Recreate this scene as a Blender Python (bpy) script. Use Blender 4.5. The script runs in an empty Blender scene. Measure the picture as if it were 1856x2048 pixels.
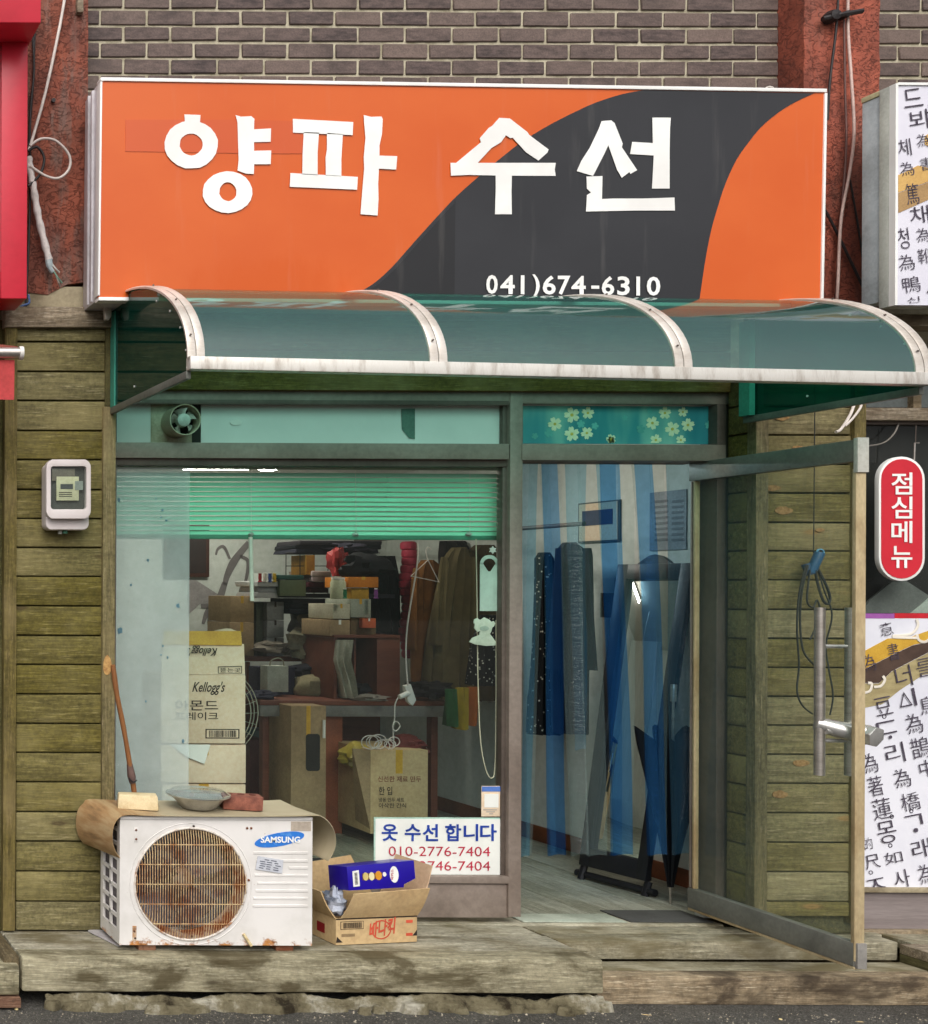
import bpy, bmesh, math, random
from mathutils import Vector, Matrix

R = random.Random(7)
scene = bpy.context.scene
COL = scene.collection

# ------------------------------------------------------------------ camera
F, PPX, PPY = 2270.0, -525.0, 1178.0          # focal length and principal point in photo pixels (1856 x 2048)
CAMX, CAMY, CAMZ, ROLL = -3.229, -5.04, 1.66, 0.004
cam = bpy.data.cameras.new("camera")
cam.sensor_fit = 'HORIZONTAL'
cam.sensor_width = 36.0
cam.lens = F / 1856.0 * 36.0
cam.shift_x = (928.0 - PPX) / 1856.0
cam.shift_y = (PPY - 1024.0) / 1856.0
cam.clip_start, cam.clip_end = 0.05, 500.0
camo = bpy.data.objects.new("camera", cam)
camo.matrix_world = Matrix.Translation((CAMX, CAMY, CAMZ)) @ Matrix.Rotation(math.radians(90), 4, 'X') @ Matrix.Rotation(ROLL, 4, 'Z')
COL.objects.link(camo)
scene.camera = camo

# ------------------------------------------------------------------ overcast daylight
SUN_EL, SUN_AZ = math.radians(46), math.radians(195)
world = bpy.data.worlds.new("World")
scene.world = world
world.use_nodes = True
wn = world.node_tree
wn.nodes.clear()
sky = wn.nodes.new('ShaderNodeTexSky')
sky.sky_type = 'NISHITA'
sky.sun_disc = False
sky.sun_elevation = SUN_EL
sky.sun_rotation = SUN_AZ
sky.air_density = 1.0
sky.dust_density = 6.0
sky.ozone_density = 1.0
hs = wn.nodes.new('ShaderNodeHueSaturation')
hs.inputs['Saturation'].default_value = 0.25
bg = wn.nodes.new('ShaderNodeBackground')
bg.inputs['Strength'].default_value = 0.14
wo = wn.nodes.new('ShaderNodeOutputWorld')
wn.links.new(sky.outputs[0], hs.inputs['Color'])
wn.links.new(hs.outputs[0], bg.inputs['Color'])
wn.links.new(bg.outputs[0], wo.inputs['Surface'])

sl = bpy.data.lights.new("sun", 'SUN')
sl.energy = 1.1
sl.angle = math.radians(60)
sl.color = (1.0, 0.97, 0.93)
so = bpy.data.objects.new("sun", sl)
# light comes from in front of the shop, high and a little from the left
so.rotation_euler = Vector((0.22, 0.90, -0.96)).to_track_quat('-Z', 'Y').to_euler()
COL.objects.link(so)

scene.view_settings.view_transform = 'Standard'
scene.view_settings.look = 'None'
scene.view_settings.gamma = 1.0
scene.view_settings.use_curve_mapping = False
scene.view_settings.exposure = 0.14
scene.render.engine = 'CYCLES'
scene.cycles.use_denoising = True
scene.cycles.max_bounces = 10
scene.cycles.transparent_max_bounces = 24
scene.cycles.caustics_reflective = False
scene.cycles.caustics_refractive = False
scene.cycles.sample_clamp_indirect = 6.0

# ------------------------------------------------------------------ photo pixel -> place
_c, _s = math.cos(ROLL), math.sin(ROLL)
def S(Y):
    return F / (Y - CAMY)
def px(x, y, Y):
    dx, dy = x - PPX, y - PPY
    sc = S(Y)
    return Vector((CAMX + (dx * _c + dy * _s) / sc, Y, CAMZ - (-dx * _s + dy * _c) / sc))
def pz(x, y, z):
    """the point of the horizontal plane at height z that shows at pixel x, y"""
    dx, dy = x - PPX, y - PPY
    sc = (-dx * _s + dy * _c) / (CAMZ - z)
    return px(x, y, CAMY + F / sc)

def lin(c):
    if isinstance(c, str):
        c = [int(c[i:i + 2], 16) for i in (0, 2, 4)]
    out = []
    for v in c[:3]:
        v = v / 255.0
        out.append(v / 12.92 if v <= 0.04045 else ((v + 0.055) / 1.055) ** 2.4)
    return tuple(out) + (1.0,)

# ------------------------------------------------------------------ materials
class NT:
    def __init__(self, name):
        self.m = bpy.data.materials.new(name)
        self.m.use_nodes = True
        self.t = self.m.node_tree
        self.t.nodes.clear()
        self.out = self.n('ShaderNodeOutputMaterial')
    def n(self, typ, **kw):
        nd = self.t.nodes.new(typ)
        for k, v in kw.items():
            setattr(nd, k, v)
        return nd
    def l(self, a, b):
        self.t.links.new(a, b)
    def val(self, sock, v):
        if hasattr(v, 'is_output') or isinstance(v, bpy.types.NodeSocket):
            self.l(v, sock)
        else:
            sock.default_value = v
    def pos(self, scale=(1, 1, 1), rand=0.0):
        g = self.n('ShaderNodeNewGeometry')
        src = g.outputs['Position']
        if rand:
            oi = self.n('ShaderNodeObjectInfo')
            cb = self.n('ShaderNodeCombineXYZ')
            mm = self.math('MULTIPLY', oi.outputs['Random'], rand)
            self.l(mm, cb.inputs[0]); self.l(mm, cb.inputs[1]); self.l(mm, cb.inputs[2])
            va = self.n('ShaderNodeVectorMath', operation='ADD')
            self.l(src, va.inputs[0]); self.l(cb.outputs[0], va.inputs[1])
            src = va.outputs[0]
        mp = self.n('ShaderNodeVectorMath', operation='MULTIPLY')
        self.l(src, mp.inputs[0])
        mp.inputs[1].default_value = scale
        return mp.outputs[0]
    def math(self, op, a, b=None, c=None):
        nd = self.n('ShaderNodeMath', operation=op)
        self.val(nd.inputs[0], a)
        if b is not None:
            self.val(nd.inputs[1], b)
        if c is not None:
            self.val(nd.inputs[2], c)
        return nd.outputs[0]
    def noise(self, vec, scale, detail=4, rough=0.55, dist=0.0):
        nd = self.n('ShaderNodeTexNoise')
        self.l(vec, nd.inputs['Vector'])
        nd.inputs['Scale'].default_value = scale
        nd.inputs['Detail'].default_value = detail
        nd.inputs['Roughness'].default_value = rough
        nd.inputs['Distortion'].default_value = dist
        return nd.outputs['Fac']
    def ramp(self, fac, stops):
        nd = self.n('ShaderNodeValToRGB')
        self.l(fac, nd.inputs[0])
        el = nd.color_ramp.elements
        while len(el) > 1:
            el.remove(el[0])
        el[0].position, el[0].color = stops[0]
        for p, c in stops[1:]:
            e = el.new(p); e.color = c
        return nd.outputs[0]
    def step(self, fac, a, b):
        nd = self.n('ShaderNodeMapRange')
        nd.interpolation_type = 'SMOOTHSTEP'
        self.l(fac, nd.inputs[0])
        nd.inputs[1].default_value = a
        nd.inputs[2].default_value = b
        return nd.outputs[0]
    def mix(self, f, a, b, blend='MIX'):
        nd = self.n('ShaderNodeMix', data_type='RGBA', blend_type=blend)
        self.val(nd.inputs[0], f)
        self.val(nd.inputs[6], a)
        self.val(nd.inputs[7], b)
        return nd.outputs[2]
    def bump(self, h, strength=0.4, dist=0.01):
        nd = self.n('ShaderNodeBump')
        self.l(h, nd.inputs['Height'])
        nd.inputs['Strength'].default_value = strength
        nd.inputs['Distance'].default_value = dist
        return nd.outputs[0]
    def bsdf(self, col, rough=0.6, metal=0.0, spec=0.5, normal=None, **kw):
        b = self.n('ShaderNodeBsdfPrincipled')
        self.val(b.inputs['Base Color'], col)
        self.val(b.inputs['Roughness'], rough)
        self.val(b.inputs['Metallic'], metal)
        self.val(b.inputs['Specular IOR Level'], spec)
        if normal is not None:
            self.l(normal, b.inputs['Normal'])
        for k, v in kw.items():
            self.val(b.inputs[k.replace('_', ' ')], v)
        return b
    def front_only(self, f, boost=1.0):
        """reflection on the face a ray enters by; none where it leaves the sheet"""
        g = self.n('ShaderNodeNewGeometry')
        fr = self.math('SUBTRACT', 1.0, g.outputs['Backfacing'])
        return self.math('MULTIPLY', self.math('MULTIPLY', f, boost), fr)
    def done(self, sh):
        self.l(sh if isinstance(sh, bpy.types.NodeSocket) else sh.outputs[0], self.out.inputs['Surface'])
        return self.m

def simple(name, col, rough=0.6, metal=0.0, spec=0.4, col2=None, scale=6.0, lo=0.35, hi=0.7, bump=0.0, bscale=60.0,
           rand=0.0, stretch=(1, 1, 1), bdist=0.004, fine=0.12):
    """plain coloured surface with uneven tone, fine mottling and optional relief"""
    k = NT(name)
    c1 = lin(col)
    c2 = lin(col2) if col2 else tuple(v * 0.72 for v in c1[:3]) + (1,)
    p = k.pos(stretch, rand=17.0 if rand else 0.0)
    f = k.step(k.noise(p, scale, 5, 0.6), lo, hi)
    c = k.mix(f, c1, c2)
    if fine:
        g = k.noise(p, scale * 14, 3, 0.6)
        c = k.mix(fine, c, k.ramp(g, [(0.3, (0, 0, 0, 1)), (0.7, (1, 1, 1, 1))]), 'OVERLAY')
    if rand:
        oi = k.n('ShaderNodeObjectInfo')
        hsv = k.n('ShaderNodeHueSaturation')
        k.l(c, hsv.inputs['Color'])
        v = k.math('MULTIPLY_ADD', oi.outputs['Random'], rand, 1.0 - rand / 2)
        k.l(v, hsv.inputs['Value'])
        c = hsv.outputs[0]
    nm = k.bump(k.noise(p, bscale, 4, 0.6), bump, bdist) if bump else None
    return k.done(k.bsdf(c, rough, metal, spec, nm))

def wood(name, base, dark, light, along='x', knots=True, stain=None, rough=0.75, grain=1.0, stain_lo=0.5, stain_hi=0.62, kdark=(0.035, 0.022, 0.01, 1)):
    k = NT(name)
    st = {'x': (1.6, 22, 22), 'y': (22, 1.6, 22), 'z': (22, 22, 1.6)}[along]
    p = k.pos(st, rand=31.0)
    w = k.noise(p, 2.4, 6, 0.62, 0.6)
    c = k.mix(k.step(w, 0.32, 0.72), lin(dark), lin(base))
    w2 = k.noise(p, 7.0, 4, 0.7)
    c = k.mix(k.math('MULTIPLY', k.step(w2, 0.52, 0.72), 0.8 * grain), c, lin(light))
    w3 = k.noise(k.pos({'x': (5, 90, 90), 'y': (90, 5, 90), 'z': (90, 90, 5)}[along], rand=13.0), 2.6, 4, 0.7)
    c = k.mix(k.math('MULTIPLY', k.step(w3, 0.54, 0.66), 0.55), c, tuple(v * 0.5 for v in lin(dark)[:3]) + (1,))
    sc = k.noise(k.pos((1, 1, 1), rand=13.0), 55, 4, 0.7)
    c = k.mix(0.3, c, k.ramp(sc, [(0.32, (0, 0, 0, 1)), (0.68, (1, 1, 1, 1))]), 'OVERLAY')
    oi = k.n('ShaderNodeObjectInfo')
    hsv = k.n('ShaderNodeHueSaturation')
    k.l(c, hsv.inputs['Color'])
    k.l(k.math('MULTIPLY_ADD', oi.outputs['Random'], 0.42, 0.78), hsv.inputs['Value'])
    k.l(k.math('MULTIPLY_ADD', oi.outputs['Random'], -0.35, 1.12), hsv.inputs['Saturation'])
    c = hsv.outputs[0]
    broad = k.noise(k.pos((1, 1, 1), rand=9.0), 3.0, 3, 0.6)
    c = k.mix(k.math('MULTIPLY', k.step(broad, 0.4, 0.75), 0.45), c, lin(light))
    if knots:
        kst = {'x': (2.6, 9, 9), 'y': (9, 2.6, 9), 'z': (9, 9, 2.6)}[along]
        vo = k.n('ShaderNodeTexVoronoi')
        k.l(k.pos(kst, rand=23.0), vo.inputs['Vector'])
        vo.inputs['Scale'].default_value = 0.8
        vo.inputs['Randomness'].default_value = 1.0
        ring = k.ramp(vo.outputs['Distance'], [(0.0, (0.5, 0.5, 0.5, 1)), (0.05, (1, 1, 1, 1)), (0.085, (0.25, 0.25, 0.25, 1)), (0.13, (0, 0, 0, 1))])
        c = k.mix(k.math('MULTIPLY', ring, 0.8), c, kdark)
    if stain:
        sn = k.noise(k.pos((1.3, 2.2, 3.6), rand=5.0), 2.2, 9, 0.62, 0.4)
        c = k.mix(k.math('MULTIPLY', k.step(sn, stain_lo, stain_hi), 0.85), c, lin(stain))
    nm = k.bump(k.math('ADD', w2, k.math('MULTIPLY', w3, 0.8)), 0.5, 0.004)
    return k.done(k.bsdf(c, rough, 0, 0.3, nm))

def glossy_clear(name, tint, ior=1.45, rough=0.0, haze=0.0, haze_col=(0.5, 0.5, 0.5, 1), boost=1.0, trans=0.0, crinkle=0.0):
    """clear sheet: fresnel reflection over tinted see-through, with a diffuse haze share"""
    k = NT(name)
    tr = k.n('ShaderNodeBsdfTransparent'); tr.inputs[0].default_value = tint
    gl = k.n('ShaderNodeBsdfGlossy'); gl.inputs['Roughness'].default_value = rough
    fr = k.n('ShaderNodeFresnel'); fr.inputs[0].default_value = ior
    if crinkle:
        cr = k.bump(k.math('ADD', k.noise(k.pos((60, 30, 9)), 1.0, 4, 0.6), k.noise(k.pos((16, 30, 70)), 1.0, 3, 0.6)), crinkle, 0.01)
        k.l(cr, gl.inputs['Normal']); k.l(cr, fr.inputs['Normal'])
    body = tr.outputs[0]
    if haze:
        di = k.n('ShaderNodeBsdfDiffuse'); di.inputs[0].default_value = haze_col
        dsh = di.outputs[0]
        if trans:
            tl = k.n('ShaderNodeBsdfTranslucent'); tl.inputs[0].default_value = haze_col
            m0 = k.n('ShaderNodeMixShader'); m0.inputs[0].default_value = trans
            k.l(dsh, m0.inputs[1]); k.l(tl.outputs[0], m0.inputs[2]); dsh = m0.outputs[0]
        m1 = k.n('ShaderNodeMixShader')
        nz = k.noise(k.pos((1, 1, 1)), 9.0, 5, 0.65)
        k.l(k.math('MULTIPLY_ADD', nz, haze * 0.6, haze * 0.7), m1.inputs[0])
        k.l(body, m1.inputs[1]); k.l(dsh, m1.inputs[2]); body = m1.outputs[0]
    m2 = k.n('ShaderNodeMixShader')
    k.l(k.front_only(fr.outputs[0], boost), m2.inputs[0])
    k.l(body, m2.inputs[1]); k.l(gl.outputs[0], m2.inputs[2])
    return k.done(m2)

def emit(name, col, strength):
    k = NT(name)
    e = k.n('ShaderNodeEmission')
    e.inputs[0].default_value = col
    e.inputs[1].default_value = strength
    return k.done(e)

# ------------------------------------------------------------------ mesh building
def put(o, parent=None):
    COL.objects.link(o)
    if parent is not None:
        o.parent = parent
        o.matrix_parent_inverse = Matrix.Translation(-Vector(parent.location))
    return o

def tag(o, label=None, cat=None, group=None, kind=None):
    if label: o["label"] = label
    if cat: o["category"] = cat
    if group: o["group"] = group
    if kind: o["kind"] = kind
    return o

def thing(name, loc, label, cat, group=None):
    o = bpy.data.objects.new(name, None)
    o.location = loc
    o.empty_display_size = 0.05
    put(o)
    return tag(o, label, cat, group)

class MB:
    def __init__(self):
        self.v, self.f = [], []
    def add(self, vs, fs):
        n = len(self.v)
        self.v += [Vector(p) for p in vs]
        self.f += [tuple(i + n for i in q) for q in fs]
        return self
    def box(self, x0, x1, y0, y1, z0, z1):
        return self.hexa([(x0, y0, z0), (x1, y0, z0), (x1, y1, z0), (x0, y1, z0),
                          (x0, y0, z1), (x1, y0, z1), (x1, y1, z1), (x0, y1, z1)])
    def hexa(self, c):
        return self.add(c, [(0, 3, 2, 1), (4, 5, 6, 7), (0, 1, 5, 4), (1, 2, 6, 5), (2, 3, 7, 6), (3, 0, 4, 7)])
    def bpx(self, x0, x1, y0, y1, Y, d):
        """box whose front face shows at pixels x0..x1, y0..y1 when it stands at depth Y; d = depth behind it"""
        xm, ym = (x0 + x1) / 2, (y0 + y1) / 2
        a, b = px(x0, ym, Y).x, px(x1, ym, Y).x
        t, u = px(xm, y0, Y).z, px(xm, y1, Y).z
        return self.box(a, b, Y, Y + d, u, t)
    def prism(self, front, off):
        """flat polygon (world points) given thickness along the vector off"""
        n = len(front)
        off = Vector(off)
        vs = [Vector(p) for p in front] + [Vector(p) + off for p in front]
        fs = [tuple(range(n)), tuple(reversed(range(n, 2 * n)))]
        fs += [(i, i + n, (i + 1) % n + n, (i + 1) % n) for i in range(n)]
        return self.add(vs, fs)
    def ppx(self, pts, Y, d):
        return self.prism([px(x, y, Y) for x, y in pts], (0, d, 0))
    def ring(self, outer, inner, off):
        """polygon with a hole, both loops with the same count, extruded by off"""
        n = len(outer); off = Vector(off)
        vs = [Vector(p) for p in outer] + [Vector(p) for p in inner]
        vs += [v + off for v in vs]
        fs = []
        for i in range(n):
            j = (i + 1) % n
            fs += [(i, j, n + j, n + i), (2 * n + i, 3 * n + i, 3 * n + j, 2 * n + j),
                   (i, 2 * n + i, 2 * n + j, j), (n + i, n + j, 3 * n + j, 3 * n + i)]
        return self.add(vs, fs)
    def tube(self, pts, r, n=8, radii=None, caps=True, closed=False):
        pts = [Vector(p) for p in pts]
        m = len(pts)
        rings = []
        prev = None
        for i, p in enumerate(pts):
            a = pts[(i - 1) % m] if (i > 0 or closed) else p
            b = pts[(i + 1) % m] if (i < m - 1 or closed) else p
            d = (b - a).normalized()
            if prev is None:
                u = d.orthogonal().normalized()
            else:
                u = (prev - d * prev.dot(d))
                u = u.normalized() if u.length > 1e-6 else d.orthogonal().normalized()
            prev = u
            w = d.cross(u)
            rr = radii[i] if radii else r
            rings.append([p + (u * math.cos(2 * math.pi * k / n) + w * math.sin(2 * math.pi * k / n)) * rr for k in range(n)])
        vs = [q for rg in rings for q in rg]
        fs = []
        for i in range(m if closed else m - 1):
            a, b = i * n, ((i + 1) % m) * n
            fs += [(a + k, a + (k + 1) % n, b + (k + 1) % n, b + k) for k in range(n)]
        if caps and not closed:
            fs += [tuple(reversed(range(n))), tuple(range((m - 1) * n, m * n))]
        return self.add(vs, fs)
    def lathe(self, prof, origin, axis='z', n=32, closed=False):
        """prof: list of (radius, height)"""
        o = Vector(origin)
        vs = []
        for r, h in prof:
            for k in range(n):
                a = 2 * math.pi * k / n
                c, s_ = math.cos(a) * r, math.sin(a) * r
                vs.append(o + (Vector((c, s_, h)) if axis == 'z' else Vector((c, h, s_)) if axis == 'y' else Vector((h, c, s_))))
        fs = []
        m = len(prof)
        for i in range(m if closed else m - 1):
            a, b = i * n, ((i + 1) % m) * n
            fs += [(a + k, a + (k + 1) % n, b + (k + 1) % n, b + k) for k in range(n)]
        return self.add(vs, fs)
    def grid(self, rows, thick=None):
        """rows of world points; a sheet, optionally thickened by a vector"""
        m, n = len(rows), len(rows[0])
        vs = [Vector(p) for r in rows for p in r]
        fs = [(i * n + j, i * n + j + 1, (i + 1) * n + j + 1, (i + 1) * n + j) for i in range(m - 1) for j in range(n - 1)]
        if thick is not None:
            t = Vector(thick); N = len(vs)
            vs += [v + t for v in vs]
            fs += [tuple(N + q for q in reversed(f)) for f in list(fs)]
            edge = [(0 * n + j, 0 * n + j + 1) for j in range(n - 1)] + [((m - 1) * n + j + 1, (m - 1) * n + j) for j in range(n - 1)]
            edge += [((i + 1) * n, i * n) for i in range(m - 1)] + [(i * n + n - 1, (i + 1) * n + n - 1) for i in range(m - 1)]
            fs += [(b, a, a + N, b + N) for a, b in edge]
        return self.add(vs, fs)
    def mesh(self, name, bevel=0.0, seg=2, smooth=False, angle=35):
        c = Vector((0, 0, 0))
        if self.v:
            lo = Vector([min(v[i] for v in self.v) for i in range(3)])
            hi = Vector([max(v[i] for v in self.v) for i in range(3)])
            c = (lo + hi) / 2
        me = bpy.data.meshes.new(name)
        me.from_pydata([tuple(v - c) for v in self.v], [], self.f)
        bm = bmesh.new(); bm.from_mesh(me)
        bmesh.ops.recalc_face_normals(bm, faces=bm.faces)
        if bevel:
            bmesh.ops.bevel(bm, geom=[e for e in bm.edges if len(e.link_faces) == 2 and e.calc_face_angle(0) > 0.5],
                            offset=bevel, segments=seg, profile=0.6, affect='EDGES', clamp_overlap=True)
        bm.to_mesh(me); bm.free()
        if smooth or bevel:
            for p in me.polygons:
                p.use_smooth = True
            me.set_sharp_from_angle(angle=math.radians(angle))
        return me, c
    def obj(self, name, mat, parent=None, bevel=0.0, seg=2, smooth=False, angle=35, rot=None):
        me, c = self.mesh(name, bevel, seg, smooth, angle)
        me.materials.append(mat)
        o = bpy.data.objects.new(name, me)
        o.location = c
        return put(o, parent)

def rotz(p, c, a):
    x, y = p[0] - c[0], p[1] - c[1]
    return Vector((c[0] + x * math.cos(a) - y * math.sin(a), c[1] + x * math.sin(a) + y * math.cos(a), p[2]))

def turn(mb, c, a, start=0):
    for i in range(start, len(mb.v)):
        mb.v[i] = rotz(mb.v[i], c, a)
    return mb

def spline(pts, n=8):
    """smooth curve through points"""
    pts = [Vector(p) for p in pts]
    out = []
    for i in range(len(pts) - 1):
        p0 = pts[max(i - 1, 0)]; p1 = pts[i]; p2 = pts[i + 1]; p3 = pts[min(i + 2, len(pts) - 1)]
        for k in range(n):
            t = k / n
            out.append(0.5 * ((2 * p1) + (p2 - p0) * t + (2 * p0 - 5 * p1 + 4 * p2 - p3) * t * t + (3 * p1 - p0 - 3 * p2 + p3) * t ** 3))
    out.append(pts[-1])
    return out

def text(name, body, o, ux, uz, w, h, mat, parent, bold=0.0, shear=0.0, lift=0.0015, keep=False, spacing=1.0):
    """lettering as flat print: lower-left corner o, run direction ux, up direction uz, stretched to w x h metres"""
    c = bpy.data.curves.new(name, 'FONT')
    c.body = body
    c.size = 1.0
    c.offset = bold
    c.shear = shear
    c.space_character = spacing
    c.resolution_u = 3
    c.fill_mode = 'BOTH'
    t = bpy.data.objects.new(name, c)
    COL.objects.link(t)
    dg = bpy.context.evaluated_depsgraph_get()
    dg.update()
    me = bpy.data.meshes.new_from_object(t.evaluated_get(dg))
    bpy.data.objects.remove(t)
    bpy.data.curves.remove(c)
    xs = [v.co.x for v in me.vertices]; ys = [v.co.y for v in me.vertices]
    x0, x1, y0, y1 = min(xs), max(xs), min(ys), max(ys)
    ux, uz = Vector(ux).normalized(), Vector(uz).normalized()
    nrm = ux.cross(uz)
    o = Vector(o)
    kx, ky = w / (x1 - x0), h / (y1 - y0)
    if keep:
        kx = ky
    cen = o + ux * ((x1 - x0) * kx / 2) + uz * ((y1 - y0) * ky / 2) + nrm * lift
    for v in me.vertices:
        q = ux * ((v.co.x - (x0 + x1) / 2) * kx) + uz * ((v.co.y - (y0 + y1) / 2) * ky)
        v.co = q
    me.materials.clear()
    me.materials.append(mat)
    ob = bpy.data.objects.new(name, me)
    ob.location = cen
    return put(ob, parent)

def textpx(name, body, x0, y0, x1, y1, Y, mat, parent, rot=0.0, **kw):
    """lettering filling the pixel box x0..x1, y0..y1 on the frontal plane at depth Y"""
    a, b = px((x0 + x1) / 2, y1, Y), px((x0 + x1) / 2, y0, Y)
    w = px(x1, (y0 + y1) / 2, Y).x - px(x0, (y0 + y1) / 2, Y).x
    h = b.z - a.z
    mid = (a + b) / 2
    ux = Vector((math.cos(rot), 0, math.sin(rot))); uz = Vector((-math.sin(rot), 0, math.cos(rot)))
    return text(name, body, mid - ux * w / 2 - uz * h / 2, ux, uz, w, h, mat, parent, **kw)

def circ(cx, cy, rx, ry, n=36, a0=0.0, wob=0.0):
    return [(cx + math.cos(a0 + 2 * math.pi * k / n) * rx * (1 + R.uniform(-wob, wob)),
             cy + math.sin(a0 + 2 * math.pi * k / n) * ry * (1 + R.uniform(-wob, wob))) for k in range(n)]

# ------------------------------------------------------------------ material list
M_mortar = simple('mortar', (196, 188, 164), 0.9, col2=(150, 142, 120), scale=11, bump=0.5, bscale=120)
def brick_mat(name, a, b, c):
    k = NT(name)
    p = k.pos((1, 1, 1), rand=19.0)
    n = k.noise(k.pos((3, 3, 9), rand=19.0), 6, 5, 0.6)
    col = k.mix(k.step(n, 0.35, 0.7), lin(a), lin(b))
    oi = k.n('ShaderNodeObjectInfo')
    col = k.mix(k.math('MULTIPLY', oi.outputs['Random'], 0.7), col, lin(c))
    g = k.noise(p, 140, 3, 0.7)
    col = k.mix(0.25, col, k.ramp(g, [(0.3, (0, 0, 0, 1)), (0.7, (1, 1, 1, 1))]), 'OVERLAY')
    ds = k.noise(k.pos((2.0, 2, 3)), 2.2, 4, 0.6)
    col = k.mix(k.math('MULTIPLY', k.step(ds, 0.52, 0.72), 0.45), col, (0.03, 0.022, 0.022, 1))
    return k.done(k.bsdf(col, 0.72, 0, 0.4, k.bump(k.noise(p, 90, 5, 0.65), 0.45, 0.004)))
M_brick = brick_mat('dark brick', (96, 81, 77), (60, 50, 49), (120, 103, 94))
def pillar_mat(name, ca, cb, grey):
    k = NT(name)
    p = k.pos((1, 1, 1))
    n = k.noise(k.pos((1.6, 1.6, 0.9)), 3.0, 6, 0.65)
    c = k.mix(k.step(n, 0.36, 0.66), lin(ca), lin(cb))
    r1 = k.noise(k.pos((1.0, 1, 1.5)), 26, 5, 0.55, 0.8)
    crack = k.math('SUBTRACT', 1.0, k.step(k.math('ABSOLUTE', k.math('SUBTRACT', r1, 0.5)), 0.0, 0.03))
    c = k.mix(k.math('MULTIPLY', crack, 0.45), c, lin((70, 34, 28)))
    gr = k.noise(k.pos((4.5, 4.5, 0.9)), 2.2, 6, 0.66)
    c = k.mix(k.math('MULTIPLY', k.step(gr, 0.50, 0.64), grey), c, lin((128, 106, 96)))
    dk = k.noise(k.pos((1.2, 1.2, 1.0)), 2.4, 5, 0.62)
    c = k.mix(k.math('MULTIPLY', k.step(dk, 0.46, 0.66), 0.6), c, lin((86, 44, 36)))
    h = k.math('MULTIPLY_ADD', crack, -0.5, k.noise(p, 40, 7, 0.72))
    return k.done(k.bsdf(c, 0.7, 0, 0.35, k.bump(h, 0.9, 0.008)))
M_pillar = pillar_mat('peeling brown red paint', (154, 82, 60), (106, 60, 46), .8)
M_pillar2 = pillar_mat('red pillar paint', (176, 92, 70), (132, 68, 52), .2)
M_ledge = simple('weathered stone', (178, 166, 138), 0.9, col2=(120, 108, 86), scale=5, bump=0.5, bscale=60)
M_clad = wood('green stained cladding', (118, 108, 58), (88, 80, 40), (156, 144, 98), 'x', kdark=(0.05, 0.03, 0.012, 1))
M_clad_lit = wood('lit green stained cladding', (130, 120, 76), (98, 88, 52), (166, 150, 110), 'x', kdark=(0.30, 0.17, 0.06, 1))  # cladding copy with brighter light put into the colour; the pale knots are real
M_trim = wood('green stained trim', (116, 104, 58), (86, 76, 40), (150, 132, 92), 'z', kdark=(0.28, 0.17, 0.07, 1))
M_beam = wood('grey weathered timber', (150, 134, 110), (104, 90, 68), (186, 172, 150), 'x', knots=False, stain=(96, 80, 62))
M_deck = wood('deck timber', (158, 151, 128), (112, 106, 86), (200, 193, 170), 'x', knots=False, stain=(98, 88, 60), stain_lo=0.42, stain_hi=0.66)
M_deckf = wood('deck front timber', (152, 143, 112), (104, 97, 72), (196, 187, 156), 'x', knots=True, stain=(70, 60, 36), stain_lo=0.45, stain_hi=0.6)
M_step = wood('step timber', (156, 136, 106), (108, 92, 68), (204, 188, 158), 'x', knots=False, stain=(58, 47, 36), stain_lo=0.45, stain_hi=0.6)
M_decky = wood('deck side timber', (104, 90, 62), (74, 62, 40), (140, 126, 96), 'y', knots=False, stain=(50, 42, 26))
M_olive = wood('dark olive timber', (84, 80, 40), (58, 54, 26), (110, 100, 62), 'y', knots=False)
M_alu = simple('anodised frame', (150, 136, 126), 0.5, metal=0.25, col2=(126, 112, 102), scale=3, spec=0.5, bump=0.05)
M_alud = simple('dark anodised frame', (104, 92, 84), 0.5, metal=0.2, col2=(82, 72, 66), scale=3)
M_steel = simple('brushed steel', (205, 198, 190), 0.32, metal=0.9, col2=(178, 170, 162), scale=5, stretch=(1, 1, 6))
M_chrome = simple('chrome', (226, 224, 220), 0.26, metal=0.7, col2=(190, 188, 184), scale=8, fine=0.03)
M_white = simple('white plastic', (226, 222, 216), 0.45, col2=(208, 202, 194), scale=4, fine=0.04)
M_black = simple('black plastic', (30, 29, 29), 0.5, col2=(20, 20, 20), scale=6)
M_glass = glossy_clear('window glass', (0.93, 0.96, 0.94, 1), 1.42, haze=.009, haze_col=(.45, .47, .44, 1))
M_doorglass = glossy_clear('door glass', (0.92, 0.955, 0.93, 1), 1.45, haze=.045, haze_col=(.34, .40, .36, 1))
M_frost = glossy_clear('frosted film', (0.94, 0.96, 0.97, 1), 1.4, rough=0.25, haze=0.29, haze_col=lin((246, 248, 250)), boost=0.5)
M_wallin = simple('interior plaster', (208, 212, 206), 0.85, col2=(190, 194, 188), scale=2)
M_ceil = simple('interior ceiling', (222, 220, 212), 0.9, col2=(206, 204, 196), scale=2)
M_floorin = wood('interior floorboard', (150, 150, 134), (112, 112, 98), (176, 178, 164), 'y', knots=False, rough=0.4)
M_baseb = simple('brown skirting', (122, 70, 44), 0.6, col2=(96, 54, 34))
M_card = simple('cardboard', (200, 172, 128), 0.85, col2=(180, 150, 108), scale=4, bump=0.08, bscale=180)
M_cardd = simple('dull cardboard', (164, 138, 104), 0.88, col2=(140, 116, 86), scale=4)
M_cream = simple('cream carton', (230, 208, 182), 0.8, col2=(216, 192, 164), scale=4)
M_tape = simple('yellow parcel tape', (212, 166, 62), 0.35, col2=(196, 148, 50), scale=9)
M_ink = simple('dark print ink', (46, 36, 30), 0.7, fine=0.0)
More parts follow.
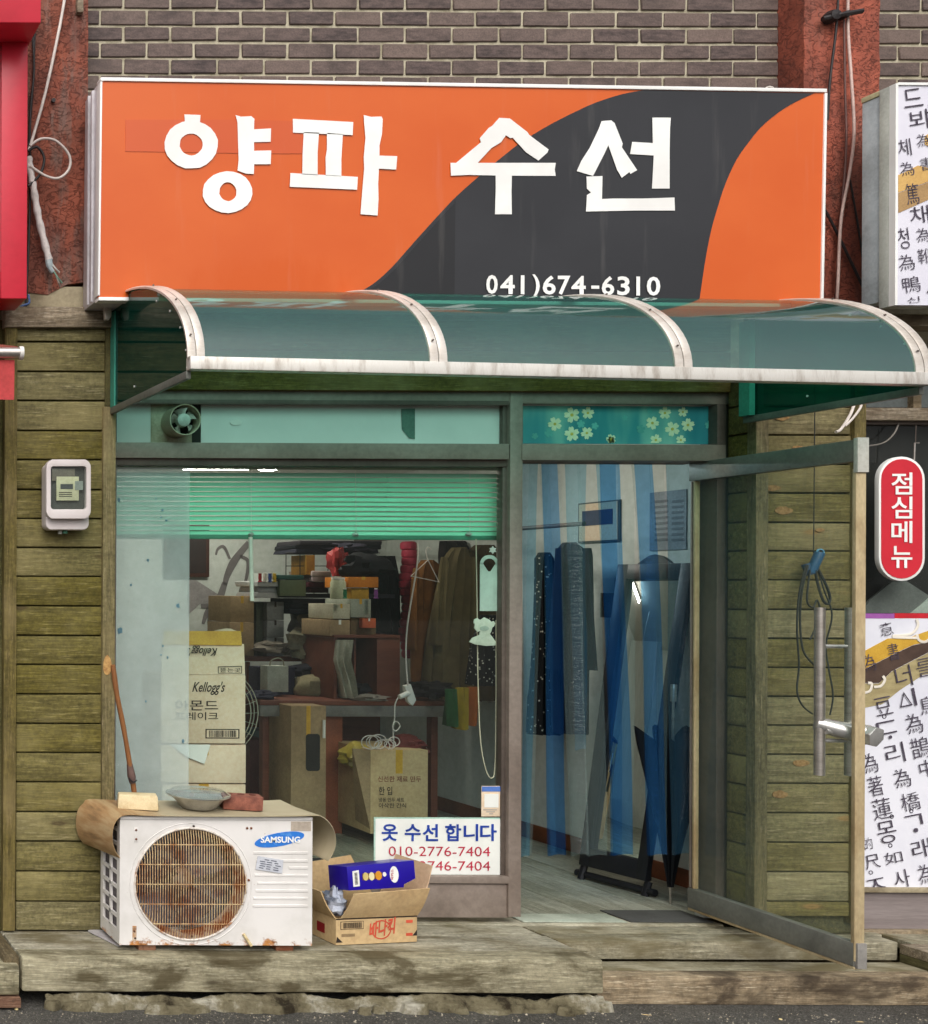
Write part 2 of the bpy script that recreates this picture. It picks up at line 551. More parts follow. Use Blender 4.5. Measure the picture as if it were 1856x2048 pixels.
M_redink = simple('red print ink', (206, 84, 60), 0.7, fine=0.05)
M_paper = simple('white paper', (232, 232, 226), 0.7, col2=(222, 222, 216), fine=0.03)

# ------------------------------------------------------------------ ground
def asphalt():
    k = NT('wet asphalt')
    p = k.pos((1, 1, 1))
    n = k.noise(p, 2.2, 5, 0.6)
    c = k.mix(k.step(n, 0.35, 0.7), (0.056, 0.052, 0.044, 1), (0.105, 0.098, 0.083, 1))
    vo = k.n('ShaderNodeTexVoronoi'); k.l(p, vo.inputs['Vector']); vo.inputs['Scale'].default_value = 190
    c = k.mix(k.math('MULTIPLY', k.step(vo.outputs['Color'], 0.45, 0.95), 0.75), c, (0.21, 0.20, 0.18, 1))
    c = k.mix(k.math('MULTIPLY', k.step(k.noise(p, 45, 5, 0.7), 0.5, 0.64), 0.6), c, (0.022, 0.021, 0.02, 1))
    h = k.math('ADD', vo.outputs['Distance'], k.noise(p, 60, 4, 0.6))
    rg = k.math('MULTIPLY_ADD', n, 0.4, 0.42)
    return k.done(k.bsdf(c, rg, 0, 0.45, k.bump(h, 1.0, 0.01)))
m = MB()
nx, ny = 60, 60
m.add([(-60, -60, 0), (60, -60, 0), (60, 60, 0), (-60, 60, 0)], [(0, 1, 2, 3)])
M_asph = asphalt()
road = m.obj('road', M_asph)
tag(road, 'dark wet asphalt road in front of the shop', 'road', kind='structure')

# broken concrete under the deck front
def lumpy(x0, x1, yb, zt, name, mat, seed, n=150, out=0.05):
    rr = random.Random(seed)
    rows = []
    ph = [rr.uniform(0, 9) for _ in range(6)]
    prof = [(0.0, 1.0), (0.45, 0.98), (0.8, 0.72), (0.92, 0.4), (1.0, 0.0)]
    for f, h in prof:
        row = []
        for i in range(n + 1):
            x = x0 + (x1 - x0) * i / n
            wob = 0.5 + 0.25 * math.sin(x * 5 + ph[0]) + 0.2 * math.sin(x * 13 + ph[1]) + 0.12 * math.sin(x * 37 + ph[2]) + rr.uniform(-.12, .12)
            hh = h * (0.80 + 0.14 * math.sin(x * 9 + ph[3]) + 0.1 * math.sin(x * 23 + ph[4]) + rr.uniform(-.10, .10)) if h > 0 else -0.08
            row.append((x, yb - f * (0.015 + out * max(wob, 0.05)) + rr.uniform(-.003, .003), min(hh * zt, zt - 0.003)))
        rows.append(row)
    mm = MB(); mm.grid(rows)
    return mm.obj(name, mat, smooth=True, angle=28)
def conc():
    k = NT('crumbling concrete')
    p = k.pos((1, 1, 1))
    n = k.noise(p, 4.5, 8, 0.7)
    c = k.ramp(n, [(0.36, lin((60, 52, 38))), (0.45, lin((124, 115, 90))), (0.53, lin((146, 137, 110))), (0.64, lin((206, 200, 182)))])
    return k.done(k.bsdf(c, 0.92, 0, 0.2, k.bump(k.noise(p, 38, 8, 0.75), 1.0, 0.03)))
M_conc = conc()
XL = px(92, 1985, -0.53).x
XM = px(1206, 1985, -0.53).x
ft = lumpy(XL, XM, -0.515, 0.062, 'concrete_footing', M_conc, 3, n=150, out=.03)
for k_ in range(26):
    cx_ = XL + (XM - XL) * (k_ + R.random()) / 26
    w_, h_ = R.uniform(.03, .085), R.uniform(.014, .046)
    y_ = -.53 - R.uniform(.005, .05)
    mb = MB()
    ang_ = [a / 7 * 6.2832 + R.uniform(-.25, .25) for a in range(7)]
    lo_ = [(cx_ + w_ * math.cos(a) * R.uniform(.8, 1.1), y_ + .03 * math.sin(a) * R.uniform(.7, 1.1), -.004) for a in ang_]
    hi_ = [(p_[0] + (cx_ - p_[0]) * R.uniform(.1, .4), p_[1] + (y_ - p_[1]) * R.uniform(.1, .4), h_ * R.uniform(.75, 1.0)) for p_ in lo_]
    mb.add(lo_ + hi_, [tuple(reversed(range(7))), tuple(range(7, 14))] + [(i, (i + 1) % 7, (i + 1) % 7 + 7, i + 7) for i in range(7)])
    mb.obj('concrete_chunk', M_conc, ft, bevel=.005, seg=2, angle=30)
tag(ft, 'crumbling pale concrete footing under the deck timber', 'footing', kind='structure')

# loose grit on the asphalt, too small to pick apart
mm = MB()
for i in range(900):
    x, y = R.uniform(-2.35, 2.1), -0.535 - abs(R.gauss(0, 0.10)) - 0.02
    r = R.uniform(0.0010, 0.0030) * (1 if R.random() < .9 else 1.8)
    a = R.uniform(0, 6.28)
    q = [(x + r * math.cos(a + k * 1.57) * R.uniform(.6, 1.5), y + r * math.sin(a + k * 1.57) * R.uniform(.6, 1.5), 0.0) for k in range(4)]
    mm.add(q + [(x, y, r * 1.1)], [(0, 1, 4), (1, 2, 4), (2, 3, 4), (3, 0, 4), (3, 2, 1, 0)])
M_grit = simple('pale grit', (176, 166, 146), 0.8, col2=(120, 112, 98), scale=40, rand=0)
tag(mm.obj('loose_grit', M_grit), 'fine pale grit scattered along the edge of the asphalt', 'grit', kind='stuff')

# single pebbles and wood chips
M_peb = simple('yellowish pebble', (232, 214, 160), 0.7, col2=(206, 184, 128), scale=30)
M_chip = simple('pale wood chip', (206, 180, 134), 0.8, col2=(170, 144, 104), scale=30)
def pebble(x, y, r, label, mat=M_peb, name='pebble', cat='pebble', long=1.0, rot=0.0):
    p = pz(x, y, 0.0)
    mb = MB()
    prof = [(0.001, 0), (0.8, 0.12), (1.0, 0.45), (0.75, 0.9), (0.001, 1.1)]
    mb.lathe([(a * r, h * r) for a, h in prof], (0, 0, 0), n=9)
    for i, v in enumerate(mb.v):
        v.x *= long * R.uniform(.88, 1.12); v.y *= R.uniform(.85, 1.12)
        if long > 2: v.z *= 0.5
    turn(mb, (0, 0, 0), rot)
    for v in mb.v:
        v += p
    return tag(mb.obj(name, mat, smooth=True, angle=50), label, cat, 'litter on the asphalt')
pebble(129, 2003, .011, 'largest yellowish pebble, on the asphalt below the air conditioner side')
pebble(33, 2020, .008, 'small yellowish pebble near the left edge of the asphalt')
pebble(3, 2008, .007, 'yellowish pebble cut by the left edge, under the brown plank')
pebble(146, 2017, .005, 'tiny white pebble right of the largest yellowish pebble', M_paper)
pebble(617, 2013, .005, 'tiny white pebble beside the two pale wood chips', M_paper)
pebble(556, 2015, .006, 'left one of the two pale wood chips on the asphalt', M_chip, 'wood_chip', 'chip', 3.2, .1)
pebble(586, 2014, .005, 'right one of the two pale wood chips on the asphalt', M_chip, 'wood_chip', 'chip', 2.8, -.5)
pebble(305, 2026, .003, 'thin pale twig lying on the asphalt below the fan unit', M_chip, 'twig', 'twig', 8.0, -.35)
pebble(1293, 2030, .004, 'long pale splinter on the asphalt below the right step', M_chip, 'splinter', 'splinter', 5.0, -.25)
pebble(1561, 2040, .006, 'pale pebble on the asphalt in front of the right step', M_peb)
pebble(1720, 2044, .004, 'flat pale chip on the asphalt under the open door corner', M_chip, 'wood_chip', 'chip', 4.0, -.1)

# ------------------------------------------------------------------ the building
bld = thing('shop_building', (0, 0, 0), 'dark brick building with red pillars and a green wood clad shopfront', 'building')
BY = -0.02                                   # brick faces
m = MB()
ZB, ZT = 2.9, 4.55
m.box(-3.2, 3.0, BY + 0.008, BY + 0.22, ZB, ZT)
wall = m.obj('brick_wall', M_mortar, bld)
# brick shapes shared by all bricks
BW, BH = 0.2077, 0.0721
bms = []
for q in range(8):
    mb = MB()
    jx, jz = R.uniform(-.002, .002), R.uniform(-.0025, .0025)
    w, h = BW - 0.011 + R.uniform(-.003, .001), BH - 0.0125 + R.uniform(-.002, .001)
    mb.hexa([(-w / 2 + R.uniform(-.002, .002), 0, -h / 2 + R.uniform(-.002, .002)), (w / 2 + jx, 0, -h / 2 + R.uniform(-.002, .002)),
             (w / 2 + jx, .03, -h / 2), (-w / 2, .03, -h / 2),
             (-w / 2 + jx, 0, h / 2 + R.uniform(-.002, .002)), (w / 2, 0, h / 2 + jz), (w / 2, .03, h / 2), (-w / 2, .03, h / 2)])
    me, c = mb.mesh('brick', 0.0028, 1)
    me.materials.append(M_brick)
    bms.append(me)
p0 = px(247, 152, BY)
row0z = px(928, 151, BY).z + BH / 2          # centre of the course above the joint at y=151
xphase = px(247, 102, BY).x
PLx1 = px(176, 100, -0.14).x                  # right edge of left pillar
PRx0 = px(1559, 100, BY).x                    # left edge of right pillar at the wall
PRx1 = px(1759, 100, -0.14).x
halfm = {}
def brick_at(xc, z, x0=None, x1=None):
    if x0 is not None:                        # cut brick
        mb = MB(); mb.box(x0 + .004, x1 - .004, BY, BY + .03, z - BH / 2 + .006, z + BH / 2 - .006)
        mb.obj('brick', M_brick, wall, bevel=.0028, seg=1)
        return
    o = bpy.data.objects.new('brick', R.choice(bms))
    o.location = (xc, BY + .015 + R.uniform(-.0015, .0015), z + R.uniform(-.0012, .0012))
    o.rotation_euler = (0, R.uniform(-.004, .004), 0)
    put(o, wall)
for r in range(-2, 8):
    z = row0z + r * BH
    ph = xphase + (BW / 2 if r % 2 else 0)
    for i in range(-16, 22):
        xc = ph + i * BW + BW / 2
        a, b = xc - BW / 2, xc + BW / 2
        for lo, hi in ((PLx1 - .06, PRx0 + .0), (PRx1 - .08, 2.75)):
            if a >= lo and b <= hi:
                brick_at(xc, z)
            elif a < lo < b - 0.03:
                brick_at(0, z, lo, b)
            elif a + 0.03 < hi < b:
                brick_at(0, z, a, hi)
# pillars
def lumpbox(x0, x1, y0, y1, z0, z1, nz=26, nx=6, amp=.004, zfun=None):
    mb = MB()
    rows = []
    for j in range(nz + 1):
        row = []
        for i in range(nx + 1):
            u = i / nx
            zb = z0 if zfun is None else zfun(u)
            row.append((x0 + (x1 - x0) * u, y0 + R.uniform(-amp, amp), zb + (z1 - zb) * j / nz))
        rows.append(row)
    mb.grid(rows, (0, y1 - y0, 0))
    return mb
xl0 = px(-60, 100, -0.14).x
zl = px(120, 590, -0.14).z
pl = lumpbox(xl0, PLx1, -0.14, BY + .2, zl, ZT, zfun=lambda u: zl + .03 * math.sin(u * 5) ** 2 + (0.03 if u > .7 else 0) * u).obj('pillar', M_pillar, bld, smooth=True)
tag(pl, 'peeling weathered red pillar left of the orange sign')
pr = lumpbox(px(1608, 100, -0.14).x, PRx1, -0.14, BY + .2, 2.75, ZT).obj('pillar', M_pillar2, bld, smooth=True)
tag(pr, 'red painted pillar between the two sign boxes')
m = MB(); m.bpx(-60, 232, 572, 616, -0.135, .3)
m.obj('ledge', M_ledge, bld, bevel=.01)
m = MB(); m.box(-3.2, 3.0, .02, .2, 2.5, 2.9); m.obj('header_wall', M_ledge, bld)

WY = -0.18
# wood cladding, left of the window
left = MB(); left.box(px(-30, 1200, WY).x, px(214, 1200, WY).x, WY + .022, WY + .17, 0.2, px(120, 640, WY).z)
left = left.obj('wood_cladding', M_olive, bld)
ys = [655, 683, 743, 801, 861, 919, 979, 1037, 1095, 1152.5, 1212, 1271, 1329, 1388, 1447, 1505, 1564, 1624, 1683, 1743, 1803, 1862]
def plank(x0, x1, ya, yb, Y, mat, par, gap=3.0, d=.022):
    mb = MB(); mb.bpx(x0, x1, ya + gap * .55, yb - gap * .45, Y + R.uniform(-.002, .002), d)
    for v in mb.v:
        v.z += R.uniform(-.0012, .0012)
    return mb.obj('plank', mat, par, bevel=.006, seg=2)
for a, b in zip(ys[:-1], ys[1:]):
    plank(32, 211, a, b, WY, M_clad, left)
m = MB(); m.bpx(8, 33, 652, 1862, WY - .018, .04); m.obj('corner_board', M_trim, left, bevel=.003)
m = MB(); m.bpx(205, 230, 813, 1850, WY - .018, .19); m.obj('corner_board', M_trim, left, bevel=.003)
m = MB(); m.bpx(211, 221, 655, 812, WY - .012, .03); m.obj('corner_strip', M_olive, left)
m = MB(); m.bpx(-40, 9, 640, 1862, WY + .02, .03); m.obj('neighbour_board', M_olive, left)
m = MB(); m.bpx(10, 226, 612, 653, WY - .03, .12)
for v in m.v: v.z += R.uniform(-.004, .004)
m.obj('head_beam', M_beam, left, bevel=.006)

# wood cladding right of the door with its return into the recess
right = MB()
xr0 = px(1512, 1300, WY).x
right.box(xr0 + .01, px(1730, 1300, WY).x, WY + .022, WY + .19, 0.2, 2.62)
right = right.obj('wood_cladding', M_olive, bld)
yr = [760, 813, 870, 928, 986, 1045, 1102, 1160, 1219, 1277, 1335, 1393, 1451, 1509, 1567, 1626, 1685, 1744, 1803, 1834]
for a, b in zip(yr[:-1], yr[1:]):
    plank(1534, 1710, a, b, WY, M_clad_lit, right)
m = MB(); m.bpx(1511, 1536, 760, 1836, WY - .018, .045); m.obj('corner_board', M_trim, right, bevel=.003)
m = MB(); m.bpx(1708, 1731, 760, 1850, WY - .02, .06); m.obj('corner_board', M_trim, right, bevel=.003)
M_knot = simple('orange knot wood', (164, 130, 84), .8, col2=(122, 88, 50), scale=90)
for x_, y_, rx_, ry_ in ((1563, 835, 13, 6), (1545, 976, 14, 6), (1566, 1021, 16, 8), (1601, 1526, 15, 7), (1559, 1589, 14, 8), (1640, 1060, 8, 4), (1595, 895, 10, 4)):
    mb = MB(); mb.ppx([(x_ + rx_ * math.cos(a / 16 * 6.2832) * (1.25 if math.cos(a / 16 * 6.2832) > .9 else 1), y_ + ry_ * math.sin(a / 16 * 6.2832) * R.uniform(.85, 1.1)) for a in range(16)], WY - .003, .002); mb.obj('knot', M_knot, right)
xret = xr0 - .002
for a, b in zip(yr[:-1], yr[1:]):           # return boards on the side of the recess
    z0, z1 = px(1480, b, -.1).z, px(1480, a, -.1).z
    mb = MB(); mb.box(xret - .012, xret + .01, WY + .03, -0.055, z0 + .004, z1 - .004)
    mb.obj('plank', M_clad, right, bevel=.005, seg=2)
# header boards over the transom, under the awning
for a, b in ((640, 700), (702, 742), (744, 781)):
    mb = MB(); mb.bpx(226, 1462, a, b, -.075, .07); mb.obj('header_plank', M_clad, bld, bevel=.004)

# ------------------------------------------------------------------ shopfront frame, window and transoms
FY, FD = -0.045, 0.09
win = MB(); win.bpx(1019, 1044, 780, 1834, FY, FD)
win = win.obj('shop_window', M_alu, bld, bevel=.002)
tag(win, 'anodised shopfront window with its centre post')
def bar(name, x0, x1, y0, y1, Y, d, mat=M_alu, par=win, bev=.002):
    mb = MB(); mb.bpx(x0, x1, y0, y1, Y, d); return mb.obj(name, mat, par, bevel=bev)
bar('top_rail', 228, 1462, 781, 806, FY + .004, FD - .01)
bar('top_rail_lip', 232, 1018, 800, 809, FY - .006, .02, M_alud)
bar('transom_bar', 228, 1018.5, 886, 917, FY - .004, FD)
bar('transom_bar', 1044.5, 1452, 889, 921, FY - .004, FD)
bar('transom_groove', 228, 1018.5, 917.5, 932, FY + .018, .05, M_alud)
bar('side_stile', 1004, 1018.5, 806, 1760, FY + .024, .034, M_alud)
bar('left_stile', 222, 232, 806, 1790, FY + .012, .06, M_alud)
bar('sill_rail', 228, 1018.5, 1752, 1766, FY + .0, .08)
bar('base_panel', 228, 1018.5, 1767, 1834, FY + .012, .06)
bar('jamb', 1433, 1450, 808, 1834, FY - .002, FD, M_alud)
bar('jamb', 1450, 1464, 780, 1834, FY + .02, .06, M_alud)
def glass(name, x0, x1, y0, y1, Y, mat, par, d=.006):
    mb = MB(); mb.bpx(x0, x1, y0, y1, Y, d); return mb.obj(name, mat, par)
glass('pane', 230, 1003, 931, 1754, .0, M_glass, win)
# frosted film strip at the left of the pane
glass('frosted_film', 229, 378, 935, 1752, .0085, M_frost, win, .002)
# transom panels
def frosted_panel():
    k = NT('milky transom panel')
    n = k.noise(k.pos((1, 1, 1)), 3.0, 5, 0.6)
    c = k.mix(n, lin((238, 238, 234)), lin((206, 210, 206)))
    b = k.bsdf(c, 0.25, 0, 0.5)
    return k.done(b)
M_milk = frosted_panel()
glass('transom_panel', 230, 302, 805, 892, .0, M_milk, win)
glass('transom_panel', 402, 1004, 805, 892, .002, M_milk, win)
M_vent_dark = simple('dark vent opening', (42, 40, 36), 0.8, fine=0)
glass('transom_hole', 384, 401.5, 808, 886, .004, M_vent_dark, win)
mb = MB(); mb.ppx([(803, 818), (830, 817), (830, 878), (818, 876), (804, 858)], -.0015, .001)
mb.obj('torn_patch', simple('bare glass patch', (96, 128, 116), 0.3), win)
mb = MB(); mb.ppx(circ(472, 845, 12, 6, 10), -.0015, .001)
mb.obj('sticker_residue', M_paper, win)

M_mark = simple('blue grey film mark', (104, 138, 160), .6, fine=0)
for x_, y_, r_ in ((296, 1121, 5), (262, 1170, 3.5), (356, 1211, 6), (292, 1403, 4), (240, 1262, 9), (312, 997, 3), (325, 1020, 4), (322, 1034, 3), (333, 1041, 4), (326, 1292, 4), (322, 1310, 3), (335, 1315, 4), (366, 1482, 6), (238, 1000, 6)):
    mb = MB(); mb.ppx(circ(x_, y_, r_ * R.uniform(.4, .7), r_ * .65, 9, wob=.3), .0068, .0012); mb.obj('film_mark', M_mark, win)

# cherry blossom film over the door
def film_mat():
    k = NT('teal blossom film')
    n = k.noise(k.pos((3.2, 1, 0.6)), 1.6, 3, 0.5)
    c = k.ramp(n, [(0.32, lin((40, 120, 138))), (0.48, lin((66, 150, 158))), (0.62, lin((134, 196, 184)))])
    return k.done(k.bsdf(c, 0.3, 0, 0.5))
flm = glass('blossom_film', 1046, 1433, 812, 888, .0, film_mat(), win)
M_petal = simple('cream petal print', (240, 244, 214), 0.5, col2=(226, 234, 190), scale=60, fine=0)
M_petal2 = simple('pale teal petal print', (108, 192, 186), 0.5, fine=0)
M_heart = simple('yellow flower heart', (226, 206, 96), 0.5, fine=0)
def blossom(cx, cy, r, mat=M_petal):
    mb = MB()
    r *= .88
    a0 = R.uniform(0, 1.2)
    pts = []
    for k in range(60):
        a = k / 60 * 2 * math.pi
        f = abs(math.cos(2.5 * (a - a0)))
        notch = 1.0 - 0.16 * max(0, f - .93) / .07
        pts.append((cx + r * (.34 + .66 * f ** .55) * notch * math.cos(a), max(813.5, min(886, cy + r * (.34 + .66 * f ** .55) * notch * math.sin(a)))))
    mb.ppx(pts, -.0016, .001)
    o = mb.obj('blossom', mat, win)
    if mat is M_petal:
        mb = MB(); mb.ppx(circ(cx, cy, r * .2, r * .2, 8), -.0028, .001); mb.obj('flower_heart', M_heart, win)
for b in ((1110, 848, 17), (1144, 830, 19), (1176, 826, 15), (1144, 868, 18), (1174, 866, 15), (1098, 866, 11, M_petal2), (1162, 848, 10, M_petal2), (1222, 878, 12), (1190, 852, 9, M_petal2),
          (1305, 846, 16), (1330, 826, 15), (1345, 858, 18), (1376, 850, 16), (1312, 880, 14), (1362, 880, 12), (1366, 824, 12), (1418, 850, 10, M_petal2), (1282, 858, 11, M_petal2), (1300, 820, 8, M_petal2), (1222, 880, 9), (1070, 872, 8, M_petal2), (1250, 836, 7, M_petal2)):
    blossom(*b)

# ------------------------------------------------------------------ open glass door (part of the building)
H = px(1385, 926, .06); H = Vector((1.063, .06, 0)); FE = Vector((1.017, -.745, 0))
zb, zt = .248, 2.243
dv = (FE - H).normalized(); dn = Vector((dv.y, -dv.x, 0)).normalized()      # dn points to the left (towards the camera side)
if dn.x > 0: dn = -dn
L = (FE - H).length
TH = .018
def leaf(name, u0, u1, z0, z1, mat, par, t0=-TH, t1=TH, bev=.002):
    mb = MB()
    c = []
    for z in (z0, z1):
        for u, t in ((u0, t1), (u1, t1), (u1, t0), (u0, t0)):
            q = H + dv * u + dn * t
            c.append((q.x, q.y, z))
    mb.hexa(c)
    return mb.obj(name, mat, par, bevel=bev)
M_drail = simple('grey door rail', (124, 124, 116), 0.45, metal=0.3, col2=(104, 104, 98), scale=4)
M_seal = simple('yellowed edge strip', (184, 166, 130), 0.7, col2=(150, 128, 92), scale=8, stretch=(1, 1, .4))
door = leaf('door', 0, L, zb, zb + .088, M_drail, bld)
tag(door, 'glass door standing open outward with grey rails')
leaf('top_rail', 0, L, zt - .082, zt, M_drail, door)
leaf('glass_pane', .02, L - .02, zb + .088, zt - .082, M_doorglass, door, -.005, .005, 0)
leaf('edge_strip', L - .012, L + .004, zb + .02, zt - .11, M_seal, door, -.019, .017)
leaf('edge_cap', L - .006, L + .012, zt - .125, zt + .006, simple('pale edge cap', (206, 204, 194), .5), door, -.022, .019)
leaf('edge_cap', L - .006, L + .012, zb - .006, zb + .09, simple('grey edge cap', (150, 146, 140), .5), door, -.022, .012)
leaf('hinge_stile', 0, .010, zb + .09, zt - .084, M_alu, door, -.012, .012)
leaf('hinge_stile', .02, .03, zb + .09, zt - .084, M_seal, door, -.008, .014)
leaf('bottom_seal', 0, L, zb - .012, zb - .001, M_seal, door, -.012, .016)
# pull handle: two tubes with spacers, and a lock bar with a hexagonal head
def dpt(u, t, z):
    q = H + dv * u + dn * t
    return Vector((q.x, q.y, z))
uh = .705
hd = MB(); hd.tube([dpt(uh, .056, .955), dpt(uh, .056, 1.605)], .0165, 20)
hd = hd.obj('handle', M_steel, door, smooth=True)
mb = MB(); mb.tube([dpt(uh, -.056, .955), dpt(uh, -.056, 1.605)], .0165, 20); mb.obj('handle_tube', M_steel, door, smooth=True)
mb = MB(); mb.tube([dpt(uh, .05, 1.455), dpt(uh, -.05, 1.455)], .008, 14); mb.obj('spacer', M_chrome, door, smooth=True)
mb = MB(); mb.tube([dpt(uh, .05, 1.09), dpt(uh, -.05, 1.09)], .008, 14); mb.obj('spacer', M_chrome, door, smooth=True)
mb = MB(); mb.tube([dpt(uh + .004, -.078, 1.46), dpt(uh + .004, -.078, 1.6)], .011, 12); mb.obj('black_grip', M_black, door, smooth=True)
mb = MB()
mb.tube([dpt(uh - .01, .06, 1.155), dpt(uh + .02, .0, 1.135), dpt(uh + .06, -.07, 1.12)], .02, 16, radii=[.026, .033, .038])
lock = mb.obj('lock_bar', M_chrome, door, smooth=True)
mb = MB(); mb.tube([dpt(uh + .09, -.075, 1.115), dpt(uh + .04, -.06, 1.125)], .041, 6); mb.obj('lock_head', M_chrome, door, bevel=.004)
mb = MB(); mb.tube([dpt(uh + .02, .05, 1.128), dpt(uh + .02, -.02, 1.128)], .012, 14); mb.obj('lock_rod', M_chrome, door, smooth=True)

# ------------------------------------------------------------------ timber deck and step
deck = thing('wooden_deck', (-.9, -.3, 0), 'weathered olive timber deck under the air conditioner and window', 'deck')
ZD = .2
XDL, XDR = px(44, 1914, -.53).x, px(1208, 1911, -.53).x
def timber(name, x0, x1, y0, y1, z0, z1, mat, par, bev=.006, n=14, amp=.0025):
    """slightly bowed and worn timber running along x"""
    mb = MB()
    rows = []
    ring = lambda x: [(x, y0 + R.uniform(-amp, amp), z0), (x, y0 + R.uniform(-amp, amp), z1 + R.uniform(-amp, amp) * .6),
                      (x, y1, z1 + R.uniform(-amp, amp) * .4), (x, y1, z0)]
    vs, fs = [], []
    for i in range(n + 1):
        vs += ring(x0 + (x1 - x0) * i / n)
    for i in range(n):
        a, b = i * 4, (i + 1) * 4
        fs += [(a + k, a + (k + 1) % 4, b + (k + 1) % 4, b + k) for k in range(4)]
    fs += [(3, 2, 1, 0), (n * 4, n * 4 + 1, n * 4 + 2, n * 4 + 3)]
    mb.add(vs, fs)
    return mb.obj(name, mat, par, bevel=bev, seg=2, angle=50)
timber('front_timber', XDL, XDR, -.53, -.415, .064, ZD, M_deckf, deck, .012, 22, .003)
timber('plank', XDL, XDR - .005, -.409, -.212, .14, ZD - .002, M_deck, deck)
timber('plank', XDL, XDR - .01, -.207, -.05, .14, ZD - .004, M_deck, deck)
m = MB(); m.box(XDL - .068, XDL - .006, -.51, -.19, .1, ZD - .003); m.obj('side_board', M_decky, deck, bevel=.006)
m = MB(); m.box(XDL + .05, XDR - .06, -.36, -.06, .004, .138); m.obj('joist', M_decky, deck)

deck2 = thing('wooden_deck', (.9, -.14, 0), 'narrow grey timber deck in front of the doorway', 'deck')
timber('front_timber', XDR + .006, px(1796, 1890, -.27).x, -.27, -.165, .118, ZD - .003, M_deck, deck2, .006)
timber('plank', XDR + .006, 1.70, -.16, -.05, .14, ZD - .006, M_deck, deck2)
timber('plank', -.72, 1.12, -.046, .10, .14, ZD - .001, M_deck, deck2)
m = MB(); m.box(XDR + .02, 2.2, -.16, -.06, .004, .138); m.obj('joist', M_decky, deck2)
timber('plank', 1.72, 2.6, -.26, -.05, .15, ZD - .012, M_deck, deck2)

stp = thing('timber_step', (1.2, -.37, 0), 'lower stained timber step below the open door', 'step')
timber('front_timber', XDR + .022, 2.7, -.47, -.395, .0, .116, M_step, stp, .009, 20, .003)
timber('tread', XDR + .022, 2.7, -.39, -.275, .07, .113, M_deck, stp)
m = MB(); m.box(XDR + .05, 2.6, -.39, -.3, .004, .068); m.obj('riser_block', M_decky, stp)

lst = thing('timber_step', (-2.4, -.5, 0), 'brown neighbour timber beam at the lower left corner', 'step')
timber('front_timber', -3.0, px(39, 1950, -.55).x, -.55, -.36, .058, .172, M_deckf, lst)
m = MB(); m.box(-3.0, px(36, 1930, -.3).x, -.35, -.19, .004, .12); m.obj('joist', M_decky, lst)
brd = MB(); brd.box(-3.0, px(42, 1992, -.56).x, -.565, -.40, .012, .05)
brd = brd.obj('loose_plank', wood('red brown plank', (126, 92, 70), (92, 62, 46), (156, 124, 100), 'x', knots=False), bevel=.004)
tag(brd, 'thin red brown plank wedged under the beam at lower left', 'plank')

rmp = thing('plank_ramp', (1.9, -.6, .0), 'dark olive edged plank ramp at the lower right corner', 'ramp')
m = MB(); m.box(1.655, 2.5, -1.0, -.275, .15, .19); m.obj('board', M_beam, rmp, bevel=.003)
m = MB(); m.box(1.655, 2.5, -1.0, -.275, .11, .149); m.obj('under_board', M_olive, rmp, bevel=.003)
m = MB(); m.box(1.9, 2.4, -.9, -.5, .0, .109); m.obj('support', M_olive, rmp)

# ------------------------------------------------------------------ interior room (setting)
IX0, IX1, IY, IZ = -2.05, 1.48, 3.2, 2.5
m = MB(); m.box(IX0, IX1, .11, IY, .1, .19); fl = m.obj('interior_floor', M_decky); tag(fl, 'floor of the shop behind the glass', 'floor', kind='structure')
nb = 30
for i in range(nb):
    a = IX0 + (IX1 - IX0) * i / nb
    mb = MB(); mb.box(a + .001, a + (IX1 - IX0) / nb - .001, .112, IY, .192, .2 + R.uniform(-.0006, .0006)); mb.obj('floorboard', M_floorin, fl, bevel=.001, seg=1)
m = MB(); m.box(IX0, IX1, IY, IY + .1, .1, IZ); tag(m.obj('interior_back_wall', M_wallin), 'pale back wall inside the shop', 'wall', kind='structure')
m = MB(); m.box(IX0 - .1, IX0, .06, IY + .1, .1, IZ); tag(m.obj('interior_side_wall', M_wallin), 'pale left wall inside the shop', 'wall', kind='structure')
m = MB(); m.box(IX1, IX1 + .1, .06, IY + .1, .1, IZ); rw = m.obj('interior_side_wall', M_wallin); tag(rw, 'pale right wall inside the shop', 'wall', kind='structure')
m = MB(); m.box(IX1 - .015, IX1 - .001, .12, IY, .201, .29); m.obj('skirting', M_baseb, rw, bevel=.002)
m = MB(); m.box(IX0 - .1, IX1 + .1, .05, IY + .1, IZ, IZ + .08); tag(m.obj('interior_ceiling', M_ceil), 'pale ceiling inside the shop', 'ceiling', kind='structure')
m = MB(); m.box(1.118, IX1 + .1, .055, .11, .2, IZ); m.obj('nib_wall', M_wallin, rw)
